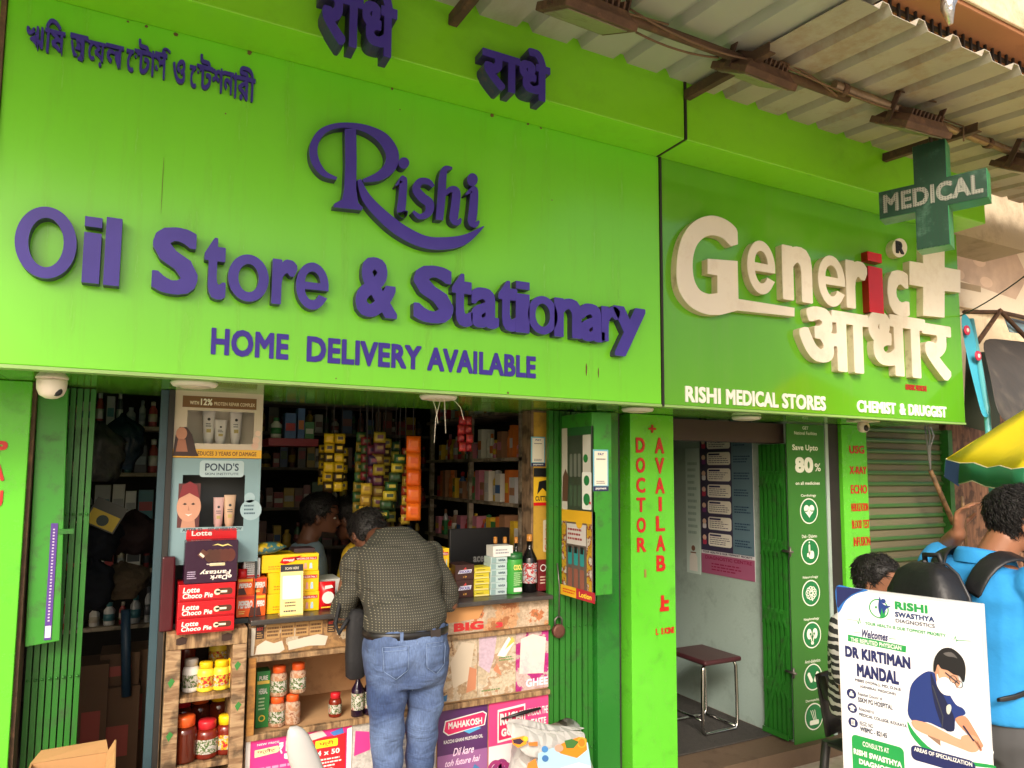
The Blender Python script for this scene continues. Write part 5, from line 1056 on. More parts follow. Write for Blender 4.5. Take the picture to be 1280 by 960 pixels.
for i in range(6): carton('soap_box', 'pale teal soap box, %s of the stack beside the green tin' % ord6[i], 'soap box', 0, 0, 0, ZT+h*i, YR-.004*(i % 2), .08, Mte, lambda F: (F.rect(0, 0, .3, 1, paint(140, 170, 170), 1), F.text('NIVEA', .45, .25, .9, .7, paint(40, 70, 90), 1, .04)), 'pale teal soap boxes in a stack', x=rx(613, 633.5), z1=ZT+h*(i+1)-.0006)
carton('soap_box', 'white soap box lying across the top of the pale teal stack', 'soap box', 0, 0, 0, zt+.0005, YR-.01, .08, M_white, lambda F: F.lines(.1, .2, .9, .8, 2, paint(150, 150, 160), 1), x=rx(615, 640), z1=zr(627, 682))
q = rx(634, 654); c = ((q[0]+q[1])/2, YR+.02, ZT); T = thing('powder_tin', 'green plastic powder tin between the soap stack and black bottle', 'tin', c); r = (q[1]-q[0])/2; h = zr(644, 690)-ZT; Mgt = mat('green_tin', S(62, 158, 62), .3, var=.08)
MB().lathe([(r*.95, 0), (r, .004), (r, h*.8), (r*.97, h*.83)], c, Mgt, 20).build('body', T); MB().lathe([(r*1.0, h*.8305), (r*1.02, h*.84), (r*1.0, h*.98), (.004, h)], c, paint(30, 96, 44, .35), 20).build('lid', T)
F = Flat((c[0]-r*.5, c[1]-r*.99-.002, ZT+h*.06), (1, 0, 0), (0, 0, 1), r, h*.72); F.rect(0, 0, 1, .14, M_white, 1); F.text('COOL', 0, .72, 1, .9, paint(240, 230, 120), 1, .04); F.lines(0, .2, 1, .66, 7, paint(190, 226, 170), 1); F.mb.build('label', T)
Mbk = mat('black_glass', S(18, 16, 18), .12, var=.1); Mgc = paint(196, 132, 58, .35)
q = rx(655.5, 672.5); bottle(((q[0]+q[1])/2, YR+.02, ZT), (q[1]-q[0])/2, zr(664, 668)-ZT, Mbk, Mgc, patches('label_red_white_blue', [(0, (226, 226, 230)), (.5, (206, 40, 50)), (.56, (224, 226, 230)), (.62, (50, 100, 180))], 30), 'black drink bottle with an amber cap and white label at the right of the counter', sh=.6)
for px, lab in ((619, 'leftmost'), (631, 'second'), (645, 'third'), (657, 'rightmost')):
    x = at(px, 700, YR+.13).x; bottle((x, YR+.13, ZT), .026, at(px, 671, YR+.13).z-ZT, Mbk, Mgc, Mgl, 'dark bottle with an amber cap behind the soap boxes, %s of the rear four' % lab, 'rear row of amber capped bottles', sh=.6)
carton('tea_carton', 'dark red carton at the right end of the counter', 'carton', 0, 0, 0, ZT, YR+.01, .06, paint(110, 30, 34, .4), lambda F: (F.ring(.5, .75, .12, .03, M_white, 1), F.lines(.15, .2, .85, .5, 3, paint(220, 190, 170), 1)), x=rx(674, 686), z1=zr(680, 700))
# yellow poster post, cards
T = thing('poster_post', 'wooden post covered by yellow and black posters at the right end of the counter', 'post', (1.78, 3.2, Z_TOP)); pa, pb = at(664, 600, 3.2).x, at(688, 600, 3.2).x
MB().box((pa, 3.2, ZT), (pb, 3.30, ZB), wood('post_wood', (120, 96, 74), (160, 132, 104), (9, 9, 1.5))).build('post', T)
F = Flat((pa+.012, 3.196, ZT+.01), (1, 0, 0), (0, 0, 1), pb-pa-.012, ZB-ZT-.02); pz = lambda py: (at(676, py, 3.2).z - ZT - .01)/F.h; Mpy = paint(222, 178, 30, .5)
F.back(mat('old_yellow_poster', S(190, 150, 50), .6, var=.15, dirt=S(120, 96, 50), dscale=10, damt=.5)); F.rect(0, pz(632), 1, pz(597), Mpy, 1); F.poly([(.2,pz(618)),(.3,pz(602)),(.7,pz(600)),(.9,pz(606)),(.8,pz(616)),(.5,pz(610))], M_black, 2); F.text('CUTTER', .1, pz(626), .9, pz(620), M_black, 2, .04); F.rect(0, pz(632), 1, pz(628), Mred, 2); F.rect(.0, pz(596), 1, pz(585), M_black, 1); F.rrect(.55, pz(690), .95, pz(650), .01, paint(214, 204, 180), 1)
F.text('Colgate', .6, pz(687), .9, pz(655), Mred, 2, .02) if False else None
L = [[(q_[1], q_[0]) for q_ in l] for l in fit_loops('Colgate', (F.h*pz(688), -F.w*.88, F.h*pz(655), -F.w*.64), .03)]; L = [[(-a, b_) for a, b_ in l] for l in L]; me = loops_mesh(L, 0.); F.mb.mesh(me, F.T @ Matrix.Translation((0, 0, .0016)), Mred); bpy.data.meshes.remove(me)
F.mb.build('poster', T)
def card(x0, x1, yt, yb_, Y, label):
    F = wall_flat(x0, x1, yt, yb_, Y); F.back(paint(120, 186, 206, .4)); F.rect(.08, .14, .92, .96, paint(240, 232, 214, .4), 1); F.rect(0, 0, 1, .12, paint(40, 44, 84), 1); F.text('PAY', .3, .86, .7, .92, paint(40, 60, 120), 2, .03); F.lines(.2, .74, .8, .8, 1, paint(90, 90, 100), 2); F.lines(.2, .17, .8, .26, 2, paint(90, 90, 100), 2); F.text('payment', .15, .03, .85, .09, M_white, 2, .03); tag(F.mb.build('payment_card'), label, 'card')
card(664, 681.5, 546, 583, 3.19, 'blue edged payment card on the yellow poster post')
# hanging cosmetics rack on the gate
xs_ = 1.885; yb0, yb1 = 2.83, 3.105; zb0 = at(752, 744, yb0).z
T = thing('wall_cabinet', 'bright green wall cabinet with cosmetics displays hung before the folding gate', 'cabinet', ((xs_+1.985)/2, 2.97, zb0))
MB().box((xs_, yb0, zb0), (at(765, 640, yb0).x, yb1, ZB-.03), M_gated).build('box', T, bevel=.003)
def lf(pyt, pyb):   # sheet on the cabinet's left side, u towards the street
    za_, zb_ = atx(742, pyt, xs_).z, atx(742, pyb, xs_).z; return Flat((xs_-.002, yb1-.005, zb_), (0, -1, 0), (0, 0, 1), yb1-yb0-.005, za_-zb_)
F = lf(532, 640); F.back(paint(58, 70, 56, .3), .012); F.rect(.0, .0, .2, 1, paint(206, 200, 190), 1); F.rect(.72, .1, .98, 1, paint(206, 204, 196), 1); F.rect(.2, .9, 1, 1, paint(40, 100, 50), 2); F.disc(.82, .62, .05, paint(40, 130, 60), 3); F.rrect(.7, .02, 1.0, .46, .02, paint(240, 244, 236), 2); F.disc(.85, .36, .06, paint(40, 130, 70), 3); F.disc(.85, .14, .07, paint(40, 130, 70), 3); F.disc(.96, .1, .018, Mred, 4); F.poly([(.02,.1),(.2,.1),(.24,.4),(.14,.5),(.04,.4)], paint(96, 64, 50), 2)
for i in range(3): F.rrect(.28+.14*i, .05, .38+.14*i, .3, .02, paint(70, 90, 70), 2); F.rrect(.28+.14*i, .4, .38+.14*i, .68, .02, paint(110, 116, 106), 2)
F.mb.build('display_front', T)
F = lf(640, 752); F.back(paint(96, 84, 78, .3), .02); F.rect(0, .86, 1, 1, paint(226, 176, 40), 1); F.disc(.6, .86, .07, paint(226, 176, 40), 2); F.rect(0, 0, .16, .86, patches('edge_yellow_red', [(0, (226, 180, 40)), (.5, (150, 40, 40)), (.55, (230, 220, 200))], 25), 1); F.rect(.84, 0, 1, .86, patches('edge_yellow_red2', [(0, (226, 180, 40)), (.5, (150, 40, 40)), (.55, (230, 220, 200))], 25, seed=2), 1); F.rect(.18, .6, .82, .84, paint(206, 200, 196), 1); F.lines(.22, .64, .8, .8, 3, paint(150, 60, 60), 2)
for i in range(3): F.rrect(.22+.2*i, .36, .36+.2*i, .56, .02, paint(40, 140, 140), 2); F.rect(.24+.2*i, .5, .34+.2*i, .58, M_black, 3); F.rrect(.22+.2*i, .1, .36+.2*i, .32, .02, paint(140, 84, 70), 2)
F.rect(-.04, -.02, .5, .1, paint(226, 176, 40), 3); F.rect(.5, -.02, 1.1, .1, paint(176, 34, 50), 3); F.lines(.05, .01, .48, .07, 2, Mred, 4); F.text('Lotion', .6, .01, 1.0, .07, Mye, 4, .03); F.mb.build('display_front', T)
card(741.5, 760.5, 562, 614, yb0-.002, 'blue edged payment card on the front of the green wall cabinet')
T = thing('padlock', 'rusty padlock hanging on the green folding gate', 'padlock', tuple(at(698, 785, 3.1))); p = at(698, 786, 3.1); Mpl = mat('rusty_brass', S(110, 70, 58), .55, metal=.4, var=.3, scale=30)
MB().lathe([(.02, -.012), (.032, -.012), (.034, -.006), (.034, .006), (.032, .012), (.02, .012)], (p.x, p.y, p.z-.01), Mpl, 18, 'Y').build('body', T); b = MB(); b.tube([(p.x-.02, p.y, p.z+.015), (p.x-.02, p.y, p.z+.045), (p.x-.008, p.y, p.z+.058), (p.x+.01, p.y, p.z+.058), (p.x+.02, p.y, p.z+.045), (p.x+.02, p.y, p.z+.015)], .005, M_gunmetal, 8); b.build('shackle', T)
b = MB(); b.tube([(p.x+.0, p.y-.004, p.z+.055), (p.x+.006, p.y+.0, p.z+.2), (p.x-.004, p.y+.004, p.z+.32)], .004, M_gunmetal, 5); b.build('chain', T)

# glass showcase of cosmetics, left
T = thing('cosmetics_showcase', 'tall cosmetics showcase with two printed display frames above the wooden cabinet', 'showcase', (.27, 3.25, kz)); gy = 3.14
gx0, gx1 = at(213, 620, gy).x, at(325, 620, gy).x; Mtl = mat('pale_teal_frame', S(128, 158, 166), .45, var=.08); Msd = mat('showcase_dark', S(54, 60, 62), .5, var=.15)
b = MB(); b.box((gx0, gy+.15, kz+.001), (gx1, gy+.17, ZB), Msd).box((gx0, gy, kz+.001), (gx0+.008, gy+.15, ZB), Msd).box((gx1-.008, gy, kz+.001), (gx1, gy+.15, ZB), Msd).box((gx0, gy, kz), (gx1, gy+.15, kz+.02), Msd); b.build('case', T)
def sz(py): return at(268, py, gy).z
def frame(zb, zt, win, m, name):
    F = Flat((gx0+.001, gy-.004, zb), (1, 0, 0), (0, 0, 1), gx1-gx0-.002, zt-zb); a, b_, c, d = win
    for r in ((0, 0, 1, b_), (0, d, 1, 1), (0, b_, a, d), (c, b_, 1, d)): F.mb.box(F.P(r[0], r[1], 0), F.P(r[2], r[3], 0) + Vector((0, .006, 0)), m)
    return F
z1a, z1b, z2b = sz(484), sz(573), sz(704)
F = frame(z1b+.002, z1a, (.14, .20, .90, .66), mat('showcase_cream_frame', S(206, 190, 172), .4, var=.06), 'top_frame')
F.rect(.08, .70, .92, .86, paint(120, 82, 44, .4), 1); F.text('WITH', .16, .74, .26, .79, paint(240, 226, 200), 2, .03); F.text('12%', .28, .735, .41, .83, paint(250, 240, 220), 2, .035); F.text('PROTEIN REPAIR COMPLEX', .43, .74, .9, .79, paint(230, 210, 180), 2, .02); F.rect(0, .93, 1, 1, paint(226, 190, 60, .4), 1); F.rect(0, .0, 1, .12, paint(232, 176, 44, .4), 1); F.text('REDUCES 3 YEARS OF DAMAGE', .24, .03, .94, .09, paint(120, 76, 30), 2, .02)
F.poly([(.0,.02),(.02,.3),(.06,.42),(.14,.42),(.2,.32),(.25,.1),(.28,.02)], paint(58, 34, 30), 3); F.disc(.085, .33, .07, paint(190, 130, 104), 4, 16, .09); F.poly([(.05,.25),(.13,.25),(.16,.08),(.03,.08)], paint(168, 108, 84), 4); F.disc(.93, .26, .05, paint(226, 190, 170), 3); F.disc(.95, .36, .04, paint(232, 200, 180), 3); F.disc(.92, .18, .05, paint(220, 180, 160), 4); F.mb.build('display_frame', T)
tb = MB(); zz0 = z1b + .002 + (z1a-z1b)*.2; tb.box((gx0+.01, gy+.09, zz0-.012), (gx1-.01, gy+.149, zz0-.002), Mwl).box((gx0+.01, gy+.135, zz0), (gx1-.01, gy+.148, z1a-.02), mat('backboard_cream', S(226, 216, 200), .6, var=.05)); tb.build('shelf', T)
def tube_pack(x, y, z, h, r, label, m=Mwl):
    Tt = thing('cream_tube', label, 'tube', (x, y, z), 'cream tubes in the showcase'); MB().loft([[(x + r*f*math.cos(a), y + r*g_*math.sin(a), z+hh) for a in [2*math.pi*k/14 for k in range(14)]] for f, g_, hh in ((.7, .7, h*.0), (.75, .75, h*.14), (.85, .8, h*.16), (.95, .6, h*.5), (1.08, .12, h*.97), (1.08, .1, h))], m).build('tube', Tt)
    F = Flat((x-r*.6, y-r*.78, z+h*.3), (1, 0, 0), (0, .12, 1), r*1.2, h*.5); F.disc(.5, .8, .08, paint(60, 60, 60), 1); F.lines(.1, .35, .9, .6, 2, paint(90, 90, 90), 1); F.rect(.2, .05, .8, .25, paint(196, 176, 110), 1); F.mb.build('label', Tt)
for u, h, lab in ((.4, .15, 'white cream tube at the left of the upper showcase frame'), (.54, .105, 'short white cream tube in the middle of the upper showcase frame'), (.72, .15, 'white cream tube at the right of the upper showcase frame')): tube_pack(gx0+(gx1-gx0)*u, gy+.1, zz0, h, .024, lab)
F = frame(z2b, z1b, (.12, .30, .82, .84), Mtl, 'lower_frame')
F.rrect(.30, .82, .80, .98, .03, mat('pale_tab', S(176, 198, 204), .4), 1); F.text("POND'S", .36, .88, .74, .955, paint(44, 64, 84), 2, .02); F.text('SKIN INSTITUTE', .36, .84, .74, .862, paint(60, 80, 96), 2, .01); F.rect(.12, .30, .82, .345, mat('pale_teal_strip', S(150, 176, 182), .4), 1); F.text('AFTER 02', .14, .308, .36, .338, paint(40, 60, 70), 2, .03); F.text('GET 4X VISIBLE GLOW', .42, .308, .80, .338, paint(40, 60, 70), 2, .03)
F.rect(.08, .345, .32, .76, paint(92, 44, 44), 1); F.disc(.2, .54, .105, paint(206, 150, 124), 3, 24, .14); F.poly([(.09,.62),(.12,.74),(.2,.78),(.28,.74),(.31,.62),(.2,.67)], paint(130, 36, 44), 5); F.poly([(.12,.345),(.28,.345),(.26,.46),(.14,.46)], paint(196, 140, 116), 2)
for ex in (.155, .245): F.poly([(ex-.025,.565),(ex,.578),(ex+.025,.565),(ex,.556)], paint(50, 30, 28), 4)
F.poly([(.16,.475),(.2,.468),(.24,.475),(.2,.452)], paint(240, 226, 220), 4); F.poly([(.195,.55),(.21,.505),(.19,.505)], paint(180, 120, 98), 4)
F.disc(.9, .5, .1, mat('badge_blue', S(160, 186, 194), .4), 2); F.disc(.88, .62, .05, mat('badge_blue', S(160, 186, 194), .4), 2); F.lines(.82, .45, .96, .56, 3, paint(70, 96, 110), 3); F.mb.build('display_frame', T)
zz1 = z2b + (z1b-z2b)*.31; tb = MB(); tb.box((gx0+.01, gy+.03, zz1-.012), (gx1-.01, gy+.149, zz1-.002), Mwl); tb.build('shelf', T)
tube_pack(gx0+(gx1-gx0)*.55, gy+.08, zz1, .13, .02, 'pink topped tube in the lower showcase frame', paint(222, 180, 176, .4)); tube_pack(gx0+(gx1-gx0)*.68, gy+.08, zz1, .14, .022, 'beige tube in the lower showcase frame', paint(214, 180, 150, .4))
T2 = thing('door_post', 'narrow blue-grey post between the left doorway and showcase', 'post', (gx0-.03, 3.16, GROUND_Z)); MB().box((gx0-.05, 3.13, GROUND_Z), (gx0-.022, 3.25, ZB), mat('blue_grey_post', S(48, 74, 84), .5, var=.15, dirt=S(50, 60, 64), dscale=9, damt=.5)).build('post', T2); MB().box((gx0-.021, 3.12, GROUND_Z), (gx0-.001, 3.2, ZB), M_dark).build('edge_strip', T2)

# ------------------------------------------------------------------ dim interior: shelves, hanging packets, sacks
M_shelf = wood('dim_shelf_board', (66, 56, 48), (96, 82, 70), (1, 6, 6)); NS = [0]  # boards darkened, inner shade put into the wood colour
ITC = [((120, 32, 34), 'red'), ((150, 122, 44), 'yellow'), ((44, 66, 100), 'blue'), ((150, 146, 140), 'white'), ((46, 80, 52), 'green'), ((92, 62, 44), 'brown'), ((70, 62, 54), 'grey'), ((110, 60, 60), 'pink'), ((32, 32, 36), 'black'), ((84, 50, 40), 'brown')]  # goods in darkened colours that carry the shade of the room
ITB = [((176, 40, 44), 'red'), ((206, 170, 50), 'yellow'), ((60, 96, 150), 'blue'), ((206, 202, 196), 'white'), ((56, 120, 70), 'green'), ((150, 110, 84), 'tan'), ((196, 110, 50), 'orange'), ((186, 186, 190), 'grey'), ((190, 120, 140), 'pink')]  # brighter goods colours, making up for light blocked from their shelves
ITW = [((196, 194, 190), 'white'), ((150, 152, 156), 'grey'), ((120, 130, 140), 'grey'), ((70, 72, 80), 'dark grey'), ((176, 166, 150), 'cream'), ((60, 110, 120), 'teal'), ((150, 60, 60), 'red'), ((200, 200, 200), 'white')]
def fill(x0, x1, y0, z, hmax, where, axis='x', seed=0, dens=1., ITC=ITC):
    """goods along a shelf, each its own object; axis x faces the street, axis y faces left"""
    rnd = random.Random(seed); u = x0 + .01; k = 0
    while u < x1 - .03:
        wd = rnd.uniform(.035, .075); h = hmax*rnd.uniform(.45, .9); (rgb, cn) = rnd.choice(ITC); m = paint(*rgb, .4); kind = rnd.random()
        if rnd.random() < dens and u + wd < x1:
            c = (u+wd/2, y0+.05, z+.0006) if axis == 'x' else (y0+.05, u+wd/2, z+.0006); b = MB(); m2 = paint(*rnd.choice(ITC)[0], .4)
            if kind < .5:
                r = wd*.42; b.lathe([(r*.9, 0), (r, .004), (r, h*.66), (r*.5, h*.8), (r*.5, h*.82)], c, m, 10); b.lathe([(r*.55, h*.821), (r*.55, h*.98), (.002, h)], c, m2, 10); b.lathe([(r*1.02, h*.2), (r*1.02, h*.5)], c, m2, 10); nm_, ct = 'bottle', 'bottle'
            else:
                if axis == 'x': b.box((u, y0+.01, z+.0006), (u+wd, y0+.1, z+h), m); b.box((u+.004, y0+.0085, z+h*.3), (u+wd-.004, y0+.0095, z+h*.6), m2)
                else: b.box((y0+.01, u, z+.0006), (y0+.1, u+wd, z+h), m); b.box((y0+.0085, u+.004, z+h*.3), (y0+.0095, u+wd-.004, z+h*.6), m2)
                nm_, ct = 'packet', 'packet'
            k += 1; NS[0] += 1
            tag(b.build(nm_), '%s %s, number %d along %s' % (cn, ct, k, where), ct, 'goods on the dim inner shelves')
        u += wd + rnd.uniform(.002, .012)
M_pale = wood('pale_shelf_board', (150, 134, 116), (190, 174, 152), (1, 6, 6))
def shelf_unit(label, x0, x1, y0, y1, zs, posts=(), M_shelf=M_shelf):
    T = thing('shelf_unit', label, 'shelf', ((x0+x1)/2, (y0+y1)/2, GROUND_Z))
    for z in zs: MB().box((x0, y0, z-.02), (x1, y1, z), M_shelf).build('shelf_board', T)
    for x, y in posts: MB().box((x, y, GROUND_Z+.05), (x+.03, y+.03, 2.2), M_shelf).build('upright', T)
    return T
zsA = [.75, 1.05, 1.32, 1.58, 1.84, 2.1]; shelf_unit('dim wall shelves deep in the left doorway full of bottles', -.75, .45, 4.5, 4.75, zsA, ((-.78, 4.72), (.46, 4.72)), M_pale)
for i, z in enumerate(zsA): fill(-.5, .4, 4.5, z, .22, 'row %d of the left doorway shelves' % (i+1), seed=10+i, ITC=ITW)
zsB = [1.08, 1.35, 1.62, 1.86, 2.12]; shelf_unit('dim shelves across the back of the general shop', .5, 1.95, 5.0, 5.25, zsB, ((.5, 5.22), (1.2, 5.22)))
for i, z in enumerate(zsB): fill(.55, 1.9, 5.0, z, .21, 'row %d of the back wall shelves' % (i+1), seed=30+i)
zsC = [1.16, 1.42, 1.68, 1.96]; shelf_unit('beige framed shelves along the inner right wall of the shop', 1.86, 2.19, 3.5, 5.0, zsC, ((1.86, 3.5), (1.86, 4.2), (1.86, 4.9)), M_pale)
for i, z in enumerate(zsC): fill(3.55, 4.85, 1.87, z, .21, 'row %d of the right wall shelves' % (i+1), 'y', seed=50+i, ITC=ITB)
# red shelf front seen above the clerk
b = MB(); a, c = at(336, 552, 4.0), at(398, 552, 4.0); b.box((a.x, 4.0, a.z-.02), (c.x, 4.25, a.z+.02), paint(150, 20, 44, .4)); tag(b.build('hanging_shelf'), 'short red fronted shelf hung above the clerk', 'shelf'); fill(a.x, c.x, 4.0, a.z+.021, .19, 'the short red shelf above the clerk', seed=77, ITC=ITB); fill(a.x-.02, c.x+.5, 4.3, a.z+.25, .17, 'the row above the short red shelf', seed=78, ITC=ITB)
b = MB().box((a.x-.05, 4.28, a.z+.23), (c.x+.55, 4.5, a.z+.249), M_shelf); tag(b.build('wall_shelf'), 'dim shelf above the short red shelf', 'shelf')
def sachets(label, px, yt, yb_, Y, wpx, cols, n, two=False, lean=0.):
    T = thing('sachet_strip', label, 'sachet strip', tuple(at(px, yt, Y))); x0 = at(px-wpx/2, yt, Y).x; x1 = at(px+wpx/2, yt, Y).x; zt, zb = at(px, yt, Y).z, at(px, yb_, Y).z; b = MB(); rnd = random.Random(px)
    for i in range(n):
        za_, zb_ = zt-(zt-zb)*i/n, zt-(zt-zb)*(i+1.03)/n
        for k in range(2 if two else 1):
            u0 = x0 + (x1-x0)*(.5*k if two else 0) + .0003; u1 = (x0 + (x1-x0)*.5*(k+1) if two else x1) - .0003; dx = lean*i/n; m = paint(*cols[(i+k) % len(cols)], .3); m2 = paint(*cols[(i+k+1) % len(cols)], .35); P = []; yy = Y + rnd.uniform(-.012, .012)
            b.grid([[(u0+dx+(u1-u0)*p/4, yy-.012*math.sin(math.pi*p/4)*math.sin(math.pi*q_/4), za_+(zb_-za_)*q_/4) for p in range(5)] for q_ in range(5)], m)
            b.add([(u0+dx+(u1-u0)*p, yy-.0135, za_+(zb_-za_)*q_) for p, q_ in ((.25,.3),(.75,.3),(.75,.62),(.25,.62))], [(0,1,2,3)], m2)
    b.build('sachets', T, solid=.002); b = MB(); b.tube([((x0+x1)/2, Y+.02, zt-.01), ((x0+x1)/2, Y+.02, max(zt+.05, ZB+.3))], .003, M_dark, 5); b.build('string', T)
YE = (214, 178, 30); DK = (60, 46, 20)
sachets('double yellow strip of sachets hanging left above the clerk', 418, 542, 614, 3.55, 26, [YE, (196, 160, 24), DK], 6, True)
sachets('second yellow sachet strip hanging behind the double yellow one', 408, 556, 606, 3.66, 18, [(176, 146, 24), DK], 5, True)
sachets('brown and purple sachet strip hanging in the middle of the shop', 474, 540, 648, 3.5, 15, [(150, 130, 40), (80, 36, 60), (120, 90, 40)], 8)
sachets('dull yellow sachet strip hanging lowest in the middle of the shop', 459, 604, 690, 3.45, 14, [(190, 156, 50), (150, 116, 40)], 6, lean=-.03)
sachets('dark red sachet strip hanging beside the brown one', 459, 546, 600, 3.56, 14, [(120, 40, 44), (70, 90, 50)], 5)
for i, (px, yt, yb_, Y, wpx, cs, n) in enumerate([(451, 540, 640, 3.62, 12, [(60, 96, 56), (150, 130, 50)], 8), (466, 556, 662, 3.52, 13, [(110, 40, 60), (60, 40, 70)], 8), (483, 548, 640, 3.58, 13, [(170, 150, 50), (60, 44, 30)], 8), (496, 552, 652, 3.6, 12, [(40, 70, 46), (160, 150, 60)], 8), (508, 560, 655, 3.52, 11, [(150, 60, 36), (190, 160, 60)], 8), (428, 560, 612, 3.7, 14, [YE, DK], 5)]):
    sachets('%s sachet strip, %s of the back strips hanging above the customer' % (('green and gold', 'dark purple', 'brown and gold', 'dark green', 'rust red', 'yellow')[i], ('leftmost but one', 'third', 'fourth', 'fifth', 'rightmost', 'leftmost')[i]), px, yt, yb_, Y, wpx, cs, n, lean=(-.01, .012, -.015, -.03, .0, .0)[i])
sachets('bright orange sachet strip hanging right of the customer head', 518, 545, 650, 3.42, 18, [(226, 100, 24), (232, 110, 30), (222, 92, 20)], 5)
sachets('green and yellow sachet strip slanting beside the orange one', 501, 568, 648, 3.48, 16, [(40, 80, 40), (190, 170, 50), (50, 70, 40)], 7, lean=-.1)
sachets('red sachet strip hanging in front of the right wall shelves', 582, 520, 564, 3.4, 18, [(150, 30, 40), (190, 60, 60)], 4, True)
def bulge(name, label, cat, c, rx_, ry_, rz_, m, seed, group=None):
    rnd = random.Random(seed); ph = [rnd.uniform(0, 6) for _ in range(6)]; rings = []
    for i in range(15):
        t = i/14; f = (.62 + .40*math.sin(math.pi*min(1, t*.9+.05)))*(1 if t < .72 else max(.16, 1-(t-.72)*3.2)) + .05*math.sin(23*t+ph[3]); rings.append([(c[0]+rx_*f*math.cos(a)*(1+.10*math.sin(3*a+ph[0]+4*t)+.07*math.sin(9*a+ph[4]+6*t)), c[1]+ry_*f*math.sin(a)*(1+.10*math.sin(4*a+ph[1]-3*t)+.08*math.sin(8*a+ph[5]-5*t)), c[2]+rz_*t+.012*math.sin(5*a+ph[2])) for a in [2*math.pi*k/20 for k in range(40)]])
    return tag(MB().loft(rings, m).build(name), label, cat, group)
Mpg = mat('pale_plastic_wrap', S(104, 106, 104), .25, var=.4, scale=12, bump=1., bscale=22); Mbp = mat('blue_plastic_wrap', S(52, 72, 92), .25, var=.4, bump=1., bscale=18); Mcl = mat('dark_cloth_bag', S(32, 36, 46), .8, var=.3, bump=.4, bscale=30)
for px, py, Y, rx_, rz_, m, lab in [(121, 600, 3.75, .10, .26, Mpg, 'pale plastic wrapped bundle hanging in the left doorway'), (150, 585, 3.85, .09, .25, Mbp, 'bluish plastic wrapped bundle hanging in the left doorway'), (118, 700, 3.7, .10, .2, Mcl, 'dark school bag hanging low in the left doorway'), (112, 760, 3.65, .09, .22, Mcl, 'dark blue bag with straps leaning at the left doorway gate'), (150, 745, 3.8, .11, .15, mat('beige_sack', S(104, 88, 68), .8, var=.3, bump=.8), 'beige cloth sack lying on the heap in the left doorway'), (165, 690, 4.0, .11, .2, mat('dark_heap', S(64, 44, 44), .7, var=.4, bump=.4), 'dark reddish heap of goods in the left doorway')]:
    p = at(px, py, Y); bulge('bundle', lab, 'bundle', (p.x, p.y, p.z), rx_, rx_*.8, rz_, m, int(px))
F = Flat((at(104, 640, 3.6).x, 3.6, at(112, 652, 3.6).z), Vector((1, 0, -.5)), Vector((.5, 0, 1)), .13, .12); F.back(paint(70, 70, 60)); F.rect(.05, .05, .95, .6, paint(206, 176, 40), 1); F.disc(.5, .3, .2, paint(40, 60, 50), 2); tag(F.mb.build('packet'), 'yellow and grey packet tilted on the heap in the left doorway', 'packet')
for px, py, wd, hh, Y, lab in [(140, 935, .2, .26, 3.75, 'lower brown carton standing in the left doorway'), (148, 865, .16, .22, 3.78, 'upper brown carton stacked in the left doorway'), (112, 920, .12, .3, 3.7, 'tall carton beside the folding gate in the left doorway'), (168, 890, .1, .28, 3.85, 'narrow carton at the right of the left doorway')]:
    p = at(px, py, Y); z0 = p.z-.05
    if 'lower' in lab or 'tall' in lab or 'narrow' in lab: z0 = GROUND_Z + .051; hh = p.z + hh - z0
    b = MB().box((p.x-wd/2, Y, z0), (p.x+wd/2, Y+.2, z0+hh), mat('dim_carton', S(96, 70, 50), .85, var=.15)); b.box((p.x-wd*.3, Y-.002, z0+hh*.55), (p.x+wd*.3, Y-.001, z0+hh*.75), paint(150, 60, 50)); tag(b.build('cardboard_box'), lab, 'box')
b = MB(); q1, q2 = at(157, 762, 3.72), at(158, 870, 3.72); b.tube([q1, q2], .02, paint(30, 56, 78, .5), 10); tag(b.build('pipe'), 'blue plastic roll standing upright in the left doorway', 'pipe')
# monitor and till
T = thing('monitor', 'black computer monitor seen from behind on the counter', 'monitor', (at(600, 690, 3.5).x, 3.5, ZT)); a, c = at(561, 680, 3.5), at(636, 680, 3.5); zt = at(600, 660, 3.5).z
MB().box((a.x, 3.49, ZT+.07), (c.x, 3.52, zt), M_black).build('screen', T, bevel=.006); b = MB(); b.box(((a.x+c.x)/2-.02, 3.52, ZT+.005), ((a.x+c.x)/2+.02, 3.54, ZT+.12), M_black).box(((a.x+c.x)/2-.09, 3.45, ZT), ((a.x+c.x)/2+.09, 3.6, ZT+.012), M_black); b.build('stand', T)
F = Flat(((a.x+c.x)/2-.04, 3.4885, ZT+.12), (1, 0, 0), (0, 0, 1), .08, .03); F.text('acer', 0, 0, 1, 1, paint(120, 120, 120), 1, .03); F.mb.build('lettering', T)
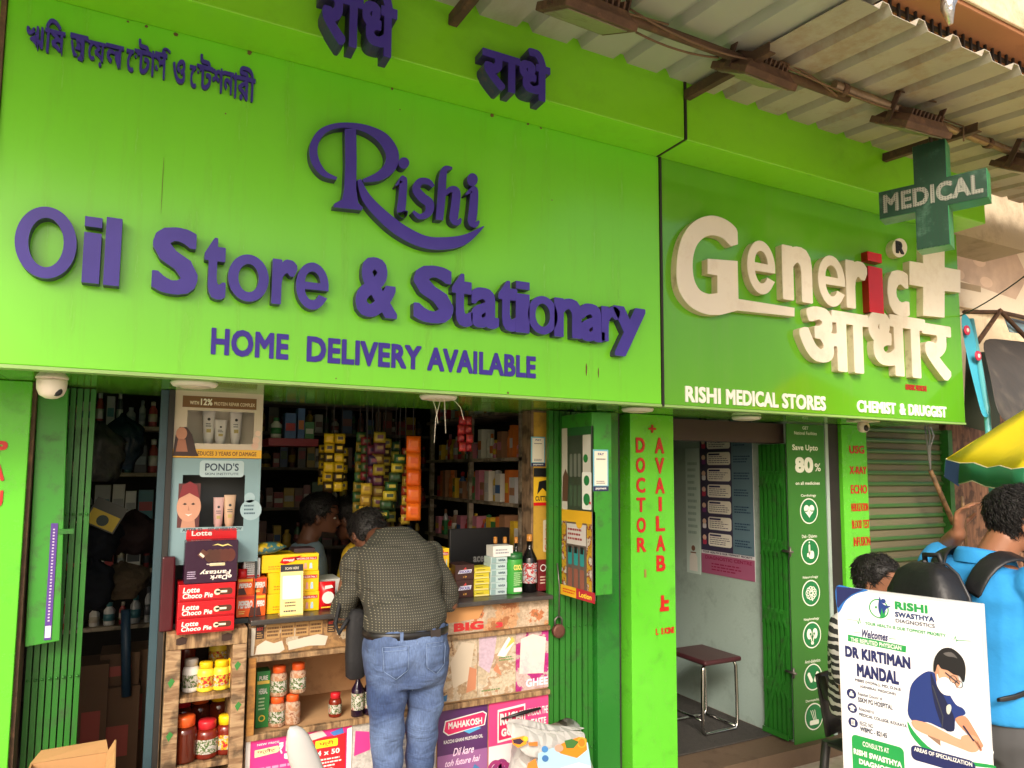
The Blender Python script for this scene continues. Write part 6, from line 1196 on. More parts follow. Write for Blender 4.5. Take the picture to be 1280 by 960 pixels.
# ------------------------------------------------------------------ people
M_skin = mat('brown_skin', S(146, 98, 72), .5, var=.08, scale=20); M_skind = mat('dark_skin', S(112, 72, 52), .5, var=.08, scale=20); M_hair = mat('black_hair', S(22, 18, 17), .55, var=.4, scale=60, bump=.5, bscale=160, stretch=(1, 1, .25)); M_eyew = mat('eye_white', S(225, 220, 212), .3); M_iris = mat('eye_dark', S(30, 20, 16), .2)
def remeshed(mb, voxel, smooth=6, disp=None):
    """melt overlapping closed shapes into one continuous skin"""
    me = bpy.data.meshes.new('tmp'); me.from_pydata([tuple(p) for p in mb.v], [], mb.f); b = bmesh.new(); b.from_mesh(me); bmesh.ops.recalc_face_normals(b, faces=b.faces); b.to_mesh(me); b.free()
    o = bpy.data.objects.new('tmp', me)
    d = o.modifiers.new('r', 'REMESH'); d.mode = 'VOXEL'; d.voxel_size = voxel; d = o.modifiers.new('s', 'SMOOTH'); d.iterations = smooth; d.factor = .5
    out = bake(o); bpy.data.objects.remove(o); bpy.data.meshes.remove(me)
    if disp:
        N = [v.normal.copy() for v in out.vertices]; P = [v.co.copy() for v in out.vertices]
        for v, p, q in zip(out.vertices, P, N): v.co = p + disp(p, q)
    return out
def put(me, name, parent, m):
    base = origin_of(parent)
    for v in me.vertices: v.co -= base
    me.name = name; me.materials.clear(); me.materials.append(m); me.polygons.foreach_set('use_smooth', [True]*len(me.polygons)); me.update()
    o = bpy.data.objects.new(name, me); COL.objects.link(o); o.parent = parent; return o
def limb(b, pts, rs, n=14):
    """closed tapering limb with rounded ends"""
    P = [Vector(p) for p in pts]; out, r2 = [], []
    d0 = (P[0]-P[1]).normalized(); d1 = (P[-1]-P[-2]).normalized()
    for k in (.95, .6): out.append(P[0] + d0*rs[0]*k); r2.append(rs[0]*math.sqrt(1-k*k))
    for i in range(len(P)-1):
        for t in (0, .5): out.append(P[i].lerp(P[i+1], t)); r2.append(rs[i]*(1-t) + rs[i+1]*t)
    out.append(P[-1]); r2.append(rs[-1])
    for k in (.6, .95): out.append(P[-1] + d1*rs[-1]*k); r2.append(rs[-1]*math.sqrt(1-k*k))
    b.tube(out, r2, M_skin, n)
def trunk(b, secs, side, n=22, grow=0.):
    """secs: (centre, half width, half depth); rings square to the spine"""
    C = [Vector(s[0]) for s in secs]; side = Vector(side).normalized(); rings = []
    for i, (c, rx_, ry_) in enumerate(secs):
        t = (C[min(i+1, len(C)-1)] - C[max(i-1, 0)]).normalized(); f = t.cross(side).normalized() * -1; s2 = f.cross(t).normalized() * -1
        rings.append([C[i] + s2*(rx_+grow)*math.copysign(abs(math.cos(a))**.85, math.cos(a)) + f*(ry_+grow)*math.copysign(abs(math.sin(a))**.85, math.sin(a)) for a in [2*math.pi*k/n for k in range(n)]])
    b.loft(rings, M_skin)
HEAD = [(0,.026,.080,-.05),(.06,.044,.090,-.02),(.15,.056,.093,.03),(.25,.062,.094,.06),(.36,.067,.092,.078),(.5,.073,.086,.095),(.62,.075,.092,.10),(.75,.073,.086,.10),(.87,.061,.066,.086),(.95,.040,.040,.060),(1,.014,.014,.026)]
def head_frame(c, face, tilt=0., roll=0.):
    f = Vector(face).normalized(); z = Vector((0, 0, 1)); x = f.cross(z).normalized(); z = x.cross(f).normalized()
    M = Matrix(((x.x, f.x, z.x, c[0]), (x.y, f.y, z.y, c[1]), (x.z, f.z, z.z, c[2]), (0, 0, 0, 1))); return M @ Matrix.Rotation(roll, 4, 'Y')
def ringpt(w_, f, bk, z, a, g=0.):
    y = math.sin(a); return Vector(((w_+g)*math.cos(a), ((f+g) if y > 0 else (bk+g))*y if f > -bk else (f+bk)/2*y + (f-bk)/2, z))
def head(b, M, H=.225):
    """skull, jaw, nose, ears and neck stub, face towards +y of M, chin at the origin"""
    old = b.M; b.M = M; k = H/.225
    rings = [[ringpt(w_*k, f*k, bk*k, t*H, 2*math.pi*i/24) for i in range(24)] for t, w_, f, bk in HEAD]; b.loft(rings, M_skin)
    b.loft([[Vector((wx_*math.cos(a), yc+dy*math.sin(a), z*H)) for a in [2*math.pi*i/10 for i in range(10)]] for z, wx_, yc, dy in ((.32,.008,.088,.008),(.345,.016,.098,.017),(.38,.015,.101,.016),(.45,.009,.096,.012),(.53,.006,.088,.008))], M_skin)
    for s_ in (-1, 1):
        b.loft([[Vector((s_*(.070+dx), .0+oy+ry_*math.cos(a), .45*H+rz_*math.sin(a)*1.25)) for a in [2*math.pi*i/12 for i in range(12)]] for dx, oy, ry_, rz_ in ((-.005,.0,.014,.022),(.004,-.004,.018,.027),(.012,-.009,.019,.028),(.015,-.011,.012,.02))], M_skin)
    for z, wv in ((.20, .020), (.235, .022)): b.loft([[Vector((wv*math.cos(a)*c_, .090+.006*c_, z*H + .006*math.sin(a))) for a in [2*math.pi*i/10 for i in range(10)]] for c_ in (.9, 1., .6)], M_skin)
    b.M = old
def face_bits(T, M, H=.225, beard=False):
    for s_ in (-1, 1):
        b = MB(); b.M = M; c = (s_*.032, .074, .50*H); b.lathe([(.002, -.006), (.008, -.004), (.011, 0), (.008, .004), (.002, .006)], c, M_eyew, 12); b.lathe([(.006, .0), (.005, .002), (.001, .003)], (c[0], c[1]+.0105, c[2]), M_iris, 10, 'Y'); b.build('eye', T)
        b = MB(); b.M = M; b.tube([(s_*.014, .092, .575*H), (s_*.032, .093, .60*H), (s_*.052, .078, .585*H)], [.003, .004, .002], M_hair, 6); b.build('eyebrow', T)
    b = MB(); b.M = M; b.tube([(-.022, .091, .215*H), (0, .0975, .222*H), (.022, .091, .215*H)], [.002, .005, .002], mat('lip', S(120, 66, 56), .4), 6); b.build('lips', T)
    if beard:
        b = MB(); b.M = M; rings = []
        for t, w_, f, bk in HEAD[:3]: rings.append([ringpt(w_, f if t < .2 or t > .3 else f-.004, min(bk, -.0), t*H, R(14+152*i/23), .004) for i in range(24)])
        b.grid([[p for p in r] for r in rings], mat('stubble_beard', S(40, 28, 24), .7, var=.3, scale=120, bump=.4, bscale=200)); b.build('beard', T, fix=False)
        b = MB(); b.M = M; b.tube([(-.026, .094, .262*H), (0, .104, .285*H), (.026, .094, .262*H)], [.003, .005, .003], M_hair, 6); b.build('moustache', T)
def hair(T, M, H=.225, seed=1, low=.30, n_tuft=1200, thick=.012, front=.80):
    rnd = random.Random(seed); b = MB(); b.M = M; rings = []; nn = 40
    def prm(t):
        for (t0, *a), (t1, *c) in zip(HEAD, HEAD[1:]):
            if t0 <= t <= t1: u = (t-t0)/(t1-t0); return [p + (q-p)*u for p, q in zip(a, c)]
        return list(HEAD[-1][1:])
    def surf(t, a, g):
        w_, f, bk = prm(min(t, 1)); p = ringpt(w_, f, bk, t*H, a, 0); nrm = Vector((p.x/(w_+.02), p.y/.1, (t-.5)*1.6)).normalized(); return p + nrm*g, nrm
    def lim(a):      # hair line by angle (90 deg = face)
        d = abs((math.degrees(a)-90+180) % 360 - 180)
        return front if d < 52 else (front - (front-.50)*(d-52)/26 if d < 78 else (.50 - (.50-low)*min(1, (d-78)/40)))
    NA, NT = 44, 14
    P = []
    for j in range(NT+1):
        row = []
        for i in range(NA+1):
            a = 2*math.pi*i/NA; t0 = lim(a); t = t0 + (1.0-t0)*j/NT; g = thick*min(1, .25+j/3) * (1 + .15*math.sin(7*a+seed+5*t)*math.sin(9*t+seed)); row.append(surf(t, a, g)[0])
        P.append(row)
    top = surf(1.0, 0, thick)[0]; b.grid(P, M_hair); b.add(P[-1][:-1], [tuple(range(NA))], M_hair, True)
    for _ in range(n_tuft):
        a = rnd.uniform(0, 2*math.pi); t0 = lim(a); t = t0 + (1-t0)*rnd.random()**.8; p, nn_ = surf(t, a, thick*.6); q_ = Vector((-math.sin(a), math.cos(a), 0))*rnd.uniform(-.5, .9) + Vector((0, -.35, -.9*(1-t)+.15)); q_ -= nn_*q_.dot(nn_); dr = (q_.normalized() + nn_*rnd.uniform(.0, .22)).normalized(); L = rnd.uniform(.018, .042)
        b.tube([p, p+dr*L*.5+nn_*.003, p+dr*L], [.0024, .002, .0005], M_hair, 3)
    b.build('hair', T, fix=False)
def hand(b, wrist, d, palm_n, curl=.6, s=1., side=1):
    """palm and five bent fingers; d runs from the wrist to the knuckles, palm_n out of the palm"""
    d = Vector(d).normalized(); n = Vector(palm_n); n = (n - d*n.dot(d)).normalized(); x = d.cross(n).normalized()*side; w0 = Vector(wrist)
    K = w0 + d*.085*s
    b.loft([[w0 + d*t*s + x*(wx_*math.cos(a))*s + n*(th*math.sin(a))*s for a in [2*math.pi*i/12 for i in range(12)]] for t, wx_, th in ((-.01,.022,.018),(.02,.030,.017),(.06,.040,.016),(.085,.040,.013),(.093,.036,.009))], M_skin)
    for i, (off, L, r) in enumerate(((-.031,.060,.0078),(-.0105,.074,.0086),(.0105,.080,.0088),(.031,.072,.0086))):
        p = w0 + d*.08*s + x*off*s; pts = [p]; dd = d.copy(); 
        for sg, f in ((.45, .7), (.32, 1.0), (.23, .8)):
            q = Matrix.Rotation(curl*f*side*1.0, 3, x*side if True else x); dd = (dd*math.cos(curl*f) + n*math.sin(curl*f)*1.0).normalized() if abs(dd.dot(n)) < .999 else dd; pts.append(pts[-1] + dd*L*sg*s); n_ = n
        limb(b, pts, [r*s*1.05, r*s, r*s*.92, r*s*.78], 8)
    p = w0 + d*.03*s + x*.034*s; e = p + (d*.6 + x*.55 + n*.35).normalized()*.035*s; e2 = e + (d*.8 + n*.55 + x*.05).normalized()*.030*s; limb(b, [p, e, e2], [.012*s, .010*s, .008*s], 8)
def fold_disp(amp, seed, kx_=18., kz_=30.):
    ph = seed*1.7
    return lambda p, n: n * amp * (math.sin(kx_*p.x + 9*p.z + ph) * math.sin(kz_*p.z + 7*p.y + 2.2*math.sin(8*p.x+ph)) + .5*math.sin(47*p.z - 21*p.x + 13*p.y + ph))

# the customer, seen from behind, leaning on the counter
def crease(n, l, b, tc, sc3, st):
    """soft cloth creases running mostly across the body"""
    mp = n.new('ShaderNodeMapping'); mp.inputs['Scale'].default_value = sc3; mp.inputs['Rotation'].default_value = (0, .35, 0); l.new(tc.outputs['Object'], mp.inputs[0])
    no = n.new('ShaderNodeTexNoise'); no.inputs['Scale'].default_value = 1.; no.inputs['Detail'].default_value = 3; no.inputs['Distortion'].default_value = .8; l.new(mp.outputs[0], no.inputs[0])
    bp = n.new('ShaderNodeBump'); bp.inputs['Strength'].default_value = st; bp.inputs['Distance'].default_value = .03; l.new(no.outputs[0], bp.inputs['Height']); l.new(bp.outputs[0], b.inputs['Normal'])
def cloth_dots():
    m = bpy.data.materials.new('dotted_olive_shirt'); m.use_nodes = True; n = m.node_tree.nodes; l = m.node_tree.links; b = n['Principled BSDF']; b.inputs['Roughness'].default_value = .85
    tc = n.new('ShaderNodeTexCoord'); sx = n.new('ShaderNodeSeparateXYZ'); l.new(tc.outputs['Object'], sx.inputs[0]); k_ = 2*math.pi/.021
    def mth(op, a, b_=None):
        q = n.new('ShaderNodeMath'); q.operation = op
        for i, s_ in enumerate((a, b_)):
            if s_ is None: continue
            if isinstance(s_, (int, float)): q.inputs[i].default_value = s_
            else: l.new(s_, q.inputs[i])
        return q.outputs[0]
    up_ = mth('MULTIPLY', sx.outputs[2], k_); ac_ = mth('MULTIPLY', sx.outputs[0], k_); pr = mth('MULTIPLY', mth('COSINE', mth('ADD', up_, ac_)), mth('COSINE', mth('SUBTRACT', ac_, up_))); dd = mth('SUBTRACT', 1., pr)
    r = n.new('ShaderNodeValToRGB'); r.color_ramp.elements[0].position = .10; r.color_ramp.elements[0].color = tuple(S(148, 142, 122)) + (1,); r.color_ramp.elements[1].position = .26; r.color_ramp.elements[1].color = tuple(S(58, 57, 50)) + (1,); l.new(dd, r.inputs[0]); l.new(r.outputs[0], b.inputs['Base Color']); crease(n, l, b, tc, (7, 7, 16), .9); return m
def denim():
    m = bpy.data.materials.new('faded_denim'); m.use_nodes = True; n = m.node_tree.nodes; l = m.node_tree.links; b = n['Principled BSDF']; b.inputs['Roughness'].default_value = .9
    tc = n.new('ShaderNodeTexCoord'); no = n.new('ShaderNodeTexNoise'); no.inputs['Scale'].default_value = 3.4; no.inputs['Detail'].default_value = 4; l.new(tc.outputs['Object'], no.inputs[0]); r = n.new('ShaderNodeValToRGB'); e = r.color_ramp.elements; e[0].position = .42; e[0].color = tuple(S(48, 66, 106)) + (1,); e[1].position = .72; e[1].color = tuple(S(112, 134, 174)) + (1,); l.new(no.outputs[0], r.inputs[0])
    n2 = n.new('ShaderNodeTexNoise'); n2.inputs['Scale'].default_value = 260; mp = n.new('ShaderNodeMapping'); mp.inputs['Scale'].default_value = (1, 1, .2); l.new(tc.outputs['Object'], mp.inputs[0]); l.new(mp.outputs[0], n2.inputs[0])
    mr = n.new('ShaderNodeMapRange'); mr.inputs[1].default_value = .3; mr.inputs[2].default_value = .7; mr.inputs[3].default_value = .75; mr.inputs[4].default_value = 1.15; l.new(n2.outputs[0], mr.inputs[0]); mm = n.new('ShaderNodeMix'); mm.data_type = 'RGBA'; mm.blend_type = 'MULTIPLY'; mm.inputs[0].default_value = 1; l.new(r.outputs[0], mm.inputs[6]); l.new(mr.outputs[0], mm.inputs[7]); l.new(mm.outputs[2], b.inputs['Base Color']); crease(n, l, b, tc, (6, 6, 15), .8); return m
M_shirt, M_denim = cloth_dots(), denim()
def customer():
    pel = at(508, 812, 2.86); px_ = pel.x; T = thing('person', 'customer in dotted olive shirt and faded jeans leaning over the counter, seen from behind', 'person', (px_, 2.82, GROUND_Z))
    G = GROUND_Z; hipz = pel.z
    V = lambda x, y, z: Vector((px_+x, y, z))
    secs = [(V(0, 2.86, hipz-.09), .155, .115), (V(0, 2.86, hipz), .170, .125), (V(0, 2.875, hipz+.07), .156, .112), (V(.0, 2.91, hipz+.17), .152, .108), (V(.0, 2.97, hipz+.28), .172, .114), (V(.0, 3.035, hipz+.36), .180, .106), (V(.0, 3.075, hipz+.42), .118, .078), (V(0, 3.10, hipz+.465), .075, .065)]
    hd = V(-.02, 3.275, hipz+.350); MH = head_frame(hd, (-.08, .70, -.71))
    shL, shR = V(-.165, 3.045, hipz+.355), V(.165, 3.045, hipz+.355); elL, elR = V(-.218, 3.06, hipz+.13), V(.252, 3.0, hipz+.15); wrL, wrR = V(-.08, 3.24, hipz+.155), V(.06, 3.24, hipz+.155)
    hL, hR = V(-.088, 2.855, hipz-.05), V(.088, 2.855, hipz-.05); kL, kR = V(-.080, 2.825, .37), V(.062, 2.86, .37); aL, aR = V(-.085, 2.86, G+.09), V(.07, 2.875, G+.09)
    b = MB(); trunk(b, [(c, a-.014, d-.014) for c, a, d in secs], (1, 0, 0)); head(b, MH); limb(b, [V(0, 3.085, hipz+.42), hd + Vector((0, -.03, .07))], [.055, .05])
    for s_, e, w_ in ((shL, elL, wrL), (shR, elR, wrR)): limb(b, [s_, e, w_], [.052, .042, .028])
    hand(b, wrL, (.5, .8, -.05), (0, 0, -1), .4, .95, -1); hand(b, wrR, (-.5, .8, -.05), (0, 0, -1), .4, .95, 1)
    for h_, k, a in ((hL, kL, aL), (hR, kR, aR)): limb(b, [h_, k, a], [.075, .052, .036]); limb(b, [a + Vector((0, -.04, -.05)), a + Vector((0, .15, -.06))], [.036, .032])
    put(remeshed(b, .0075, 5), 'body', T, M_skind)
    b = MB(); trunk(b, [(secs[2][0] + Vector((0, 0, -.004)), .174, .128), (secs[2][0] + Vector((0, .002, .03)), .180, .132)] + [(c, a+.012, d+.012) for c, a, d in secs[3:7]] + [(secs[7][0], .070, .062)], (1, 0, 0))
    for s_, e, w_ in ((shL, elL, wrL), (shR, elR, wrR)): limb(b, [s_, s_.lerp(e, .5) + Vector((0, -.01, 0)), e, e.lerp(w_, .82)], [.064, .054, .051, .042])
    put(remeshed(b, .0075, 5, fold_disp(.0075, 2)), 'shirt', T, M_shirt)
    b = MB(); b.tube([V(0, 3.10, hipz+.462) + Vector((.062*math.cos(a), .045*math.sin(a), .012*math.sin(a))) for a in [math.pi*k/10+math.pi for k in range(11)]], .014, M_shirt, 8); b.build('shirt_collar', T)
    b = MB(); trunk(b, [(secs[0][0] + Vector((0, 0, -.04)), .150, .115), (secs[0][0], .168, .128), (secs[1][0], .180, .136), (secs[2][0] + Vector((0, -.003, .0)), .170, .124), (secs[2][0] + Vector((0, .002, .02)), .167, .121)], (1, 0, 0))
    for h_, k, a in ((hL, kL, aL), (hR, kR, aR)): limb(b, [h_ + Vector((0, -.012, 0)), h_.lerp(k, .5) + Vector((0, -.006, 0)), k, k.lerp(a, .5), a + Vector((0, 0, -.01))], [.088, .071, .055, .054, .050], 18)
    put(remeshed(b, .0075, 5, fold_disp(.0048, 5, 22, 44)), 'jeans', T, M_denim)
    # belt, loops, pockets on the seat of the jeans
    Mbe = mat('black_belt', S(26, 24, 24), .4, var=.2); rb = MB(); c = secs[2][0]; ring = lambda dz, g: [Vector((c.x + (.172+g)*math.copysign(abs(math.cos(a))**.85, math.cos(a)), c.y - .001 + (.126+g)*math.copysign(abs(math.sin(a))**.85, math.sin(a)), c.z + dz + .012*math.sin(a)*0)) for a in [2*math.pi*k/40 for k in range(41)]]
    rb.grid([ring(-.006, .001), ring(-.005, .006), ring(.022, .006), ring(.023, .001)], Mbe, True); rb.build('belt', T, fix=False)
    for a in (-1.12, -1.9, -.5): b = MB(); p = Vector((c.x + .181*math.cos(a), c.y + .134*math.sin(a), c.z)); b.cbox((p.x, p.y, p.z+.006), (.013, .006, .042), M_denim, rz=a+math.pi/2); b.build('belt_loop', T)
    b = MB(); p = Vector((c.x+.085, c.y-.121, c.z+.008)); b.cbox(p, (.05, .005, .03), mat('leather_patch', S(58, 50, 48), .6), rz=.28); b.build('waist_patch', T)
    M_st = mat('denim_stitch', S(120, 140, 176), .9)
    for s_ in (-1, 1):
        pts = [(-.062,.055),(.052,.062),(.050,-.045),(-.004,-.085),(-.056,-.05)]
        def on_seat(u, v):
            x = s_*.080 + u*s_*-1*.82; z = -.075 + v*.85; r = max(0., 1-(x/.185)**2); y = -.133*math.sqrt(r) - .011 - (.006 if z < -.05 else 0); return Vector((c.x+x, c.y-.002+y, c.z+z))
        b = MB(); n_ = 8; P = []
        for j in range(n_+1):
            v = .058 - j/n_*.14; half = 1 if v > -.045 else max(.05, 1-(-.045-v)/.04); P.append([on_seat((-.058 + .112*i/n_)*half - (1-half)*.003, v) for i in range(n_+1)])
        b.grid(P, M_denim); b.build('back_pocket', T, solid=.003)
        b = MB(); ln = lambda a_, b_: [on_seat(a_[0]+(b_[0]-a_[0])*i/8, a_[1]+(b_[1]-a_[1])*i/8) + Vector((0, -.003, 0)) for i in range(9)]
        for k in range(5): b.tube(ln(pts[k], pts[(k+1) % 5]), .0012, M_st, 4)
        b.tube(ln((-.058, .038), (.05, .044)), .0012, M_st, 4); b.build('pocket_stitching', T)
    b = MB(); b.tube([(c.x+.0, c.y-.138, c.z-.005), (c.x+.002, c.y-.146, c.z-.08), (c.x-.0, c.y-.136, c.z-.16), (c.x-.002, c.y-.10, c.z-.21)], .0016, M_st, 4); b.build('seat_seam', T)
    hair(T, MH, seed=3, low=.22)
    for a in (aL, aR):
        b = MB(); b.loft([[a + Vector((.045*wv*math.cos(t), .05+yy+.0*math.sin(t), -.062+.032*hh*math.sin(t))) for t in [2*math.pi*k/12 for k in range(12)]] for yy, wv, hh in ((-.12,.7,.7),(-.07,.95,1.1),(.03,1.,.9),(.11,.95,.6),(.15,.5,.4))], M_black); b.build('shoe', T)
    return px_, c
CPX, CBELT = customer()
T = thing('sling_bag', 'black sling bag hanging at the customer\'s left side against the counter', 'bag', tuple(at(446, 838, 2.98))); q = at(446, 790, 2.98); Mbag = mat('black_canvas', S(26, 26, 30), .75, var=.25, bump=.3, bscale=60)
MB().loft([[Vector((q.x + .040*f*math.copysign(abs(math.cos(a))**.6, math.cos(a)), 2.99 + .035*f*math.copysign(abs(math.sin(a))**.6, math.sin(a)), q.z + dz)) for a in [2*math.pi*k/20 for k in range(20)]] for dz, f in ((-.19,.6),(-.18,.92),(-.1,1.02),(0,1.),(.07,.85),(.09,.5))], Mbag).build('bag', T)
b = MB(); b.tube([(q.x-.04, 2.97, q.z+.06), (q.x-.075, 2.98, q.z+.0), (q.x-.085, 3.0, q.z+.04), (q.x-.06, 3.02, q.z+.14), (q.x-.0, 3.03, q.z+.2)], .009, Mbag, 6); b.build('strap', T)

def sitter(label, hc, face, side, shirt, seed, skin=M_skind, beard=False, arms=None, drop=.42, lean=(0, 0, 0), voxel=.009):
    """upper body of somebody sitting; hc is the chin"""
    hc = Vector(hc); f = Vector(face).normalized(); s_ = Vector(side).normalized(); T = thing('person', label, 'person', (hc.x, hc.y, hc.z-drop-.2)); MH = head_frame(hc, face); nb = hc - f*.055 + Vector((0, 0, -.022)); ff = Vector((0, 0, 1)).cross(s_)
    ff = ff if ff.dot(f) > 0 else -ff
    C = [nb + Vector((0, 0, -drop-.06)), nb + Vector((0, 0, -drop+.06)), nb + Vector((0, 0, -.24)), nb + Vector((0, 0, -.12)), nb + Vector((0, 0, -.04)), nb]; W_ = [(.17, .12), (.175, .12), (.185, .115), (.195, .10), (.13, .075), (.055, .055)]
    sec = [(c, *w_) for c, w_ in zip(C, W_)]; b = MB(); trunk(b, [(c, a-.012, d-.012) for c, a, d in sec], s_); head(b, MH); limb(b, [nb + Vector((0, 0, -.03)), hc + Vector((0, 0, .05)) - f*.02], [.055, .052]); bs = MB(); trunk(bs, [(c, a+.008, d+.008) for c, a, d in sec[:5]] + [(sec[5][0] + Vector((0, 0, -.015)), .064, .062)], s_)
    for sg in (-1, 1):
        sh = nb + s_*sg*.165 + Vector((0, 0, -.075)); el, wr = (sh + s_*sg*.05 + Vector((0, 0, -.26)) + ff*.03, sh + s_*sg*-.02 + Vector((0, 0, -.30)) + ff*.25) if not arms or not arms.get(sg) else [Vector(p) for p in arms[sg]]
        limb(b, [sh, el, wr], [.048, .038, .027]); hand(b, wr, (wr-el), Vector((0, 0, -1)) if abs((wr-el).normalized().z) < .8 else f, .5, .95, sg); limb(bs, [sh, sh.lerp(el, .75)], [.068, .060])
    put(remeshed(b, voxel, 4), 'body', T, skin); put(remeshed(bs, voxel, 5, fold_disp(.003, seed)), 'shirt', T, shirt); hair(T, MH, seed=seed); face_bits(T, MH, beard=beard); return T
hc = at(396, 668, 3.95); sitter('shop clerk in a pale blue-grey shirt sitting behind the counter, face in profile', (hc.x, 3.95, hc.z-.01), (.93, -.25, -.15), (.35, .94, 0), mat('blue_grey_shirt', S(136, 160, 172), .85, var=.08), 11, beard=True)
hc = at(442, 672, 4.0); sitter('person in a yellow T-shirt behind the counter, half hidden by the customer', (hc.x, 4.0, hc.z-.0), (-.6, .6, -.25), (.5, .86, 0), mat('yellow_shirt', S(226, 186, 40), .8, var=.08), 13)
# someone sitting behind the white board
def zebra():
    m = bpy.data.materials.new('black_white_print'); m.use_nodes = True; n = m.node_tree.nodes; l = m.node_tree.links; b = n['Principled BSDF']; b.inputs['Roughness'].default_value = .85; tc = n.new('ShaderNodeTexCoord'); wv = n.new('ShaderNodeTexWave'); wv.bands_direction = 'Z'; wv.inputs['Scale'].default_value = 9; wv.inputs['Distortion'].default_value = 6; wv.inputs['Detail'].default_value = 3; l.new(tc.outputs['Object'], wv.inputs[0]); r = n.new('ShaderNodeValToRGB'); r.color_ramp.interpolation = 'CONSTANT'; r.color_ramp.elements[0].color = (.02, .02, .02, 1); r.color_ramp.elements[1].position = .62; r.color_ramp.elements[1].color = (.55, .53, .5, 1); l.new(wv.outputs[0], r.inputs[0]); l.new(r.outputs[0], b.inputs['Base Color']); return m
hc = at(1091, 757, 2.2); sitter('seated person with black hair in a black and white patterned shirt behind the white board', (hc.x, 2.2, hc.z), (.30, -.93, -.2), (1, .2, 0), zebra(), 17, skin=M_skin)
SEATED = hc
hc = hc + Vector((.18, .02, 0)); T = thing('plastic_chair', 'black plastic armchair under the seated person behind the white board', 'chair', (hc.x, 2.25, GROUND_Z)); Mch = mat('black_chair_plastic', S(40, 38, 36), .45, var=.15); cx_, cy_ = hc.x-.02, 2.26; sz_ = GROUND_Z + .42
MB().box((cx_-.195, cy_-.22, sz_-.02), (cx_+.195, cy_+.2, sz_), Mch).build('seat', T, bevel=.012, seg=3)
for sx in (-1, 1):
    b = MB(); b.tube([(cx_+sx*.2, cy_+.2, sz_+.30), (cx_+sx*.21, cy_+.16, sz_+.22), (cx_+sx*.21, cy_+.0, sz_+.21), (cx_+sx*.21, cy_-.18, sz_+.2), (cx_+sx*.21, cy_-.22, sz_+.15), (cx_+sx*.21, cy_-.23, sz_-.1), (cx_+sx*.22, cy_-.25, GROUND_Z+.005)], [.02, .024, .026, .026, .024, .022, .02], Mch, 8); b.build('armrest', T)
    b = MB(); b.tube([(cx_+sx*.18, cy_+.2, sz_), (cx_+sx*.19, cy_+.25, GROUND_Z+.005)], [.022, .018], Mch, 8); b.build('leg', T)
b = MB(); b.grid([[(cx_ + .19*u, cy_+.19+.05*v+.03*(1-u*u), sz_+.02+.28*v) for u in [k/4-1 for k in range(9)]] for v in (0, .3, .6, .9, 1.)], Mch); b.build('backrest', T, solid=.012)

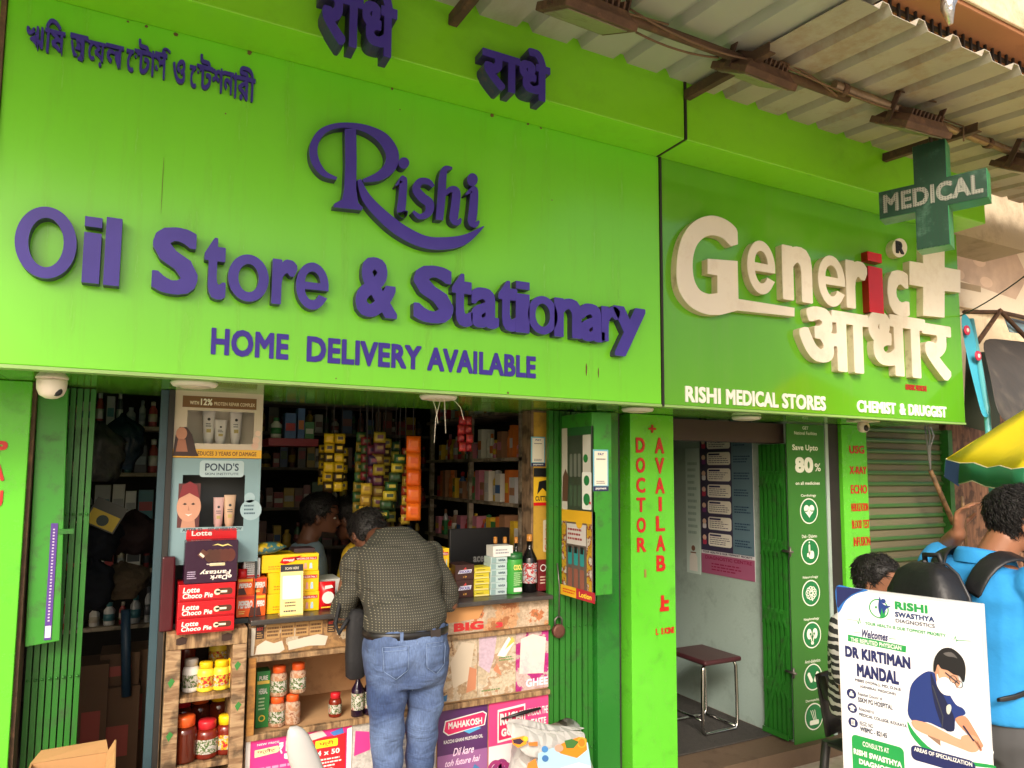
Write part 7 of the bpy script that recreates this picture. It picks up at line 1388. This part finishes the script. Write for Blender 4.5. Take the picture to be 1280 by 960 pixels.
# the man in blue with a backpack
def blue_man():
    BY = 1.52; ctr = at(1231, 700, BY); bx, by = ctr.x, BY; G = GROUND_Z; T = thing('person', 'man in a bright blue polo shirt with raised left hand', 'person', (bx, by, G)); F_ = Vector((.985, -.17, 0)).normalized(); Lf = Vector((-F_.y, F_.x, 0)); 
    V = lambda f, l, z: Vector((bx, by, 0)) + F_*f + Lf*l + Vector((0, 0, z))
    top = at(1245, 608, BY).z; chin = top - .228; MH = head_frame(V(.076, -.062, chin), (.74, -.66, -.12))
    shz = chin - .05; secs = [(V(-.01, 0, G+.80), .16, .12), (V(-.01, 0, G+.90), .175, .13), (V(0, 0, shz-.36), .165, .122), (V(-.005, 0, shz-.22), .18, .122), (V(-.01, 0, shz-.10), .195, .115), (V(-.01, 0, shz-.02), .165, .09), (V(0, 0, shz+.035), .075, .065)]
    shL, shR = V(-.01, .185, shz-.045), V(-.01, -.185, shz-.045); elL, wrL = V(.12, .265, shz-.09), V(.06, .19, shz+.10); hp = at(1197, 662, BY+.13)
    wrL = Vector((hp.x, hp.y, hp.z-.015)); elL = at(1180, 690, BY+.24); elR, wrR = V(.02, -.25, shz-.30), V(.16, -.22, shz-.50)
    b = MB(); trunk(b, [(c, a-.014, d-.014) for c, a, d in secs], Lf); head(b, MH, .224); limb(b, [V(.01, -.01, shz), V(.05, -.045, chin+.05)], [.062, .058])
    limb(b, [shL, elL, wrL], [.052, .045, .029]); limb(b, [shR, elR, wrR], [.052, .043, .028])
    up = (Vector((0, 0, 1)) + Lf*-.22 + F_*-.05); hand(b, wrL, up, Lf*-1 + F_*.3, .75, 1., 1); hand(b, wrR, wrR-elR, Lf, .5, 1., -1)
    hL, hR, kL, kR, aL, aR = V(-.01, .09, G+.82), V(-.01, -.09, G+.82), V(.02, .09, G+.46), V(.03, -.09, G+.46), V(-.02, .09, G+.09), V(-.01, -.09, G+.09)
    for h_, k, a in ((hL, kL, aL), (hR, kR, aR)): limb(b, [h_, k, a], [.078, .054, .038]); limb(b, [a + F_*-.04 + Vector((0, 0, -.045)), a + F_*.15 + Vector((0, 0, -.055))], [.038, .034])
    put(remeshed(b, .0065, 5), 'body', T, M_skin)
    Mbl = mat('bright_blue_polo', S(40, 140, 206), .85, var=.1, scale=9, bump=.5, bscale=14); b = MB(); trunk(b, [(secs[1][0] + Vector((0, 0, -.03)), .188, .145), (secs[2][0], .182, .138)] + [(c, a+.013, d+.013) for c, a, d in secs[3:6]] + [(V(.0, 0, shz+.015), .078, .07)], Lf)
    limb(b, [shL, shL.lerp(elL, .72)], [.073, .064]); limb(b, [shR, shR.lerp(elR, .75)], [.073, .070]); put(remeshed(b, .0075, 6, fold_disp(.0058, 7, 14, 22)), 'polo_shirt', T, Mbl)
    b = MB(); ringc = lambda g, z, k: [V(.0 + (.070+g)*math.cos(a), (.075+g)*math.sin(a), shz + z + .018*math.cos(a)*-1) for a in [2*math.pi*i/28+k for i in range(29)]]; b.grid([ringc(.012, -.002, 0), ringc(.002, .035, 0), ringc(.008, .048, 0), ringc(.018, .034, 0), ringc(.03, -.004, 0)], Mbl); b.build('collar', T, fix=False)
    b = MB(); trunk(b, [(secs[0][0] + Vector((0, 0, -.05)), .158, .125), (secs[0][0], .172, .134), (secs[1][0] + Vector((0, 0, .02)), .176, .132)], Lf)
    for h_, k, a in ((hL, kL, aL), (hR, kR, aR)): limb(b, [h_, k, a + Vector((0, 0, -.02))], [.105, .082, .07], 16)
    put(remeshed(b, .009, 5, fold_disp(.003, 9)), 'trousers', T, mat('grey_trousers', S(70, 70, 72), .85, var=.1)); hair(T, MH, .224, seed=5, low=.26, n_tuft=4200, thick=.009, front=.74); face_bits(T, MH, .224, True)
    for a in (aL, aR): b = MB(); b.M = Matrix.Translation(a) @ Matrix.Rotation(math.atan2(F_.y, F_.x)-math.pi/2, 4, 'Z'); b.loft([[Vector((.045*wv*math.cos(t), .05+yy, -.060+.032*hh*math.sin(t))) for t in [2*math.pi*k/12 for k in range(12)]] for yy, wv, hh in ((-.12,.7,.7),(-.07,.95,1.1),(.03,1.,.9),(.11,.95,.6),(.15,.5,.4))], M_black); b.build('shoe', T)
    # backpack
    K = thing('backpack', 'black backpack with wide shoulder straps worn by the man in blue', 'backpack', tuple(V(-.24, .02, shz-.46))); Mk_ = mat('black_nylon', S(22, 22, 25), .5, var=.3, scale=10, bump=.8, bscale=11)
    sup = lambda c, wx_, dy, p=.55: [c + Lf*wx_*math.copysign(abs(math.cos(a))**p, math.cos(a)) + F_*dy*math.copysign(abs(math.sin(a))**p, math.sin(a)) for a in [2*math.pi*k/28 for k in range(28)]]
    b = MB(); b.loft([sup(V(-.235, .03, shz+.04+z), w_, d_) for z, w_, d_ in ((-.47,.10,.05),(-.455,.145,.085),(-.36,.155,.10),(-.25,.152,.095),(-.13,.132,.08),(-.06,.095,.06),(-.03,.05,.03))], Mk_); b.build('main_bag', K)
    b = MB(); b.loft([sup(V(-.335, .03, shz+.03+z), w_, d_) for z, w_, d_ in ((-.47,.08,.02),(-.46,.125,.05),(-.36,.135,.062),(-.25,.125,.05),(-.20,.09,.02))], Mk_); fpk = b.build('front_pocket', K)
    b = MB(); b.tube([V(-.318+.06*abs(u)**2, .03+.13*u, shz-.135-.16*abs(u)**3) for u in [k/8-1 for k in range(17)]], .006, mat('zip_dark', S(52, 52, 56), .4, metal=.3), 6); b.build('zip', K)
    for sg in (1, -1):
        b = MB(); b.tube([V(-.20-.02*(k in (0, 6)), .03+sg*w_, shz+.04+z) for k, (z, w_) in enumerate(((-.45,.12),(-.36,.152),(-.25,.150),(-.13,.130),(-.06,.092),(-.03,.05),(-.028,.02)))], .0055, mat('black_piping', S(46, 46, 50), .45), 6); b.build('piping', K)
    b = MB(); b.tube([V(-.385, .05+.10*u, shz-.19-.05*abs(u)**3) for u in [k/8-1 for k in range(17)]], .005, mat('zip_dark', S(52, 52, 56), .4, metal=.3), 6); b.build('zip', K)
    b = MB(); b.box(V(-.40, .02, shz-.30), V(-.392, .08, shz-.27), mat('grey_tab', S(70, 70, 74), .5)); b.build('tab', K)
    b = MB(); b.tube([V(-.20, .065, shz-.01), V(-.21, .06, shz+.035), V(-.21, .0, shz+.04), V(-.20, -.005, shz-.01)], .010, Mk_, 8); b.build('top_handle', K)
    for s_ in (1, -1):
        y0 = .10; pts = [(-.155, .07, -.09), (-.13, .085, -.01), (-.075, .11, .045), (.0, .125, .05), (.07, .13, .01), (.115, .135, -.08), (.125, .14, -.2), (.06, .17, -.33), (-.06, .19, -.39), (-.17, .15, -.41)]; P = []
        for i, (f, l_, z) in enumerate(pts): wv = .033 if i < 7 else .014; P.append([V(f, s_*(l_)-.0*f + wv*k*(1 if i < 7 else 0), shz + z + (wv*k*.6 if i >= 7 else -.012*k*s_)) for k in (-1, -.5, 0, .5, 1)])
        b = MB(); b.grid(P, Mk_); b.build('shoulder_strap', K, solid=.012, sub=1)
    return wrL
WR = blue_man()

# ------------------------------------------------------------------ yellow umbrella
Uc = Vector((4.36, 1.49, 0)); ur, uz, ua = 1.0, 1.678, 2.36; UT = thing('umbrella', 'large yellow umbrella with blue and green valance behind the man in blue', 'umbrella', (Uc.x, Uc.y, GROUND_Z)); Myu = mat('yellow_canvas', S(240, 214, 24), .6, var=.08, scale=5, bump=.25, bscale=9, dirt=S(190, 170, 60), dscale=6, damt=.25); Mgv = mat('green_canvas', S(30, 112, 74), .7, var=.1); Mbv = mat('blue_canvas', S(50, 72, 126), .7, var=.1)
def rib(i, t, sagz=0.): a = R(121) + 2*math.pi*i/8; return Vector((Uc.x + ur*t*math.cos(a), Uc.y + ur*t*math.sin(a), ua - (ua-uz)*(t**1.08) + .07*ur*t*(.876*math.cos(a)+.48*math.sin(a)) - sagz))
for i in range(8):
    P = []
    for k in range(9):
        t = .02 + .98*k/8; A, B_ = rib(i, t), rib(i+1, t); P.append([A.lerp(B_, u/6) - Vector((0, 0, .012*t*math.sin(math.pi*u/6) + .009*t*math.sin(2.7*u+i+3*t)*math.sin(5*t))) + (Vector((Uc.x, Uc.y, 0))-Vector((A.lerp(B_, u/6).x, A.lerp(B_, u/6).y, 0)))*(.03*math.sin(math.pi*u/6)*t) for u in range(7)])
    MB().grid(P, Myu).build('canopy_panel', UT, solid=.003)
    E_ = P[-1]; out = lambda p: (Vector((p.x-Uc.x, p.y-Uc.y, 0)).normalized()*.002); V0, V1 = [p + out(p) for p in E_], [p + out(p)*6 - Vector((0, 0, .095 + .012*math.sin(j*1.9+i))) for j, p in enumerate(E_)]
    if i == 0: b = MB(); b.grid([[V0[0], V0[1]], [V1[0] + Vector((0, 0, .004)), V1[1] - Vector((0, 0, .012))]], Mbv, False); b.build('valance', UT, solid=.003); V0 = V0[1:]; V1 = V1[1:]
    b = MB(); b.grid([V0, [(p+q)/2 + out(p) for p, q in zip(V0, V1)], V1], Mbv if i in (5, 3) else Mgv); b.build('valance', UT, solid=.003)
    b = MB(); b.tube(E_, .004, mat('pale_piping', S(206, 196, 170), .7), 5); b.tube(V1, .003, mat('pale_piping', S(206, 196, 170), .7), 5); b.build('piping', UT)
    b = MB(); b.tube([rib(i, t/6) - Vector((0, 0, .012)) for t in range(7)], .006, M_gunmetal, 6); b.build('rib', UT)
b = MB(); b.tube([(Uc.x, Uc.y, GROUND_Z), (Uc.x, Uc.y, ua+.06)], .02, M_gunmetal, 10); b.build('pole', UT); b = MB(); b.lathe([(.2, 0), (.2, .05), (.05, .09), (.03, .12)], (Uc.x, Uc.y, GROUND_Z), M_dark, 20); b.build('base', UT)
b = MB(); b.tube([WR + Vector((.02, -.02, -.12)), WR + Vector((.015, -.015, .14))], .006, wood('stick_wood', (120, 88, 56), (176, 134, 92), (4, 4, 1)), 6); tag(b.build('thin_stick'), 'thin stick held upright in the raised hand of the man in blue', 'stick')

# ------------------------------------------------------------------ the white notice board
bu = Vector((.22, -.976, .006)).normalized(); bn = Vector((-.976, -.22, 0)).normalized(); bv = bn.cross(bu).normalized(); TL = at(1045, 733, 1.51); BW, BH = .389, 1.11
BD = thing('notice_board', 'white standing notice board welcoming a physician, with a printed doctor in blue scrubs', 'notice board', tuple(TL + bu*BW/2 - bv*BH))
Mwb = mat('white_board_print', S(236, 236, 240), .4, var=.02); F = Flat(TL - bv*BH, bu, bv, BW, BH, step=.0004)
b = MB(); q = [TL, TL+bu*BW, TL+bu*BW-bv*BH, TL-bv*BH]; b.add(q + [p - bn*.018 for p in q], [(0,1,2,3),(7,6,5,4),(0,4,5,1),(1,5,6,2),(2,6,7,3),(3,7,4,0)], mat('board_frame', S(206, 206, 208), .5)); b.build('panel', BD, bevel=.002)
for u in (.06, BW-.06): b = MB(); p = TL + bu*u - bv*BH - bn*.012; b.bar(p + bv*1.0, Vector((p.x+.25, p.y+.05, GROUND_Z)), .02, .02, M_dark); b.build('rear_leg', BD); b = MB(); b.bar(TL + bu*u - bv*(BH-.05) - bn*.008, Vector((p.x, p.y, GROUND_Z)), .02, .012, M_dark); b.build('front_leg', BD)
def buv(zx, zy):
    r = ray(1020 + zx/4, 720 + zy/4); t = (TL - CAM).dot(bn)/r.dot(bn); p = CAM + r*t - F.o; return (p.dot(bu)/BW, p.dot(bv)/BH)
def BP(pts, m, k=2): F.poly([buv(*p) for p in pts], m, k)
def BT(s, lb, rt, m, bold=.02, k=4, slant=0.): a, c = buv(*lb), buv(*rt); F.text(s, a[0], a[1], c[0], c[1], m, k, bold, slant)
navy, grn, ltx = paint(34, 40, 92, .4), paint(34, 150, 74, .4), paint(60, 64, 80, .4)
F.rect(.008, .006, .985, .994, Mwb, 1)
BP(smooth([(102,52),(180,60),(262,70),(200,90),(150,125),(122,175),(108,172)], 4), paint(40, 110, 190), 2); BP([(102,52),(180,60),(240,68),(180,92),(138,128),(112,160),(106,150)], navy, 3)
c0 = buv(315, 163); F.ring(c0[0], c0[1], .025, .003, grn, 3, 30); BP(smooth([(320,100),(328,130),(345,145),(375,152),(352,165),(335,200),(320,190),(312,150)], 4), paint(36, 60, 130), 4); d0 = buv(338, 125); F.disc(d0[0], d0[1], .006, paint(36, 60, 130), 4); BP([(296,150),(306,150),(306,162),(296,162)], grn, 4); BP([(322,205),(330,160),(338,190),(352,170),(345,205)], grn, 5)
BT('RISHI', (396,166), (558,146), grn, .05); BT('SWASTHYA', (397,203), (592,204), paint(40, 60, 110), .045); BT('DIAGNOSTICS', (400,231), (595,241), ltx, .02)
BT('YOUR HEALTH IS OUR TOPMOST PRIORITY', (247,243), (650,290), grn, .03); BP([(155,214),(205,222),(206,224),(155,216)], grn, 3); BP([(700,318),(775,324),(775,327),(700,321)], grn, 3)
for a, c in (((205,222),(212,240)),((212,240),(216,208)),((216,208),(222,236)),((222,236),(240,230)),((664,306),(690,318)),((690,318),(696,300)),((696,300),(702,328)),((702,328),(712,318))): BP([a, (a[0]+3, a[1]), (c[0]+3, c[1]), c], grn, 3)
BT('Welcomes', (232,305), (360,286), navy, .03, slant=.35); BP([(190,280),(228,284),(228,286),(190,282)], grn, 3); BP([(365,310),(400,314),(400,317),(365,313)], grn, 3)
BP([(160,292),(452,350),(450,383),(160,325)], grn, 2); BT('THE REPUTED PHYSICIAN', (175,326), (427,349), M_white, .03)
BT('DR KIRTIMAN', (148,402), (472,406), navy, .06); BT('MANDAL', (207,500), (414,478), navy, .06); BT('MBBS (HONs.), MD, D.N.B', (197,529), (425,560), ltx, .025); BT('(GENERAL MEDICINE)', (222,560), (400,584), ltx, .025)
for zx, zy, kx_ in ((178,588,0),(182,660,1),(186,732,2)):
    c0 = buv(zx, zy); F.disc(c0[0], c0[1], .0128, navy, 2, 22)
    if kx_ == 0: F.rect(c0[0]-.016, c0[1]-.006, c0[0]+.016, c0[1]+.002, M_white, 3); F.rect(c0[0]-.007, c0[1]-.006, c0[0]+.007, c0[1]+.007, M_white, 3.4)
    elif kx_ == 1: F.poly([(c0[0]-.026, c0[1]+.002), (c0[0], c0[1]+.008), (c0[0]+.026, c0[1]+.002), (c0[0], c0[1]-.004)], M_white, 3); F.rect(c0[0]-.014, c0[1]-.007, c0[0]+.014, c0[1]-.002, M_white, 3.4)
    else: F.rrect(c0[0]-.014, c0[1]-.007, c0[0]+.014, c0[1]+.007, .001, M_white, 3); F.lines(c0[0]-.01, c0[1]-.005, c0[0]+.01, c0[1]+.005, 3, navy, 4, .1)
BT('Reputed Doctor of', (212,600), (333,606), ltx, .015); BT('SSKM PG HOSPITAL', (212,628), (384,645), ltx, .03); BT('Attached to', (215,670), (292,672), ltx, .015); BT('MEDICAL COLLEGE, KOLKATA', (217,700), (455,742), ltx, .03); BT('REGD NO.', (220,744), (290,742), ltx, .015); BT('WBMC - 82145', (222,775), (356,786), ltx, .035)
for a, c in (((215,640),(455,700)),((220,712),(450,770))): BP([a, (a[0], a[1]+1.5), (c[0], c[1]+1.5), c], paint(170, 174, 186), 2)
a = buv(178, 788); c = buv(440, 866); F.rrect(a[0], a[1]-.34, c[0], a[1], .012, grn, 2); BT('CONSULTS AT', (235,850), (366,862), M_white, .02); BT('RISHI SWASTHYA', (190,888), (430,930), M_white, .05); BT('DIAGNOSTICS', (217,938), (432,976), M_white, .05); F.rrect(a[0]+.07, a[1]-.28, c[0]-.07, a[1]-.15, .008, navy, 3); F.lines(a[0]+.1, a[1]-.25, c[0]-.1, a[1]-.18, 3, M_white, 4)
a = buv(475, 840); c = buv(797, 925); F.rrect(a[0], a[1]-.036, c[0], a[1], .012, navy, 4); BT('AREAS OF SPECIALIZATION', (492,873), (782,932), M_white, .03, 5)
F.rrect(a[0], .04, .97, a[1]-.05, .01, paint(240, 240, 244), 2); 
for i, t in enumerate(('DIABETES', 'THYROID', 'HYPERTENSION', 'FEVER', 'ASTHMA', 'KIDNEY')): y = a[1]-.075-.062*i; F.disc(a[0]+.09, y, .012, paint(226, 226, 234), 3); F.poly([(a[0]+.09-.02, y-.004), (a[0]+.09, y+.014), (a[0]+.09+.02, y-.004), (a[0]+.09, y-.012)], navy, 4); F.text(t, a[0]+.2, y-.009, min(.93, a[0]+.2+.045*len(t)), y+.009, ltx, 4, .025)
# printed doctor
for i, (x0_, w_, cc) in enumerate(((730, 22, (200, 222, 236)), (765, 16, (214, 232, 242)), (795, 14, (190, 216, 234)), (822, 26, (206, 226, 238)))): BP([(x0_,500+x0_*.06-40),(x0_+w_,502+x0_*.06-40),(x0_+w_+16,880),(x0_+16,870)], paint(*cc), 2)
sk, sk2 = paint(214, 158, 128), paint(196, 138, 108); scr, scr2 = paint(32, 52, 118), paint(24, 30, 66)
BP([(462,735),(500,780),(560,840),(640,890),(760,925),(872,945),(890,880),(860,830),(760,800),(620,790),(520,745)], paint(238, 238, 242), 3); BP(smooth([(458,725),(490,775),(560,850),(640,895),(760,925),(885,945),(890,960),(760,945),(630,915),(540,865),(475,790)], 3), grn, 3.5)
BP(smooth([(480,540),(530,490),(575,476),(620,510),(660,575),(700,640),(735,660),(748,690),(700,715),(690,775),(630,760),(560,730),(500,735),(462,690),(466,610)], 4), scr, 5); BP(smooth([(575,480),(600,540),(640,600),(660,640),(690,700),(690,772),(640,762),(600,660),(580,560)], 3), scr2, 6)
BP(smooth([(484,720),(560,735),(640,775),(720,815),(800,838),(815,868),(780,880),(700,850),(600,810),(500,765)], 3), sk, 7); BP(smooth([(700,710),(748,700),(790,760),(830,830),(838,850),(820,856),(770,800),(712,740)], 3), sk2, 6); BP(smooth([(730,800),(790,795),(822,830),(812,868),(790,878),(740,850)], 3), sk, 8)
for i in range(4): BP([(780+9*i,812+4*i),(786+9*i,808+4*i),(826+3*i,852+6*i),(818+2*i,858+6*i)], sk2 if i % 2 else sk, 9)
BP([(735,748),(742,745),(795,822),(789,826)], scr2, 10)
BP(smooth([(592,462),(600,440),(640,430),(690,470),(720,520),(720,545),(690,570),(650,575),(610,545),(600,500)], 4), sk, 7); BP(smooth([(598,450),(612,455),(618,490),(605,500),(596,475)], 3), sk2, 8); BP(smooth([(608,520),(650,505),(700,545),(700,580),(680,595),(640,590),(612,555)], 4), paint(244, 244, 248), 9); BP([(612,540),(606,490),(610,488),(620,520)], paint(236, 236, 240), 9)
BP(smooth([(590,470),(596,410),(630,365),(680,360),(730,400),(750,450),(748,510),(738,530),(720,500),(690,490),(660,470),(630,462),(612,440),(600,476)], 4), paint(26, 24, 26), 10); BP(smooth([(640,385),(680,380),(710,410),(690,404),(660,400)], 3), paint(96, 92, 92), 11)
BP([(650,478),(720,535),(718,541),(648,484)], paint(60, 60, 66), 11)
for e in ((690,515),(718,540)): c0 = buv(*e); F.ring(c0[0], c0[1], .009, .0016, paint(60, 60, 66), 12, 14)
BP([(582,545),(588,545),(640,700),(636,760),(630,760),(634,700)], paint(60, 62, 72), 9); BP(smooth([(655,650),(672,640),(680,660),(668,690),(656,680)], 3), paint(196, 200, 190), 9); BP([(560,735),(620,790),(625,850),(560,800)], paint(150, 120, 100), 4)
F.mb.build('printed_sheet', BD, fix=False)

# ------------------------------------------------------------------ things on the pavement
sx0, sx1 = at(640, 930, 2.92).x, at(736, 930, 2.92).x; sc_ = (sx0+sx1)/2; stz = at(700, 912, 2.92).z; T = thing('rice_sack', 'crumpled white printed plastic sack slumped against the pink posters by the gate', 'sack', (sc_, 2.9, GROUND_Z))
def sackm():
    m = bpy.data.materials.new('printed_sack'); m.use_nodes = True; n = m.node_tree.nodes; l = m.node_tree.links; b = n['Principled BSDF']; b.inputs['Roughness'].default_value = .42; b.inputs['Base Color'].default_value = (.46, .45, .435, 1); tc = n.new('ShaderNodeTexCoord'); v = n.new('ShaderNodeTexVoronoi'); v.feature = 'DISTANCE_TO_EDGE'; v.inputs['Scale'].default_value = 16; l.new(tc.outputs['Object'], v.inputs[0]); bp = n.new('ShaderNodeBump'); bp.inputs['Strength'].default_value = .8; bp.inputs['Distance'].default_value = .02; l.new(v.outputs[0], bp.inputs['Height']); l.new(bp.outputs[0], b.inputs['Normal']); return m
M_sack = sackm()
def sk_pt(a, t):
    f = .82 + .30*math.sin(math.pi*min(1, t*.8+.1)) - .18*t; wob = 1 + .05*math.sin(5*a+7*t) + .035*math.sin(9*a-11*t); return Vector((sc_ + (sx1-sx0)/2*f*wob*math.copysign(abs(math.cos(a))**.75, math.cos(a)), 2.93 + .13*f*wob*math.copysign(abs(math.sin(a))**.75, math.sin(a)), GROUND_Z + (stz-GROUND_Z)*t + .02*t*math.sin(3*a)))
b = MB(); b.loft([[sk_pt(2*math.pi*k/36, t/10) for k in range(36)] for t in range(11)], M_sack); b.build('sack_body', T)
fl = [[at(626, 899, 2.84), at(650, 905, 2.82), at(690, 915, 2.82), at(735, 910, 2.84)], [at(640, 925, 2.78), at(664, 925, 2.765), at(694, 935, 2.765), at(733, 925, 2.79)], [at(656, 946, 2.77), at(672, 950, 2.755), at(700, 946, 2.755), at(731, 938, 2.78)]]
b = MB(); b.grid(fl, M_sack); b.build('folded_top', T, solid=.006, sub=2)
fl2 = [[at(626, 899, 2.842), at(655, 896, 2.86), at(690, 908, 2.9), at(733, 908, 2.9)], [at(640, 915, 2.85), at(662, 912, 2.85), at(694, 915, 2.86), at(735, 912, 2.86)]]
b = MB(); b.grid(fl2, M_sack); b.build('folded_top', T, solid=.006, sub=2)
def front(zx, zy): p = at(540 + zx/4.364, 740 + zy/4.364, 2.79); return p
def sk_poly(pts, m, y): b = MB(); P = [front(*p) for p in pts]; b.add([Vector((p.x, y, p.z)) for p in P], [tuple(range(len(P)))], m); return b
def decal(name, shapes, y):
    b = MB()
    for i, (pts, m) in enumerate(shapes): b.add([(p := at(540+zx/4.364, 740+zy/4.364, y), Vector((p.x, y - .0008*i, p.z)))[1] for zx, zy in pts], [tuple(range(len(pts)))], m)
    return b.build(name, T, fix=False)
blk = lambda cx_, cy_, rx_, ry_: [(cx_+rx_*math.cos(2*math.pi*k/18), cy_+ry_*math.sin(2*math.pi*k/18)) for k in range(18)]
decal('brand_print', [([(435,800),(500,785),(520,790),(515,830),(470,850),(440,830)], paint(236, 150, 40)), ([(440,805),(480,798),(500,815),(480,832),(445,825)], paint(60, 40, 60)), (blk(510, 800, 14, 14), paint(240, 190, 50)), ([(520,820),(575,815),(575,840),(530,838)], paint(226, 120, 50))], 2.752)
decal('fruit_print', [([(580,880),(660,850),(850,820),(868,950),(860,1000),(570,1000)], paint(166, 206, 222)), ([(640,1000),(700,960),(800,930),(866,950),(860,1000)], paint(226, 238, 240)), ([(668,850),(720,820),(800,790),(840,800),(845,860),(790,905),(700,880)], paint(232, 132, 30)), (blk(815, 820, 26, 30), paint(240, 160, 50)), (blk(815, 820, 18, 22), paint(236, 120, 30)), ([(720,810),(760,800),(800,815),(770,850),(730,850)], paint(60, 110, 50)), (blk(690, 850, 24, 20), paint(226, 150, 130)), (blk(612, 855, 18, 18), paint(70, 130, 190)), (blk(614, 905, 18, 18), paint(60, 110, 170)), ([(520,930),(560,905),(575,960),(560,1000),(500,1000)], paint(230, 130, 50))], 2.747)
# open cartons, lower left
T = thing('cardboard_box', 'open brown cardboard carton with raised flaps at the lower left before the folding gate', 'box', (-.19, 2.62, .3)); y0, y1 = 2.5, 2.74; xa, xb = at(26, 945, y0).x, at(133, 945, y0).x; zt = at(80, 984, y0).z; Mcb = mat('brown_carton', S(186, 140, 92), .85, var=.1, scale=6, dirt=S(150, 108, 70), dscale=6, damt=.4); zb_ = .30
for a, c in (((xa, y0, zb_), (xb, y0+.005, zt)), ((xa, y1-.005, zb_), (xb, y1, zt)), ((xa, y0+.0055, zb_), (xa+.005, y1-.0055, zt)), ((xb-.005, y0+.0055, zb_), (xb, y1-.0055, zt)), ((xa+.006, y0+.006, zb_), (xb-.006, y1-.006, zb_+.01))): MB().box(a, c, Mcb).build('side', T)
MB().add([(xa, y1-.004, zt+.001), (xb, y1-.004, zt+.001), (xb-.01, y1+.06, zt+.02), (xa+.02, y1+.07, zt+.012), (xa, y1, zt+.001), (xb, y1, zt+.001), (xb-.01, y1+.064, zt+.02), (xa+.02, y1+.074, zt+.012)], [(0,1,2,3),(7,6,5,4),(0,4,5,1),(1,5,6,2),(2,6,7,3),(3,7,4,0)], Mcb).build('flap', T)
MB().add([(xb, y0, zt+.001), (xb, y1, zt+.001), (xb+.02, y1, zt+.035), (xb+.025, y0+.02, zt+.02), (xb-.004, y0, zt+.001), (xb-.004, y1, zt+.001), (xb+.016, y1, zt+.035), (xb+.021, y0+.02, zt+.02)], [(0,1,2,3),(7,6,5,4),(0,4,5,1),(1,5,6,2),(2,6,7,3),(3,7,4,0)], Mcb).build('flap', T)
MB().add([(xa+.01, y0-.001, zt), (xb, y0-.001, zt), (xb-.005, y0-.05, zt-.03), (xa+.02, y0-.05, zt-.02), (xa+.01, y0+.003, zt), (xb, y0+.003, zt), (xb-.005, y0-.046, zt-.03), (xa+.02, y0-.046, zt-.02)], [(0,1,2,3),(7,6,5,4),(0,4,5,1),(1,5,6,2),(2,6,7,3),(3,7,4,0)], Mcb).build('flap', T)
tag(MB().box((xa+.01, y0+.01, GROUND_Z+.002), (xb-.01, y1-.01, zb_-.001), Mcb).build('cardboard_box', bevel=.004), 'closed cardboard carton underneath the open one at the lower left', 'box')
# parked scooter whose mirror reaches into the picture
ms = at(377, 945, 1.5); T = thing('scooter', 'grey scooter whose pointed mirror reaches up at the bottom edge', 'scooter', (ms.x+.25, 1.35, GROUND_Z)); Mmr = mat('silver_grey_plastic', S(176, 174, 172), .35, var=.08, dirt=S(140, 136, 130), dscale=12, damt=.4)
def mp(px, py, y=1.5): return at(px, py, y)
ringm = []
for py, xl, xr, th in ((908,362,372,.004),(912,359.5,379,.010),(920,358,386,.014),(932,358,392,.016),(946,360,398,.017),(962,366,404,.016),(980,376,408,.012),(990,388,404,.006)):
    A, B_ = mp(xl, py), mp(xr, py); c = (A+B_)/2; hw = (B_.x-A.x)/2; ringm.append([c + Vector((hw*math.cos(a), th*math.sin(a), 0)) for a in [2*math.pi*k/16 for k in range(16)]])
b = MB(); b.loft(ringm, Mmr); b.build('mirror', T)
e = mp(398, 988); b = MB(); b.tube([e, e + Vector((.02, -.02, -.08)), e + Vector((.06, -.06, -.14))], .007, M_dark, 8); b.build('mirror_stem', T)
hb = e + Vector((.06, -.06, -.14)); b = MB(); b.tube([hb + Vector((-.14, .02, -.01)), hb, hb + Vector((.22, -.04, .0)), hb + Vector((.5, -.1, -.02))], [.018, .014, .014, .018], M_dark, 10); b.build('handlebar', T)
cb = hb + Vector((.18, -.03, -.02)); b = MB(); b.tube([cb, cb + Vector((.03, .12, -.45)), cb + Vector((.05, .24, -.60))], [.035, .04, .03], Mmr, 10); b.build('steering_column', T)
wc = Vector((cb.x+.05, cb.y+.26, GROUND_Z+.22)); b = MB(); b.lathe([(.15, -.04), (.20, -.045), (.22, -.02), (.22, .02), (.20, .045), (.15, .04)], wc, M_black, 28, 'X'); wb = b.build('front_wheel', T); b = MB(); b.lathe([(.02, -.03), (.149, -.02), (.149, .02), (.02, .03)], wc, M_gunmetal, 20, 'X'); b.build('rim', wb)
b = MB(); b.loft([[cb + Vector((.02+.17*wv*math.cos(a), dy+.05*math.sin(a), dz)) for a in [2*math.pi*k/16 for k in range(16)]] for dz, wv, dy in ((-.05,.5,.02),(-.15,.9,.03),(-.35,1.,.08),(-.5,.8,.12))], Mmr); b.build('front_shield', T)
b = MB(); b.box((cb.x-.12, cb.y-.75, GROUND_Z+.28), (cb.x+.14, cb.y+.05, GROUND_Z+.36), Mmr).box((cb.x-.12, cb.y-1.2, GROUND_Z+.30), (cb.x+.14, cb.y-.72, GROUND_Z+.66), Mmr); b.build('body', T, bevel=.03, seg=3); MB().box((cb.x-.12, cb.y-1.22, GROUND_Z+.665), (cb.x+.14, cb.y-.6, GROUND_Z+.76), M_black).build('seat', T, bevel=.03, seg=3)
wc = Vector((cb.x+.01, cb.y-1.0, GROUND_Z+.22)); b = MB(); b.lathe([(.10, -.04), (.20, -.045), (.22, -.02), (.22, .02), (.20, .045), (.10, .04)], wc, M_black, 28, 'X'); b.build('rear_wheel', T)

# ------------------------------------------------------------------ drop the side scene used for baking shapes
if SIDE is not None: bpy.data.scenes.remove(SIDE)
